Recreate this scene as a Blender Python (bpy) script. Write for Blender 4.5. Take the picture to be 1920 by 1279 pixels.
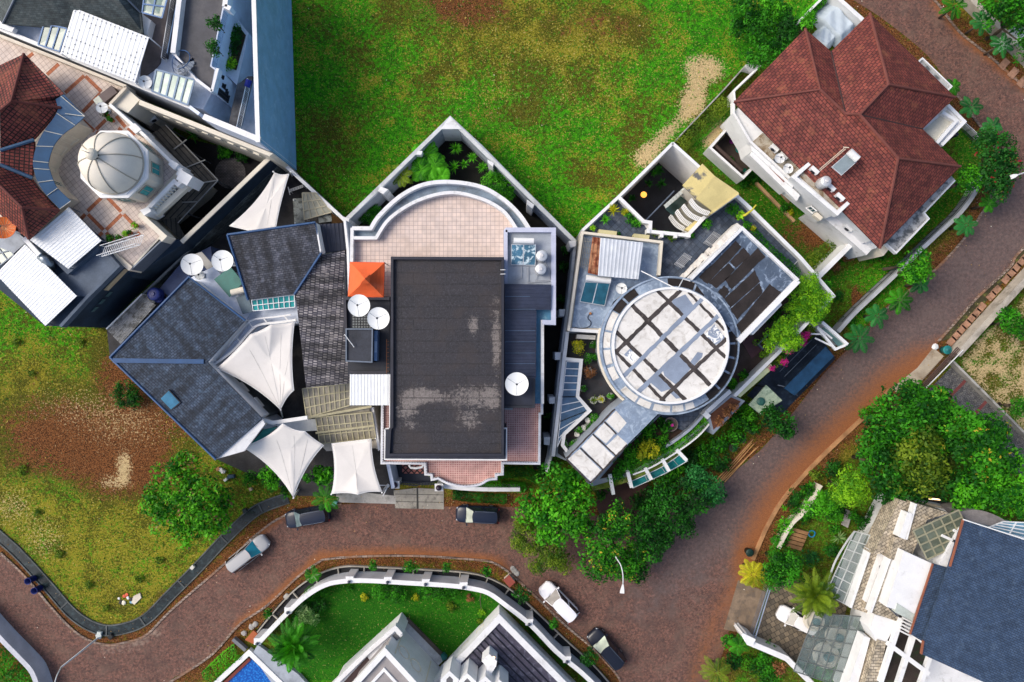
import bpy, bmesh, math, random
import numpy as np
from mathutils import Vector, Matrix, noise
R=math.radians
for o in list(bpy.data.objects): bpy.data.objects.remove(o)
sc=bpy.context.scene
C=sc.collection
# ---------------------------------------------------------------- camera, light, exposure
HC=71.0; F=1280.0
cam=bpy.data.cameras.new('camera'); cam.lens=24; cam.sensor_width=36; cam.clip_end=2000; cam.clip_start=1
co=bpy.data.objects.new('camera',cam); C.objects.link(co); co.location=(0,0,HC); sc.camera=co
SUN_EL=R(46); SUN_AZ=R(283)      # azimuth clockwise from +Y (north = top of the photo)
w=bpy.data.worlds.new('World'); sc.world=w; w.use_nodes=True
nt=w.node_tree; bg=nt.nodes['Background']; sky=nt.nodes.new('ShaderNodeTexSky'); sky.sky_type='NISHITA'
sky.sun_disc=False; sky.sun_elevation=SUN_EL; sky.sun_rotation=SUN_AZ; sky.air_density=1.0; sky.dust_density=4.0; sky.ozone_density=1.2
nt.links.new(sky.outputs[0],bg.inputs[0]); bg.inputs[1].default_value=0.15
sl=bpy.data.lights.new('sun','SUN'); sl.energy=1.75; sl.angle=R(30); sl.color=(1,.92,.80)
so=bpy.data.objects.new('sun',sl); C.objects.link(so); so.location=(-40,10,60)
d=Vector((math.sin(SUN_AZ)*math.cos(SUN_EL),math.cos(SUN_AZ)*math.cos(SUN_EL),math.sin(SUN_EL)))
so.rotation_euler=d.to_track_quat('Z','Y').to_euler()
sc.view_settings.view_transform='Standard'; sc.view_settings.look='None'; sc.view_settings.gamma=1; sc.view_settings.exposure=0.33
sc.render.engine='CYCLES'
# ---------------------------------------------------------------- helpers
def W(x,y,z=0.0):
    s=(HC-z)/F
    return Vector(((x-960)*s,(639.5-y)*s,z))
def PX(p,z=0.0): return [W(a[0],a[1],a[2] if len(a)>2 else z) for a in p]
def arc(cx,cy,rx,a0,a1,n=24,ry=None):
    ry=ry or rx
    return [(cx+rx*math.cos(R(a0+(a1-a0)*i/n)),cy+ry*math.sin(R(a0+(a1-a0)*i/n))) for i in range(n+1)]
def cr(p,n=6,closed=False):      # Catmull-Rom through the points
    p=[tuple(q) for q in p]; out=[]; m=len(p)
    rng=range(m if closed else m-1)
    for i in rng:
        if closed: a,b,c,d=p[i-1],p[i],p[(i+1)%m],p[(i+2)%m]
        else: a,b,c,d=p[max(i-1,0)],p[i],p[i+1],p[min(i+2,m-1)]
        for k in range(n):
            t=k/n
            out.append(tuple(.5*((2*b[j])+(-a[j]+c[j])*t+(2*a[j]-5*b[j]+4*c[j]-d[j])*t*t+(-a[j]+3*b[j]-3*c[j]+d[j])*t**3) for j in range(len(b))))
    if not closed: out.append(p[-1])
    return out
def area2(p): return sum(p[i].x*p[(i+1)%len(p)].y-p[(i+1)%len(p)].x*p[i].y for i in range(len(p)))
class MB:
    def __init__(s): s.v=[]; s.f=[]
    def poly(s,pts):
        i=len(s.v); s.v+=[tuple(p) for p in pts]; s.f.append(tuple(range(i,i+len(pts)))); return s
    def slab(s,pts,t=None,z0=None,bottom=True):
        """closed solid under a (possibly sloping) outline of 3-D points, t thick or down to z0"""
        pts=[Vector(p) for p in pts]
        if area2(pts)<0: pts=pts[::-1]
        bt=[Vector((p.x,p.y,(p.z-t) if t is not None else z0)) for p in pts]
        s.poly(pts)
        n=len(pts)
        for i in range(n):
            j=(i+1)%n; s.poly([pts[i],bt[i],bt[j],pts[j]])
        if bottom: s.poly(bt[::-1])
        return s
    def prism(s,px,z1,z0=0.0,bottom=True): return s.slab(PX(px,z1),z0=z0,bottom=bottom)
    def box(s,c,size,rz=0,rx=0,ry=0):
        m=Matrix.Translation(Vector(c))@Matrix.Rotation(rz,4,'Z')@Matrix.Rotation(rx,4,'X')@Matrix.Rotation(ry,4,'Y')
        x,y,z=[a/2 for a in size]
        P=[m@Vector(q) for q in ((-x,-y,-z),(x,-y,-z),(x,y,-z),(-x,y,-z),(-x,-y,z),(x,-y,z),(x,y,z),(-x,y,z))]
        for q in ((0,3,2,1),(4,5,6,7),(0,1,5,4),(1,2,6,5),(2,3,7,6),(3,0,4,7)): s.poly([P[i] for i in q])
        return s
    def tube(s,path,r,n=6,r2=None,cap=True):
        path=[Vector(p) for p in path]; m=len(path); base=len(s.v)
        for i,p in enumerate(path):
            d=(path[min(i+1,m-1)]-path[max(i-1,0)]).normalized()
            a=d.cross(Vector((0,0,1)));
            if a.length<.05: a=d.cross(Vector((1,0,0)))
            a.normalize(); b=d.cross(a)
            rr=r if r2 is None else r+(r2-r)*i/max(m-1,1)
            for k in range(n):
                t=2*math.pi*k/n; s.v.append(tuple(p+a*math.cos(t)*rr+b*math.sin(t)*rr))
        for i in range(m-1):
            for k in range(n):
                k2=(k+1)%n; s.f.append((base+i*n+k,base+i*n+k2,base+(i+1)*n+k2,base+(i+1)*n+k))
        if cap:
            s.f.append(tuple(base+k for k in range(n))[::-1]); s.f.append(tuple(base+(m-1)*n+k for k in range(n)))
        return s
    def lathe(s,prof,c,n=24,axis=None,sx=1,sy=1):
        c=Vector(c); base=len(s.v); q=axis if axis is not None else Matrix.Identity(3)
        for (r,z) in prof:
            for k in range(n):
                t=2*math.pi*k/n; s.v.append(tuple(c+q@Vector((r*math.cos(t)*sx,r*math.sin(t)*sy,z))))
        for i in range(len(prof)-1):
            for k in range(n):
                k2=(k+1)%n; s.f.append((base+i*n+k,base+i*n+k2,base+(i+1)*n+k2,base+(i+1)*n+k))
        return s
    def wall(s,path,w,z1,z0=0.0,closed=False,world=False,z1b=None):
        """wall of width w along a centre line given in pixels at height z1"""
        P=[Vector(p) for p in path] if world else PX(path,z1)
        P=[Vector((p.x,p.y)) for p in P]
        Q=[P[0]]
        for p in P[1:]:
            if (p-Q[-1]).length>1e-4: Q.append(p)
        P=Q; n=len(P); L=[];Rr=[]
        for i in range(n):
            if closed: a=P[i]-P[i-1]; b=P[(i+1)%n]-P[i]
            else: a=P[i]-P[i-1] if i else P[1]-P[0]; b=P[i+1]-P[i] if i<n-1 else P[i]-P[i-1]
            a=a.normalized(); b=b.normalized(); na=Vector((-a.y,a.x)); nb=Vector((-b.y,b.x))
            m=(na+nb); m=m/max(m.length,1e-6); k=(w/2)/max(m.dot(na),.35)
            L.append(P[i]+m*k); Rr.append(P[i]-m*k)
        zt=lambda i: z1 if z1b is None else z1+(z1b-z1)*i/(n-1)
        rng=range(n if closed else n-1)
        for i in rng:
            j=(i+1)%n
            l0,l1,r0,r1=L[i],L[j],Rr[i],Rr[j]; A=zt(i); B=zt(j)
            s.poly([(r0.x,r0.y,A),(r1.x,r1.y,B),(l1.x,l1.y,B),(l0.x,l0.y,A)])
            s.poly([(l0.x,l0.y,A),(l1.x,l1.y,B),(l1.x,l1.y,z0),(l0.x,l0.y,z0)])
            s.poly([(r1.x,r1.y,B),(r0.x,r0.y,A),(r0.x,r0.y,z0),(r1.x,r1.y,z0)])
            s.poly([(l0.x,l0.y,z0),(l1.x,l1.y,z0),(r1.x,r1.y,z0),(r0.x,r0.y,z0)])
        if not closed:
            for i in (0,n-1):
                l,r=L[i],Rr[i]; q=[(l.x,l.y,zt(i)),(l.x,l.y,z0),(r.x,r.y,z0),(r.x,r.y,zt(i))]
                s.poly(q if i==0 else q[::-1])
        return s
    def corr(s,q,period=.25,amp=.04,t=.0):
        """corrugated sheet over quad a,b,c,d (ribs run from edge ab to edge dc)"""
        a,b,c,d=[Vector(p) for p in q]; nrm=(b-a).cross(d-a).normalized()
        if nrm.z<0: nrm=-nrm
        n=max(2,int((b-a).length/period)); U=[]
        for i in range(n):
            for f,h in ((0,0),(.18,1),(.42,1),(.6,0)): U.append(((i+f)/n,h))
        U.append((1,0))
        pr=None
        for u,h in U:
            p0=a.lerp(b,u)+nrm*amp*h; p1=d.lerp(c,u)+nrm*amp*h
            if pr: s.poly([pr[0],p0,p1,pr[1]])
            pr=(p0,p1)
        s.slab([p-nrm*.012 for p in (a,b,c,d)],t=.05)
        return s
    def bar(s,a,b,w,h):
        a=Vector(a);b=Vector(b);d=(b-a); c=(a+b)/2
        rz=math.atan2(d.y,d.x); pitch=-math.asin(max(-1,min(1,d.z/max(d.length,1e-6))))
        m=Matrix.Translation(c)@Matrix.Rotation(rz,4,'Z')@Matrix.Rotation(pitch,4,'Y')
        x,y,z=d.length/2,w/2,h/2
        P=[m@Vector(q) for q in ((-x,-y,-z),(x,-y,-z),(x,y,-z),(-x,y,-z),(-x,-y,z),(x,-y,z),(x,y,z),(-x,y,z))]
        for q in ((0,3,2,1),(4,5,6,7),(0,1,5,4),(1,2,6,5),(2,3,7,6),(3,0,4,7)): s.poly([P[i] for i in q])
        return s
    def build(s,name,mat,parent=None,smooth=False,ang=0,at=None):
        v=np.array(s.v,dtype=float)
        if parent is not None:
            r=parent
            off=Vector((0,0,0))
            while r is not None: off=off+Vector(r.location); r=r.parent
        elif at is not None: off=Vector(at)
        else: off=Vector(((v[:,0].min()+v[:,0].max())/2,(v[:,1].min()+v[:,1].max())/2,v[:,2].min()))
        me=bpy.data.meshes.new(name); me.from_pydata((v-np.array(off)).tolist(),[],s.f)
        uv=me.uv_layers.new(name='UVMap'); ca,sa=math.cos(R(ang)),math.sin(R(ang))
        me.update()
        n=np.empty(len(me.polygons)*3); me.polygons.foreach_get('normal',n); n=n.reshape(-1,3)
        lt=np.empty(len(me.polygons),dtype=int); me.polygons.foreach_get('loop_total',lt)
        N=np.repeat(n,lt,axis=0)
        li=np.empty(len(me.loops),dtype=int); me.loops.foreach_get('vertex_index',li)
        P=v[li]
        u=np.stack([-N[:,1],N[:,0],0*N[:,0]],1); ln=np.linalg.norm(u,axis=1)
        flat=ln<.03; u[~flat]/=ln[~flat][:,None]; u[flat]=(ca,sa,0)
        vv=np.cross(N,u); flip=flat&(N[:,2]<0); vv[flip]*=-1
        me.uv_layers[0].data.foreach_set('uv',np.stack([(P*u).sum(1),(P*vv).sum(1)],1).ravel())
        if mat is not None: me.materials.append(mat)
        if smooth: me.shade_smooth()
        o=bpy.data.objects.new(name,me); C.objects.link(o)
        if parent is not None: o.parent=parent
        else: o.location=off
        return o
def tag(o,label=None,cat=None,group=None,kind=None):
    if label: o['label']=label
    if cat: o['category']=cat
    if group: o['group']=group
    if kind: o['kind']=kind
    return o
def thing(name,label,cat,loc=(0,0,0),group=None,rz=0):
    o=bpy.data.objects.new(name,None); C.objects.link(o); o.location=loc; o.rotation_euler=(0,0,rz); o.empty_display_size=.3
    return tag(o,label,cat,group)
def copy_tree(o,parent=None):
    c=o.copy(); C.objects.link(c)
    if parent is not None: c.parent=parent
    for ch in list(o.children): copy_tree(ch,c)
    return c
def struct(name,mb,mat,ang=0,label=None): return tag(mb.build(name,mat,ang=ang),label,None,None,'structure')
# ---------------------------------------------------------------- materials
def newmat(name):
    m=bpy.data.materials.new(name); m.use_nodes=True; t=m.node_tree; t.nodes.clear()
    o=t.nodes.new('ShaderNodeOutputMaterial'); b=t.nodes.new('ShaderNodeBsdfPrincipled'); t.links.new(b.outputs[0],o.inputs[0])
    return m,t,b
def nd(t,k,**a):
    n=t.nodes.new(k)
    for i,v in a.items(): setattr(n,i,v)
    return n
def inp(t,n,i,v):
    if hasattr(v,'is_output') : t.links.new(v,n.inputs[i])
    else:
        if isinstance(v,(tuple,list)) and len(v)==3 and n.inputs[i].type=='RGBA': v=(*v,1)
        n.inputs[i].default_value=v
def mixc(t,f,a,b,mode='MIX'):
    n=nd(t,'ShaderNodeMix',data_type='RGBA',blend_type=mode); inp(t,n,0,f); inp(t,n,6,a); inp(t,n,7,b); return n.outputs[2]
def math_(t,op,a,b=0.,c=0.):
    n=nd(t,'ShaderNodeMath',operation=op); inp(t,n,0,a); inp(t,n,1,b); inp(t,n,2,c); return n.outputs[0]
def ramp(t,f,lo,hi):      # smooth 0..1 between lo and hi
    n=nd(t,'ShaderNodeMapRange',interpolation_type='SMOOTHSTEP'); inp(t,n,0,f); n.inputs[1].default_value=lo; n.inputs[2].default_value=hi; return n.outputs[0]
def pos(t): return nd(t,'ShaderNodeNewGeometry').outputs['Position']
def noi(t,vec,scale,detail=3,rough=.55,dist=0.):
    n=nd(t,'ShaderNodeTexNoise'); inp(t,n,'Vector',vec); n.inputs['Scale'].default_value=scale; n.inputs['Detail'].default_value=detail; n.inputs['Roughness'].default_value=rough; n.inputs['Distortion'].default_value=dist
    return n.outputs[0]
def bump(t,b,h,s,d=.02):
    n=nd(t,'ShaderNodeBump'); n.inputs['Strength'].default_value=s; n.inputs['Distance'].default_value=d; inp(t,n,'Height',h); t.links.new(n.outputs[0],b.inputs['Normal'])
def attr(t,name): return nd(t,'ShaderNodeAttribute',attribute_name=name)
def sc3(c,k): return tuple(min(1,x*k) for x in c[:3])
MATS={}
def M(name,col,rough=.75,var=.13,scale=.8,fine=9.,metal=0,dirt=None,dlo=.5,dhi=.75,dscale=.5,bmp=.15,spec=.4,dist=0.):
    if name in MATS: return MATS[name]
    m,t,b=newmat(name); p=pos(t)
    f=noi(t,p,scale,4); g=noi(t,p,fine,3)
    c=mixc(t,ramp(t,f,.3,.7),sc3(col,1-var),sc3(col,1+var))
    c=mixc(t,ramp(t,g,.3,.75),sc3((1,1,1),1-var*.8),(1,1,1)) if False else mixc(t,1.0,c,mixc(t,ramp(t,g,.3,.7),(1-var*.9,)*3,(1,1,1)),'MULTIPLY')
    if dirt:
        c=mixc(t,ramp(t,noi(t,p,dscale,6,.65,dist),dlo,dhi),c,dirt)
    inp(t,b,'Base Color',c); b.inputs['Roughness'].default_value=rough; b.inputs['Metallic'].default_value=metal; b.inputs['Specular IOR Level'].default_value=spec
    if bmp: bump(t,b,g,bmp,.03)
    MATS[name]=m; return m
def MT(name,c1,c2,mortar,bw=.3,rh=.15,ms=.012,rough=.7,offset=.5,bias=0.,var=.2,bmp=.5,dirt=None,dlo=.5,dhi=.8,dscale=.4,spec=.35,herr=False,sq=1.0,streak=0.):
    if name in MATS: return MATS[name]
    m,t,b=newmat(name); uv=nd(t,'ShaderNodeUVMap').outputs[0]; p=pos(t)
    br=nd(t,'ShaderNodeTexBrick',offset=offset,squash=sq); inp(t,br,'Vector',uv); inp(t,br,'Color1',c1); inp(t,br,'Color2',c2); inp(t,br,'Mortar',mortar)
    br.inputs['Scale'].default_value=1; br.inputs['Mortar Size'].default_value=ms; br.inputs['Mortar Smooth'].default_value=.1; br.inputs['Bias'].default_value=bias
    br.inputs['Brick Width'].default_value=bw; br.inputs['Row Height'].default_value=rh
    c=mixc(t,1.0,br.outputs[0],mixc(t,ramp(t,noi(t,p,1.3,5,.6),.3,.7),(1-var,)*3,(1+var,)*3),'MULTIPLY')
    if dirt: c=mixc(t,ramp(t,noi(t,p,dscale,6,.65),dlo,dhi),c,dirt)
    if streak:
        mp=nd(t,'ShaderNodeMapping'); inp(t,mp,0,uv); mp.inputs['Scale'].default_value=(1.25,.16,1)
        c=mixc(t,1.0,c,mixc(t,ramp(t,noi(t,mp.outputs[0],1.0,4,.6,.5),.36,.64),(1-streak*.45,)*3,(1+streak*1.6,1+streak*1.5,1+streak*1.4)),'MULTIPLY')
    inp(t,b,'Base Color',c); b.inputs['Roughness'].default_value=rough; b.inputs['Specular IOR Level'].default_value=spec
    h=math_(t,'ADD',math_(t,'MULTIPLY',br.outputs[1],-1.),math_(t,'MULTIPLY',noi(t,p,14,3),.4))
    bump(t,b,h,bmp,.03)
    MATS[name]=m; return m
def GLASS(name,col=(.03,.08,.09),rough=.08,alpha=1.):
    if name in MATS: return MATS[name]
    m,t,b=newmat(name); p=pos(t)
    inp(t,b,'Base Color',mixc(t,ramp(t,noi(t,p,1.2,4),.3,.75),col,sc3(col,1.7))); b.inputs['Roughness'].default_value=rough; b.inputs['Specular IOR Level'].default_value=.6; b.inputs['Alpha'].default_value=alpha
    MATS[name]=m; return m
def LEAF(name,a,b_,hue=None,tr=.35):
    if name in MATS: return MATS[name]
    m,t,b=newmat(name); at=attr(t,'rnd').outputs['Fac']
    c=mixc(t,at,a,b_)
    if hue: c=mixc(t,ramp(t,at,.86,.97),c,hue)
    inp(t,b,'Base Color',c); b.inputs['Roughness'].default_value=.6; b.inputs['Specular IOR Level'].default_value=.25
    tl=nd(t,'ShaderNodeBsdfTranslucent'); inp(t,tl,'Color',mixc(t,1.0,c,(1.3,1.4,.6),'MULTIPLY'))
    mx=nd(t,'ShaderNodeMixShader'); mx.inputs[0].default_value=tr; t.links.new(b.outputs[0],mx.inputs[1]); t.links.new(tl.outputs[0],mx.inputs[2])
    t.links.new(mx.outputs[0],t.nodes['Material Output'].inputs[0])
    MATS[name]=m; return m
white=M('white_paint',(.70,.71,.73),.6,.05,dirt=(.34,.34,.33),dlo=.5,dhi=.85,dscale=.9,dist=1.)
whitec=M('white_clean',(.74,.75,.76),.5,.05,bmp=.05,dirt=(.45,.45,.44),dlo=.55,dhi=.85,dscale=1.1)
wblue=M('pale_blue_render',(.60,.66,.78),.7,.08,dirt=(.36,.42,.52),dlo=.5,dhi=.8)
beige=M('cream_paint',(.64,.57,.47),.65,.08,dirt=(.36,.31,.26),dlo=.55,dhi=.85)
cream=M('pale_cream',(.68,.63,.53),.55,.05,dirt=(.45,.41,.36),dlo=.6,dhi=.85)
navyw=M('navy_render',(.014,.034,.066),.75,.25)
bluew=M('blue_render',(.19,.40,.66),.7,.10,dirt=(.27,.48,.72),dlo=.5,dhi=.72,dscale=1.4,dist=1.)
conc=M('concrete',(.36,.35,.33),.85,.15,dirt=(.10,.10,.09),dlo=.5,dhi=.75,dscale=.9)
concd=M('dark_concrete',(.14,.14,.15),.85,.2,dirt=(.05,.05,.055),dlo=.45,dhi=.7)
greyp=M('grey_paint',(.34,.38,.44),.7,.1,dirt=(.18,.2,.23),dlo=.5,dhi=.8)
greyb=M('blue_grey_screed',(.24,.30,.40),.75,.14,dirt=(.12,.15,.2),dlo=.45,dhi=.75)
dark=M('dark_trim',(.018,.022,.034),.6,.2)
black=M('black_void',(.008,.009,.012),.8,.2)
metal=M('steel',(.55,.57,.6),.35,.08,metal=.7)
wmetal=M('white_metal_sheet',(.74,.77,.80),.45,.05,dirt=(.62,.66,.72),dlo=.5,dhi=.8)
gmetal=M('grey_metal',(.12,.15,.2),.5,.1,metal=.3)
navytrim=M('blue_trim',(.018,.075,.20),.5,.15)
sailm=M('sail_cloth',(.68,.655,.63),.75,.03,dirt=(.55,.53,.5),dlo=.55,dhi=.9)
soil=M('soil',(.055,.032,.02),.95,.35)
terra=M('terracotta',(.36,.12,.05),.8,.15)
teal=M('teal_panel',(.012,.15,.13),.4,.2)
glassb=GLASS('window_glass'); glassg=GLASS('green_glass',(.10,.16,.145),.15); glasst=GLASS('teal_glass',(.02,.22,.22),.15)
roofgl=GLASS('roof_glass',(.13,.18,.18),.06,.32)
ORD='first second third fourth fifth sixth seventh eighth ninth tenth eleventh twelfth thirteenth fourteenth fifteenth sixteenth seventeenth'.split()
wood=M('wood',(.30,.16,.07),.8,.25)
# ---------------------------------------------------------------- vegetation
def leafobj(name,V,Fc,rnd,mat,parent=None,at=None):
    """V: (n,4,3) leaf quads in world space"""
    n=len(V); v=V.reshape(-1,3)
    if parent is not None:
        off=np.zeros(3); r=parent
        while r is not None: off=off+np.array(r.location); r=r.parent
    elif at is not None: off=np.array(at)
    else: off=np.array(((v[:,0].min()+v[:,0].max())/2,(v[:,1].min()+v[:,1].max())/2,v[:,2].min()))
    me=bpy.data.meshes.new(name); me.vertices.add(n*4); me.loops.add(n*4); me.polygons.add(n)
    me.vertices.foreach_set('co',(v-off).ravel()); me.loops.foreach_set('vertex_index',np.arange(n*4))
    me.polygons.foreach_set('loop_start',np.arange(0,n*4,4)); 
    me.update(calc_edges=True); me.validate()
    a=me.attributes.new('rnd','FLOAT','FACE'); a.data.foreach_set('value',np.clip(rnd,0,1).astype(np.float32))
    me.materials.append(mat)
    o=bpy.data.objects.new(name,me); C.objects.link(o)
    if parent is not None: o.parent=parent
    else: o.location=off
    return o
def unit(a): return a/np.maximum(np.linalg.norm(a,axis=-1,keepdims=True),1e-9)
def leaves(g,P,Nn,S,asp=.5):
    n=len(P); t=g.normal(size=(n,3)); t=unit(t-(t*Nn).sum(1)[:,None]*Nn); b=np.cross(Nn,t); S=S[:,None]
    return np.stack([P-t*S*.5,P+b*S*asp*.5,P+t*S*.5,P-b*S*asp*.5],1)
def crown(g,lobes,leaf=.26,dens=1.0,clump=.8,asp=.55,flat=.7,up=.55):
    """lobes: (x,y,z,rx,ry,rz) ellipsoids; leaf clumps over the upper surface and inside"""
    V=[];Q=[]
    for (x,y,z,rx,ry,rz) in lobes:
        nc=max(5,int(5.6*(rx*ry)/(clump*clump)))
        d=unit(g.normal(size=(nc,3))); d[:,2]=np.where(d[:,2]<-.25,-d[:,2],d[:,2])
        rad=g.uniform(.35,1.12,size=(nc,1))**.7
        cc=np.array([x,y,z])+d*rad*np.array([rx-clump*.4,ry-clump*.4,rz-clump*.25])
        cr_=clump*g.uniform(.4,1.3,nc); cq=g.choice([-.1,.1,.35,.6,.85],nc)+g.uniform(-.1,.1,nc)
        per=int(dens*5.2*(clump/leaf)**2)
        for i in range(nc):
            m=max(8,int(per*(cr_[i]/clump)**2)); e=unit(g.normal(size=(m,3))); e[:,2]=np.abs(e[:,2])*g.choice([1,1,1,-1],m)
            p=cc[i]+e*cr_[i]*g.uniform(.55,1.08,(m,1))*np.array([1,1,flat])
            nn=unit(e*.9+np.array([0,0,up*.7])+g.normal(size=(m,3))*.4)
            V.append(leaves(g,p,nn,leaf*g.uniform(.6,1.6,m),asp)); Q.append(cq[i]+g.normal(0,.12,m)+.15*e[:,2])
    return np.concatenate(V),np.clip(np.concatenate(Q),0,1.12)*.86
bark=M('bark',(.10,.075,.05),.95,.3)
L_={'bright':LEAF('leaf_bright',(.006,.11,.004),(.14,.58,.014)),
 'mid':LEAF('leaf_mid',(.004,.065,.004),(.065,.38,.010)),
 'dark':LEAF('leaf_dark',(.003,.034,.005),(.03,.22,.012)),
 'lime':LEAF('leaf_lime',(.07,.26,.008),(.36,.68,.02)),
 'yellow':LEAF('leaf_yellow',(.20,.27,.01),(.68,.62,.02)),
 'olive':LEAF('leaf_olive',(.03,.10,.006),(.24,.34,.02)),
 'rust':LEAF('leaf_rust',(.16,.07,.03),(.45,.20,.08)),
 'flower':LEAF('leaf_with_flowers',(.005,.06,.008),(.04,.22,.02),(.35,.01,.03)),
 'pink':LEAF('leaf_bougainvillea',(.45,.01,.20),(.75,.03,.35),(.7,.25,.05)),
 'pinkish':LEAF('leaf_green_pink_tips',(.006,.10,.004),(.15,.56,.012),(.30,.13,.09)),
 'yt':LEAF('leaf_green_yellow_tips',(.004,.07,.004),(.075,.40,.010),(.5,.38,.03)),
 'pale':LEAF('leaf_variegated',(.10,.26,.06),(.40,.55,.25)),
 'teal':LEAF('leaf_bluegreen',(.008,.08,.018),(.045,.30,.06))}
def seed(*a): return np.random.default_rng(abs(int(sum(x*(i+7.13)*131 for i,x in enumerate(a))))%(2**31))
def tree(name,label,cat,lobes,leaf='mid',ls=.27,clump=.8,dens=1.,group=None,kind=None,th=.18,base=0.,flat=.7,z0=0.):
    """lobes: (px,py,z,r metres[,rz metres])"""
    g=seed(lobes[0][0],lobes[0][1]); LB=[]
    for l in lobes:
        p=W(l[0],l[1],l[2]); rz=l[4] if len(l)>4 else l[3]*.62
        LB.append((p.x,p.y,p.z,l[3],l[3],rz))
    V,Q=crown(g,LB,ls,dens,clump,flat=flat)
    zmin=z0+.05; V[:,:,2]=np.maximum(V[:,:,2],zmin+V[:,:,2]*.01)
    mx=np.mean([[a[0],a[1]] for a in LB],axis=0)
    t=thing(name,label,cat,(mx[0],mx[1],z0),group)
    if kind: t['kind']=kind
    b=MB(); top=max(LB,key=lambda a:a[2]+a[5]); tz=z0+(top[2]-z0)*.55
    if tz-z0>.4:
        b.tube([(mx[0],mx[1],z0),(mx[0]+.1,mx[1]-.05,z0+(tz-z0)*.5),(mx[0],mx[1],tz)],th*1.25,8,th*.8)
        for a in LB:
            n=3 if len(LB)<4 else 1
            for k in range(n):
                an=g.uniform(0,6.28); r=a[3]*.5 if n>1 else .01
                e=(a[0]+math.cos(an)*r,a[1]+math.sin(an)*r,a[2]+a[5]*.2)
                m=((mx[0]+e[0])/2,(mx[1]+e[1])/2,tz*.45+e[2]*.5)
                b.tube([(mx[0],mx[1],tz-.15),m,e],th*.6,6,th*.2)
        b.build('trunk' if tz-z0>1.2 else 'stem',bark,t,True)
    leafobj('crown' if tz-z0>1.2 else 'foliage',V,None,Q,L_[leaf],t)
    return t
def shrub(label,px,py,r,z=0.,leaf='mid',h=None,ls=.16,group='garden shrubs',name='shrub',cat='shrub',clump=None,dens=1.):
    h=h or r*.9
    return tree(name,label,cat,[(px,py,z+h*.5,r,h*.55)],leaf,ls,clump or max(.22,r*.42),dens,group,th=.04,z0=z)
def hedge(label,path,wd,h,z=0.,leaf='mid',ls=.16,name='hedge',cat='hedge',group=None,dens=1.):
    pts=[W(a[0],a[1],z+h) for a in path]; g=seed(path[0][0],path[0][1],3)
    V=[];Q=[]
    for a,b in zip(pts[:-1],pts[1:]):
        L=(b-a).length; n=int(L*wd*170*dens*(.16/ls)**2)+int(L*h*120*dens*(.16/ls)**2); d=(b-a).normalized(); s=Vector((-d.y,d.x,0))
        u=g.uniform(0,L,n); k=g.uniform(-.5,.5,n)*wd; zz=z+h*(1-.9*(np.abs(k)*2/wd)**5*g.uniform(0,1,n))-g.uniform(0,.18,n)*h
        bumpy=np.sin(u*2.3+k*3)*.06+np.sin(u*5.1)*.04
        side=g.uniform(size=n)<.35; k=np.where(side,np.sign(k)*wd*.5*g.uniform(.9,1.08,n),k); zz=np.where(side,z+g.uniform(0,1,n)*h,zz+bumpy)
        p=np.stack([a.x+d.x*u+s.x*k,a.y+d.y*u+s.y*k,zz],1)
        nn=unit(np.stack([s.x*k/wd*2,s.y*k/wd*2,np.full(n,.9)],1)+g.normal(size=(n,3))*.4)
        V.append(leaves(g,p,nn,ls*g.uniform(.7,1.3,n),.55)); Q.append(.5+.25*np.sin(u*1.7+g.uniform(0,6))+g.normal(0,.18,n))
    return tag(leafobj(name,np.concatenate(V),None,np.concatenate(Q),L_[leaf]),label,cat,group)
def blades(g,c,n,L,w_,droop=.35,e0=15,e1=75,seg=4,jit=.2):
    """strap leaves springing from one point: (k,4,3) quads"""
    V=[]
    for i in range(n):
        a=6.2832*i/n*2.39996*1.0+g.uniform(-jit,jit) if n>14 else 6.2832*i/n+g.uniform(-jit,jit)
        el=R(g.uniform(e0,e1)); l=L*g.uniform(.75,1.1); dx,dy=math.cos(a),math.sin(a); sx,sy=-dy,dx
        pr=None
        for k in range(seg+1):
            t=k/seg; hr=l*t*math.cos(el)*(1-.1*t); z=l*(math.sin(el)*t-droop*t*t); ww=w_*(.6+.9*t*(1-t)*2)*(1-t**3*.95)/1.0
            p=np.array([c[0]+dx*hr,c[1]+dy*hr,c[2]+z]); s=np.array([sx*ww*.5,sy*ww*.5,0])
            if pr is not None: V.append([pr[0]-pr[1],p-s,p+s,pr[0]+pr[1]])
            pr=(p,s)
    return V
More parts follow.
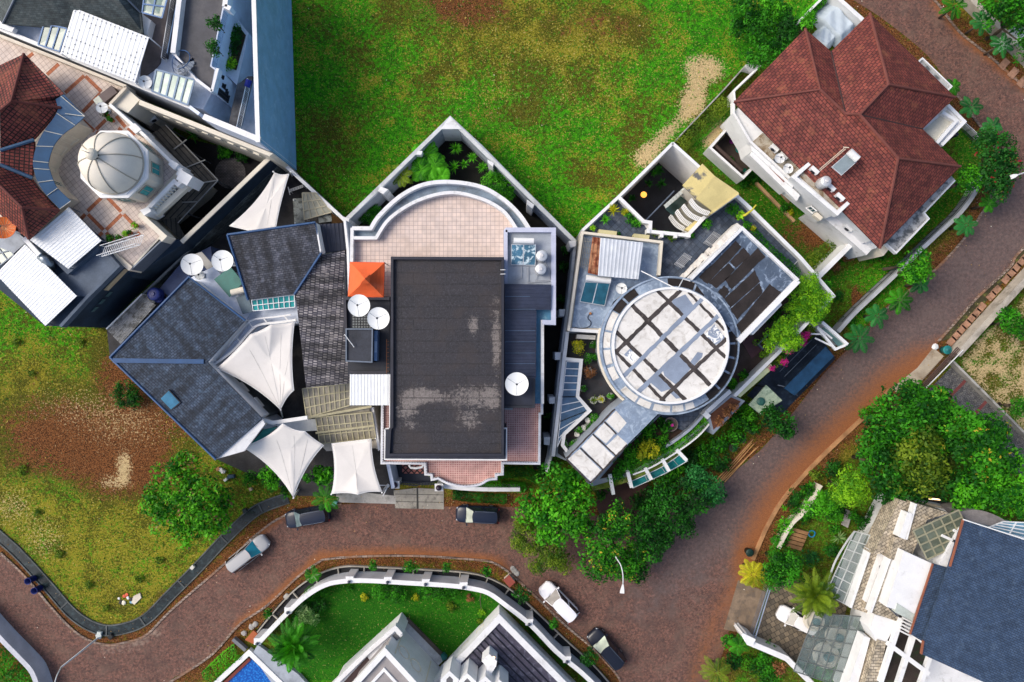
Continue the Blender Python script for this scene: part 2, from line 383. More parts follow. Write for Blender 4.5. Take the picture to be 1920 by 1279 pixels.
def fronds(g,c,n,L,w_,droop=.5,e0=10,e1=70,npair=16,asp=.035,a0=0.,lw=.05,vee=.35):
    """pinnate palm fronds, every leaflet a narrow blade"""
    V=[];Q=[]
    for i in range(n):
        a=a0+(6.2832*i/n if n<16 else i*2.39996)+g.uniform(-.16,.16); el=R(e1-(e1-e0)*((i+.5)/n if n>=16 else g.uniform(.4,1))); l=L*g.uniform(.85,1.08)
        dx,dy=math.cos(a),math.sin(a); q=g.uniform(.1,.9); pr=None
        def P(t): return np.array([c[0]+dx*l*t*math.cos(el)*(1-.12*t),c[1]+dy*l*t*math.cos(el)*(1-.12*t),c[2]+l*(math.sin(el)*t-droop*t*t)])
        for k in range(7):
            t=k/6; p=P(t); s=np.array([-dy,dx,0])*asp*(1.2-t)*.8
            if pr is not None: V.append([pr[0]-pr[1],p-s,p+s,pr[0]+pr[1]]); Q.append(q*.5+.5)
            pr=(p,s)
        for k in range(npair):
            t=.12+.88*(k+.5)/npair; p=P(t); fw=P(min(t+.03,1.02))-P(t-.01); fw/=np.linalg.norm(fw)
            ll=w_*(math.sin(math.pi*min(1,(.12+t*.93)))**.6)*g.uniform(.85,1.15)+.03
            for sgn in (-1,1):
                sd=np.array([-dy,dx,0])*sgn; dr=unit(sd*.85+fw*.6+np.array([0,0,-vee+g.normal(0,.1)])); e=p+dr*ll
                wv=fw*lw*.5; m=p+dr*ll*.45
                V.append([p,m+wv,e,m-wv]); Q.append(q+g.normal(0,.12))
    return V,Q
def palm(label,px,py,z,L,n=9,leaf='mid',w_=.55,group=None,droop=.45,e0=12,e1=60,npair=18,lw=.07,th=.14,name='palm_tree',cat='palm',a0=0.,zb=0.,lean=None,vee=.35):
    c=W(px,py,z); g=seed(px,py,5)
    V,Q=fronds(g,(c.x,c.y,c.z),n,L,w_,droop,e0,e1,npair,a0=a0,lw=lw,vee=vee)
    b0=Vector((c.x,c.y,zb)) if lean is None else W(lean[0],lean[1],zb)
    t=thing(name,label,cat,tuple(b0),group)
    MB().tube([b0,b0.lerp(c,.5)+Vector((.05,.03,0)),c],th*1.3,8,th).build('trunk',bark,t,True)
    V=np.array(V); leafobj('crown',V,None,np.array(Q),L_[leaf],t)
    return t
def spiky(label,px,py,z,L,n=26,leaf='mid',w_=.07,zb=0.,group=None,name='spiky_plant',cat='plant',droop=.35,e0=5,e1=80,pot=None):
    c=W(px,py,z); g=seed(px,py,9); V=np.array(blades(g,c,n,L,w_,droop,e0,e1)); Q=np.repeat(g.uniform(0,1,n),len(V)//n)
    t=thing(name,label,cat,(c.x,c.y,zb),group)
    if z-zb>.25: MB().tube([(c.x,c.y,zb),(c.x,c.y,z)],.06,6,.05).build('stem',bark,t,True)
    leafobj('foliage',V,None,Q,L_[leaf],t); return t
def ball(label,px,py,r,z=0.,leaf='mid',group=None,name='topiary_ball',ls=.11,cat='shrub'):
    c=W(px,py,z+r); g=seed(px,py,2); n=int(900*r*r*(.11/ls)**2)+60; e=unit(g.normal(size=(n,3)))
    p=np.array(c)+e*r*g.uniform(.86,1.03,(n,1)); p[:,2]=np.maximum(p[:,2],z+.03)
    V=leaves(g,p,unit(e+g.normal(size=(n,3))*.35),ls*g.uniform(.7,1.3,n),.6)
    return tag(leafobj(name,V,None,.45+g.normal(0,.22,n),L_[leaf]),label,cat,group)
def pot_plant(label,px,py,z,r=.3,leaf='mid',kind='bush',pr=.26,ph=.4,mat=None,group='potted plants on the roof terraces',L=.6,square=False,h=None):
    c=W(px,py,z); t=thing('potted_plant',label,'plant',tuple(c),group); g=seed(px,py,4)
    b=MB()
    if square:
        b.box((c.x,c.y,c.z+ph/2),(pr*2,pr*2,ph),R(25)); b.box((c.x,c.y,c.z+ph+.01),(pr*2.1,pr*2.1,.04),R(25))
    else: b.lathe([(.01,0),(pr*.72,0),(pr,ph),(pr*1.08,ph),(pr*1.08,ph+.04),(pr*.85,ph+.04),(pr*.82,ph-.06),(.01,ph-.06)],c,18)
    b.build('pot',mat or M('pot_concrete',(.45,.45,.43),.8),t)
    if kind=='bush':
        V,Q=crown(g,[(c.x,c.y,c.z+ph+r*.55,r,r,r*.7)],.12,1.,max(.16,r*.45))
    elif kind=='spiky':
        V=np.array(blades(g,(c.x,c.y,c.z+ph),24,L,.06,.3,5,80)); Q=g.uniform(0,1,len(V))
    else:
        V,Q=fronds(g,(c.x,c.y,c.z+ph),11,L,.3,.4,15,70,9,lw=.05); V=np.array(V); Q=np.array(Q)
    leafobj('foliage',V,None,Q,L_[leaf],t); return t
# ---------------------------------------------------------------- roof furniture
dishm=M('dish_paint',(.78,.80,.80),.5,.03,dirt=(.5,.5,.5),dlo=.62,dhi=.9,dscale=2)
def dish(label,px,py,z,r=.9,zb=0.,mat=None,tilt=(0,0),group='satellite dishes on the roofs',ribs=False):
    c=W(px,py,z); t=thing('satellite_dish',label,'satellite dish',(c.x,c.y,zb),group)
    ax=Vector((tilt[0],tilt[1],1)).normalized(); q=Vector((0,0,1)).rotation_difference(ax).to_matrix()
    dp=r*.24; pr=[(.001,-dp)]+[(r*k/8,-dp+dp*(k/8)**2) for k in range(1,9)]+[(r*1.01,.01)]+[(r*k/8,-dp-.03+dp*(k/8)**2) for k in range(8,0,-1)]
    MB().lathe(pr,c,32,q).build('reflector',mat or dishm,t,True)
    f=c+q@Vector((0,0,r*.55)); b=MB()
    for k in range(3):
        a=2.1*k+.5; b.tube([c+q@Vector((r*.93*math.cos(a),r*.93*math.sin(a),-.02)),f],.016,5)
    b.build('feed_arm',gmetal,t); MB().lathe([(.001,-.1),(.05,-.1),(.07,0),(.10,.06),(.001,.07)],f,12,q).build('feed_horn',dark,t)
    b=MB().tube([(c.x,c.y,zb),c-ax*(dp+.02)],.045,8); b.box((c.x,c.y,zb+.04),(.45,.45,.08)).build('mast',gmetal,t)
    if ribs:
        b=MB()
        for k in range(16):
            a=k*math.pi/8; b.tube([c+q@Vector((r*s*math.cos(a),r*s*math.sin(a),-dp+dp*s*s+.015)) for s in (.08,.4,.7,.98)],.014,4)
        b.build('ribs',M('dish_rib',(.8,.55,.3),.5),t)
    return t
def tank(label,px,py,z,r=.5,h=1.3,mat=None,group='rooftop water tanks'):
    c=W(px,py,z+h); t=thing('water_tank',label,'water tank',(c.x,c.y,z),group); b=MB()
    b.lathe([(.001,0),(r,0),(r,h*.86)]+[(r*math.cos(R(a)),h*.86+h*.12*math.sin(R(a))) for a in (20,40,60,75,90)],(c.x,c.y,z),28)
    for k in (.2,.4,.6,.8): b.lathe([(r,h*k-.03),(r*1.03,h*k),(r,h*k+.03)],(c.x,c.y,z),28)
    b.build('shell',mat or M('stainless',(.72,.73,.74),.3,.05,metal=.5),t,True)
    MB().lathe([(.001,0),(r*.34,0),(r*.34,.07),(r*.28,.1),(.001,.1)],(c.x,c.y,z+h*.97),18).build('lid',mat or M('stainless2',(.6,.6,.62),.4),t)
    return t
def heater(label,px_tank,px_panel,z,tr=.28,group='rooftop solar water heaters',pane=None,two=True,tm=None):
    """px_tank: two end points of the storage tank; px_panel: quad (top a,b then low c,d)"""
    q=[W(*px_panel[0],z+.75),W(*px_panel[1],z+.75),W(*px_panel[2],z+.2),W(*px_panel[3],z+.2)]
    c=sum(q,Vector())/4; t=thing('solar_water_heater',label,'solar heater',(c.x,c.y,z),group)
    MB().slab(q,t=.08).build('panel_frame',M('alu',(.6,.62,.65),.4,metal=.4),t)
    n=2 if two else 1
    for i in range(n):
        e=.04; u0=i/n+e/n; u1=(i+1)/n-e/n
        L=lambda u,v:(q[0].lerp(q[1],u)).lerp(q[3].lerp(q[2],u),v)+Vector((0,0,.006))
        MB().slab([L(u0,.03),L(u1,.03),L(u1,.97),L(u0,.97)],t=.01).build('collector_panel',pane or GLASS('collector',(.012,.07,.11),.12),t)
    a=W(*px_tank[0],z+.95); b=W(*px_tank[1],z+.95); d=(b-a).normalized()
    MB().tube([a,a+d*.04,b-d*.04,b],tr,20).build('storage_tank',tm or whitec,t,False)
    m=MB()
    for p in q: m.tube([(p.x,p.y,z),tuple(p-Vector((0,0,.08)))],.02,5)
    for p in (a.lerp(b,.15),a.lerp(b,.85)): m.tube([(p.x,p.y,z),tuple(p)],.03,5)
    m.build('stand',gmetal,t); return t
def ac(label,px,py,z,rz=0,group='air conditioner units'):
    c=W(px,py,z+.6); t=thing('air_conditioner',label,'air conditioner',(c.x,c.y,z),group)
    MB().box((c.x,c.y,z+.36),(.85,.36,.6),R(rz)).box((c.x,c.y,z+.03),(.7,.3,.06),R(rz)).build('casing',whitec,t)
    n=Matrix.Rotation(R(rz),3,'Z')@Vector((0,-1,0)); q=Vector((0,0,1)).rotation_difference(n).to_matrix()
    MB().lathe([(.001,.02),(.05,.02),(.22,.0),(.24,.02),(.24,-.03)],Vector((c.x,c.y,z+.36))+n*.19,18,q).build('fan_grille',dark,t); return t
# ---------------------------------------------------------------- ground
def inpoly(x,y,P):
    r=False; n=len(P); j=n-1
    for i in range(n):
        if (P[i][1]>y)!=(P[j][1]>y) and x<(P[j][0]-P[i][0])*(y-P[i][1])/(P[j][1]-P[i][1])+P[i][0]: r=not r
        j=i
    return r
def vin(X,Y,P):      # vectorised point in polygon (pixel space)
    r=np.zeros(X.shape,bool); n=len(P); j=n-1
    for i in range(n):
        xi,yi=P[i][:2]; xj,yj=P[j][:2]
        if yi!=yj: r^=((yi>Y)!=(yj>Y))&(X<(xj-xi)*(Y-yi)/(yj-yi)+xi)
        j=i
    return r
def vdist(X,Y,path):
    D=np.full(X.shape,1e9)
    for (x0,y0),(x1,y1) in zip(path[:-1],path[1:]):
        dx,dy=x1-x0,y1-y0; t=np.clip(((X-x0)*dx+(Y-y0)*dy)/(dx*dx+dy*dy),0,1); D=np.minimum(D,np.hypot(X-x0-t*dx,Y-y0-t*dy))
    return D
def blob(X,Y,x,y,rx,ry=None,rot=0):
    ry=ry or rx; c,s=math.cos(R(rot)),math.sin(R(rot)); u=(X-x)*c+(Y-y)*s; v=-(X-x)*s+(Y-y)*c
    return np.clip(1.25-np.hypot(u/rx,v/ry),0,1)
road_px=[(-120,940),(0,1037),(50,1085),(105,1150),(150,1192),(195,1209),(235,1205),(275,1190),(320,1145),(420,1058),(480,1003),(520,974),(570,955),(640,946),(735,943),(835,950),(940,950),(1100,962),(1180,975),(1260,950),(1345,905),(1425,845),(1490,770),(1545,700),(1600,645),(1650,590),(1700,548),(1760,500),(1810,445),(1850,385),(1872,330),(1868,280),(1830,225),(1785,165),(1740,105),(1690,62),(1640,25),(1600,0),(1520,-60),(1690,-60),(1760,8),(1800,60),(1850,100),(1920,162),(2060,290),(2060,350),(1919,466),(1895,500),(1835,556),(1800,595),(1760,640),(1730,690),(1672,728),(1635,768),(1552,846),(1500,900),(1465,942),(1440,985),(1422,1025),(1412,1060),(1385,1100),(1368,1180),(1350,1240),(1330,1285),(1310,1400),(1190,1400),(1165,1285),(1154,1262),(1109,1214),(1059,1172),(1000,1115),(935,1060),(880,1049),(760,1042),(650,1045),(604,1050),(560,1080),(500,1136),(450,1170),(400,1225),(350,1260),(300,1290),(200,1420),(60,1420),(75,1279),(40,1230),(0,1190),(-120,1100)]
rp=lambda i,j:road_px[i:j]
field=[(540,-120),(556,318),(648,412),(844,221),(1080,452),(1120,420),(1262,268),(1400,130),(1430,95),(1500,50),(1540,-10),(1560,-120)]
leftlot=[(-150,520),(0,520),(113,612),(203,617),(206,669),(405,861),(470,905),(545,932),(500,950),(420,1020),(320,1120),(270,1170),(235,1185),(190,1180),(140,1155),(90,1100),(40,1045),(0,1010),(-150,900)]
xs=np.concatenate([[-400,-250,-150,-100,-80],np.arange(-66,66.1,.36),[80,100,150,250,400]]); ys=np.concatenate([[-400,-250,-150,-90,-65],np.arange(-46,46.1,.36),[65,90,150,250,400]])
GX,GY=np.meshgrid(xs,ys); px=GX*F/HC+960; py=639.5-GY*F/HC
rg=np.random.default_rng(5)
def vnoise(X,Y,s,seed_=0,oct=4):
    out=np.zeros(X.shape); a=1; tot=0
    for o in range(oct):
        k=s*2**o; xi=X/120*k+seed_*17.3+o*5.1; yi=Y/120*k+seed_*9.7-o*3.3
        x0=np.floor(xi).astype(int); y0=np.floor(yi).astype(int); fx=xi-x0; fy=yi-y0; fx=fx*fx*(3-2*fx); fy=fy*fy*(3-2*fy)
        h=lambda i,j:(np.sin(i*127.1+j*311.7+seed_*3.1)*43758.5453)%1
        out+=a*((h(x0,y0)*(1-fx)+h(x0+1,y0)*fx)*(1-fy)+(h(x0,y0+1)*(1-fx)+h(x0+1,y0+1)*fx)*fy); tot+=a; a*=.55
    return out/tot
n1=vnoise(px,py,1.6,1); n2=vnoise(px,py,4.5,2); n3=vnoise(px,py,9,3)
inF=vin(px,py,field); inL=vin(px,py,leftlot)
green=np.full(px.shape,.45)+.35*(n2-.5); dry=np.zeros(px.shape); bare=np.full(px.shape,.25); pale=np.zeros(px.shape)
# big lawn behind the houses
g_=.73+.9*(n1-.5)+.5*(n2-.5)-.40*blob(px,py,900,70,210,170)-.22*blob(px,py,1180,150,170,120)-.15*blob(px,py,1100,60,150,70)-.25*blob(px,py,1230,60,130,60)-.2*blob(px,py,640,250,60,90)-.15*blob(px,py,1120,330,120,60)+.4*blob(px,py,1440,60,150,90)+.3*blob(px,py,1250,120,90,60)
green=np.where(inF,g_,green); dry=np.where(inF,np.clip(.17+1.1*(n2-.5)+.7*(n3-.5)+.20*blob(px,py,960,20,210,110)+.22*blob(px,py,1110,130,160,60,30)+.12*blob(px,py,780,130,120,60)+.22*blob(px,py,1150,60,120,60),0,1),dry)
bare=np.where(inF,np.clip(.02+.7*(n3-.5)+.75*blob(px,py,870,12,110,50)+.20*blob(px,py,900,220,150,60)+.4*blob(px,py,1120,45,130,50)+.2*blob(px,py,565,180,10,160),0,1),bare)
pale=np.where(inF,1.1*blob(px,py,1320,130,40,30)+1.1*blob(px,py,1300,188,26,42,15)+.75*blob(px,py,1240,262,72,18,-48)+.60*blob(px,py,1345,215,70,14,-48)+.5*blob(px,py,1208,290,28,26)+.18*n2*blob(px,py,1050,140,300,160),pale)
# lot at the left
soilb=.42*blob(px,py,200,800,290,170)+.55*blob(px,py,140,810,150,55,8)+.65*blob(px,py,235,720,80,50,60)+.7*blob(px,py,230,880,110,60)+.5*blob(px,py,80,850,90,50)+.5*blob(px,py,300,790,80,45)
g_=.40+.6*(n1-.5)+.6*(n2-.5)+.25*blob(px,py,60,620,120,80)+.05*blob(px,py,200,1080,260,120)+.2*blob(px,py,60,880,90,40)
green=np.where(inL,g_-.35*soilb,green); bare=np.where(inL,np.clip(soilb-.02+.6*(n2-.5),0,1),bare)
dry=np.where(inL,np.clip(.30+1.0*(n2-.5)+.6*(n3-.5)+.30*blob(px,py,180,1080,300,130)+.28*blob(px,py,40,960,110,60)+.15*blob(px,py,60,700,100,60),0,1),dry)
pale=np.where(inL,.9*blob(px,py,232,875,16,30)+.6*blob(px,py,215,905,34,16)+.32*blob(px,py,235,790,110,60)+.35*blob(px,py,20,950,50,40)+.3*blob(px,py,80,1010,50,50)+.2*blob(px,py,120,760,80,40),pale)
# verges beside the road: red soil
dr=vdist(px,py,road_px+[road_px[0]]); inR=vin(px,py,road_px)
vg=(dr<42)&~inR&~inF
bare=np.where(vg,np.clip(.85-dr/70+.5*(n3-.5),0,1),bare); green=np.where(vg&~inL,.40+.5*(n3-.5),green); dry=np.where(vg,np.clip(.4+.6*(n2-.5),0,1),dry)
# gravelly lot at the right, and the gardens
lotR=[(1830,640),(1960,520),(2100,520),(2100,900),(1920,840),(1800,680)]
inQ=vin(px,py,lotR); pale=np.where(inQ,np.clip(.50+1.3*(n3-.5),0,1),pale); green=np.where(inQ,.45+.8*(n2-.5),green); bare=np.where(inQ,.4,bare)
gg=[[(1290,270),(1370,190),(1640,450),(1540,520),(1500,500),(1410,395),(1380,350)],[(1560,545),(1640,490),(1720,450),(1860,330),(1840,250),(1790,230),(1800,330),(1650,470),(1560,520)],[(590,1100),(930,1090),(960,1130),(860,1220),(700,1279),(560,1279),(545,1160)],[(1600,520),(1690,470),(1700,540),(1590,640)]]
for k,P in enumerate(gg):
    m=vin(px,py,P); green=np.where(m,.78+.35*(n2-.5),green); bare=np.where(m,np.clip(.15+.7*(n3-.5)+(.6*blob(px,py,1560,450,50,30)+.5*blob(px,py,1500,440,60,40)+.8*blob(px,py,1600,560,40,25)),0,1),bare); dry=np.where(m,.1 if k==2 else .2,dry); pale=np.where(m,0,pale)
lawn2=vin(px,py,gg[2]); green=np.where(lawn2,1.0,green); dry=np.where(lawn2,0,dry); bare=np.where(lawn2,0,bare); lush=np.where(lawn2,.95,0.)+.6*(vin(px,py,gg[0])|vin(px,py,gg[1])); lush=lush*(.75+.5*(n1-.3))
pale=pale+1.0*blob(px,py,1340,255,24,36,20)*(~inF)
def gridmesh(name,GX,GY,z,attrs,mask=None):
    ny,nx=GX.shape; v=np.stack([GX.ravel(),GY.ravel(),np.broadcast_to(z,GX.shape).ravel()],1)
    i=np.arange(ny*nx).reshape(ny,nx); f=np.stack([i[:-1,:-1],i[:-1,1:],i[1:,1:],i[1:,:-1]],-1).reshape(-1,4)
    me=bpy.data.meshes.new(name); me.vertices.add(len(v)); me.vertices.foreach_set('co',v.ravel()); me.loops.add(f.size); me.loops.foreach_set('vertex_index',f.ravel()); me.polygons.add(len(f)); me.polygons.foreach_set('loop_start',np.arange(0,f.size,4)); me.update(calc_edges=True)
    for k,a in attrs.items():
        A=me.attributes.new(k,'FLOAT','POINT'); A.data.foreach_set('value',np.clip(a,0,1).ravel().astype(np.float32))
    o=bpy.data.objects.new(name,me); C.objects.link(o); return o
m,t,b=newmat('ground_cover'); p=pos(t)
A={k:attr(t,k).outputs['Fac'] for k in ('green','dry','bare','pale','lush')}
f1=noi(t,p,2.2,6,.68); f2=noi(t,p,9,5,.7); f3=noi(t,p,.9,5,.6); f4=noi(t,p,24,4,.75)
gcol=mixc(t,ramp(t,f2,.38,.60),(.005,.055,.003),(.035,.25,.004)); gcol=mixc(t,ramp(t,f1,.46,.60),gcol,mixc(t,ramp(t,f4,.38,.62),(.014,.18,.003),(.10,.47,.006)))
dcol=mixc(t,ramp(t,f4,.36,.64),(.06,.10,.004),(.50,.40,.04)); scol=mixc(t,ramp(t,f2,.38,.62),(.035,.013,.005),(.27,.105,.035)); pcol=mixc(t,ramp(t,f4,.36,.62),(.20,.13,.05),(.85,.66,.36))
def thr(a,n,k=1.1,wd=.16): return ramp(t,math_(t,'ADD',a,math_(t,'MULTIPLY',math_(t,'SUBTRACT',n,.5),k)),.5-wd,.5+wd)
gcol=mixc(t,A['lush'],gcol,mixc(t,ramp(t,f2,.3,.7),(.008,.070,.004),(.022,.145,.006)))
olive=mixc(t,ramp(t,f2,.35,.68),(.030,.036,.005),(.15,.145,.012))
f5=noi(t,p,5,7,.78); fm=math_(t,'ADD',math_(t,'MULTIPLY',f1,.5),math_(t,'MULTIPLY',f5,.5))
c=mixc(t,thr(A['green'],fm,3.2,.2),olive,gcol)
c=mixc(t,thr(A['dry'],f5,4.2,.22),c,dcol); c=mixc(t,thr(A['bare'],fm,3.6,.2),c,scol); c=mixc(t,thr(A['pale'],f5,3.6,.16),c,pcol)
inp(t,b,'Base Color',c); b.inputs['Roughness'].default_value=.95; b.inputs['Specular IOR Level'].default_value=.15
bump(t,b,math_(t,'ADD',f2,math_(t,'MULTIPLY',f4,.6)),.9,.12)
und=.05*(vnoise(px,py,6,7)-.5)
ground=gridmesh('ground',GX,GY,-.03+0*und,{'green':green,'dry':dry,'bare':bare,'pale':pale,'lush':lush}); ground.data.materials.append(m); tag(ground,kind='structure')
# road: one sheet cut to its outline, gridded so that dust masks can vary along it
bm=bmesh.new(); bm.faces.new([bm.verts.new(W(x,y,.012)) for x,y in cr(road_px,2,True)])
for k in range(-70,72,1):
    bmesh.ops.bisect_plane(bm,geom=bm.verts[:]+bm.edges[:]+bm.faces[:],plane_co=(k*.95,0,0),plane_no=(1,0,0))
for k in range(-46,48,1):
    bmesh.ops.bisect_plane(bm,geom=bm.verts[:]+bm.edges[:]+bm.faces[:],plane_co=(0,k*.95,0),plane_no=(0,1,0))
bm.normal_update()
if sum(f.normal.z for f in bm.faces)<0: bmesh.ops.reverse_faces(bm,faces=bm.faces[:])
me=bpy.data.meshes.new('road'); bm.to_mesh(me); bm.free()
v=np.empty(len(me.vertices)*3); me.vertices.foreach_get('co',v); v=v.reshape(-1,3); X=v[:,0]*F/HC+960; Y=639.5-v[:,1]*F/HC
ek=[(1730,690),(1672,728),(1635,768),(1552,846),(1500,900),(1465,942),(1440,985),(1422,1025)]
edge=vdist(X,Y,road_px+[road_px[0]])
dust=np.clip(1.05-vdist(X,Y,ek)/75,0,1)+.75*np.clip(1-vdist(X,Y,[(604,1050),(650,1045),(760,1042),(880,1049),(935,1060)])/32,0,1)+.6*np.clip(1-vdist(X,Y,[(604,1050),(560,1080),(500,1136),(450,1170)])/26,0,1)+.5*np.clip(1-vdist(X,Y,[(420,1058),(480,1003),(520,974)])/22,0,1)+.6*np.clip(1-vdist(X,Y,[(1760,8),(1800,60),(1850,100),(1920,162)])/26,0,1)+.55*np.clip(1-vdist(X,Y,[(1300,1279),(1345,1150),(1400,1060)])/42,0,1)+.35*np.clip(1-edge/16,0,1)
grey=1.0*np.clip(1-vdist(X,Y,[(1930,380),(1800,520),(1640,690),(1480,840),(1340,980),(1290,1060),(1200,1160)])/85,0,1)**.6
grey=np.where(Y>1000,grey*np.clip(1-(Y-1000)/240,0,1),grey)
palem=.7*np.clip(1-vdist(X,Y,[(190,1215),(250,1212),(300,1180)])/22,0,1)+.4*np.clip(1-vdist(X,Y,[(330,1265),(430,1190),(500,1130)])/40,0,1)+.4*blob(X,Y,600,990,40,14,-18)
for k,a in (('dust',dust),('grey',grey),('pale',palem)):
    Aa=me.attributes.new(k,'FLOAT','POINT'); Aa.data.foreach_set('value',np.clip(a,0,1).astype(np.float32))
m,t,b=newmat('brick_paving'); p=pos(t); A={k:attr(t,k).outputs['Fac'] for k in ('dust','grey','pale')}
mp=nd(t,'ShaderNodeMapping'); inp(t,mp,0,p); mp.inputs['Rotation'].default_value=(0,0,R(8))
br=nd(t,'ShaderNodeTexBrick',offset=.5); inp(t,br,0,mp.outputs[0]); br.inputs['Scale'].default_value=1; br.inputs['Brick Width'].default_value=.24; br.inputs['Row Height'].default_value=.12; br.inputs['Mortar Size'].default_value=.016; br.inputs['Mortar Smooth'].default_value=.3
inp(t,br,'Color1',(.225,.105,.075)); inp(t,br,'Color2',(.10,.064,.056)); inp(t,br,'Mortar',(.040,.026,.022))
vo=nd(t,'ShaderNodeTexVoronoi'); inp(t,vo,'Vector',mp.outputs[0]); vo.inputs['Scale'].default_value=7.5
c=mixc(t,.45,br.outputs[0],mixc(t,ramp(t,vo.outputs['Color'],.0,1.),(.05,.036,.034),(.29,.15,.115)))
f1=noi(t,p,.55,5,.6); f2=noi(t,p,3,6,.7); f3=noi(t,p,11,4,.7)
c=mixc(t,1.,c,mixc(t,ramp(t,f2,.3,.7),(.76,.75,.75),(1.22,1.2,1.2)),'MULTIPLY'); c=mixc(t,ramp(t,f1,.46,.7),c,mixc(t,.6,c,(.17,.11,.085)))
c=mixc(t,math_(t,'MULTIPLY',ramp(t,f3,.62,.74),.28),c,(.34,.28,.25)); f6=noi(t,p,.23,6,.7,1.5); c=mixc(t,math_(t,'MULTIPLY',ramp(t,f6,.52,.62),.45),c,(.075,.050,.045))
c=mixc(t,math_(t,'MULTIPLY',ramp(t,math_(t,'ADD',A['grey'],math_(t,'MULTIPLY',math_(t,'SUBTRACT',f1,.5),.8)),.15,.75),.68),c,mixc(t,ramp(t,f2,.3,.7),(.085,.070,.072),(.155,.122,.12)))
c=mixc(t,math_(t,'MULTIPLY',ramp(t,math_(t,'ADD',A['dust'],math_(t,'MULTIPLY',math_(t,'SUBTRACT',f2,.5),.9)),.15,.95),.85),c,mixc(t,ramp(t,f3,.3,.7),(.20,.065,.018),(.36,.135,.045)))
c=mixc(t,math_(t,'MULTIPLY',ramp(t,math_(t,'ADD',A['pale'],math_(t,'MULTIPLY',math_(t,'SUBTRACT',f2,.5),1.2)),.3,.9),.6),c,(.42,.34,.27))
inp(t,b,'Base Color',c); b.inputs['Roughness'].default_value=.85; b.inputs['Specular IOR Level'].default_value=.25
bump(t,b,math_(t,'ADD',math_(t,'MULTIPLY',br.outputs[1],-1.),f3),.5,.03)
o=bpy.data.objects.new('road',me); C.objects.link(o); me.materials.append(m); tag(o,kind='structure')
# kerbs
kerbm=MT('kerb_blocks',(.30,.24,.20),(.20,.14,.11),(.05,.035,.03),.6,.3,.03,var=.35,dirt=(.28,.13,.06),dlo=.45,dhi=.7)
kdirt=M('kerb_rust_dust',(.42,.22,.10),.9,.2,dirt=(.20,.09,.04),dlo=.45,dhi=.75)
mb=MB()
for pth in ([(0,1037),(50,1085),(105,1150),(150,1192),(195,1209),(235,1205),(275,1190),(320,1145),(420,1058),(480,1003),(520,974),(570,955),(640,946)],
            [(604,1050),(560,1080),(500,1136),(450,1170),(400,1225),(350,1260),(300,1290)],[(604,1050),(650,1045),(760,1042),(880,1049),(935,1060),(1000,1115),(1059,1172),(1109,1214),(1154,1262),(1165,1285)],
            [(1740,-10),(1760,8),(1800,60),(1850,100),(1920,162),(2060,290)],[(2060,350),(1919,466),(1895,500),(1835,556),(1800,595),(1760,640)],
            [(1650,590),(1700,548),(1760,500),(1810,445),(1850,385),(1872,330),(1868,280),(1830,225),(1785,165)]):
    mb.wall(cr(pth,4),.22,.11,-.05)
struct('kerb',mb,kerbm)
mb=MB(); mb.wall(cr([(1672,728),(1635,768),(1552,846),(1500,900),(1465,942),(1440,985),(1422,1025),(1412,1050)],4),.42,.14,-.05); struct('kerb',mb,kdirt)
# open concrete drain round the left lot
dr_=cr([(-150,880),(0,1008),(40,1045),(90,1100),(140,1155),(190,1181),(235,1178),(275,1160),(320,1115),(370,1065),(420,1012),(470,965),(500,948),(540,934)],5)
dd=MB(); dd.wall(dr_,.95,.03,-.02); struct('drain_channel',dd,M('drain_water',(.010,.018,.020),.25,.3,dirt=(.03,.05,.055),dlo=.45,dhi=.7,dscale=2))
mb=MB()
DW=[Vector((p.x,p.y)) for p in PX(dr_,.1)]
for sg in (-1,1):
    q=[]
    for i in range(len(DW)):
        d=(DW[min(i+1,len(DW)-1)]-DW[max(i-1,0)]).normalized(); q.append((DW[i].x-d.y*.53*sg,DW[i].y+d.x*.53*sg))
    mb.wall([(a,b_,0) for a,b_ in q],.12,.12,-.05,world=True)
for i in (18,26,34,42,50,58):
    a=DW[i]; d=(DW[i+1]-a).normalized(); mb.box((a.x,a.y,.06),(.14,1.05,.1),math.atan2(d.y,d.x))
struct('drain_edge',mb,M('drain_concrete',(.10,.11,.11),.9,.3))
# grass tufts and weeds: nobody could count them
g=seed(3,4); n=90000; X=g.uniform(-150,2050,n); Y=g.uniform(-100,1380,n)
ok=(vin(X,Y,field)|vin(X,Y,leftlot)); 
nn_=vnoise(X,Y,9,3); nb_=vnoise(X,Y,4.5,2); sb=1.2*blob(X,Y,150,800,170,70,8)+blob(X,Y,230,880,120,70)+.8*blob(X,Y,230,720,90,60,60)
ok&=(g.uniform(size=n)<np.clip(nb_*1.5-.1,0,1))&(sb<.55)&(vdist(X,Y,dr_)>10)
X,Y=X[ok],Y[ok]; k=len(X); P=np.stack([(X-960)*HC/F,(639.5-Y)*HC/F,g.uniform(.0,.10,k)],1)
V=leaves(g,P,unit(np.stack([g.normal(0,.5,k),g.normal(0,.5,k),np.full(k,.8)],1)),g.uniform(.10,.30,k),.4)
patch=vnoise(X,Y,14,11)
tag(leafobj('grass_tufts',V,None,np.clip((patch-.5)*2.4+.45+g.normal(0,.15,k),0,1),LEAF('grass_blades',(.010,.09,.004),(.10,.36,.012),(.5,.4,.09))),'short green and straw coloured grass tufts over the open lots','grass',kind='stuff')

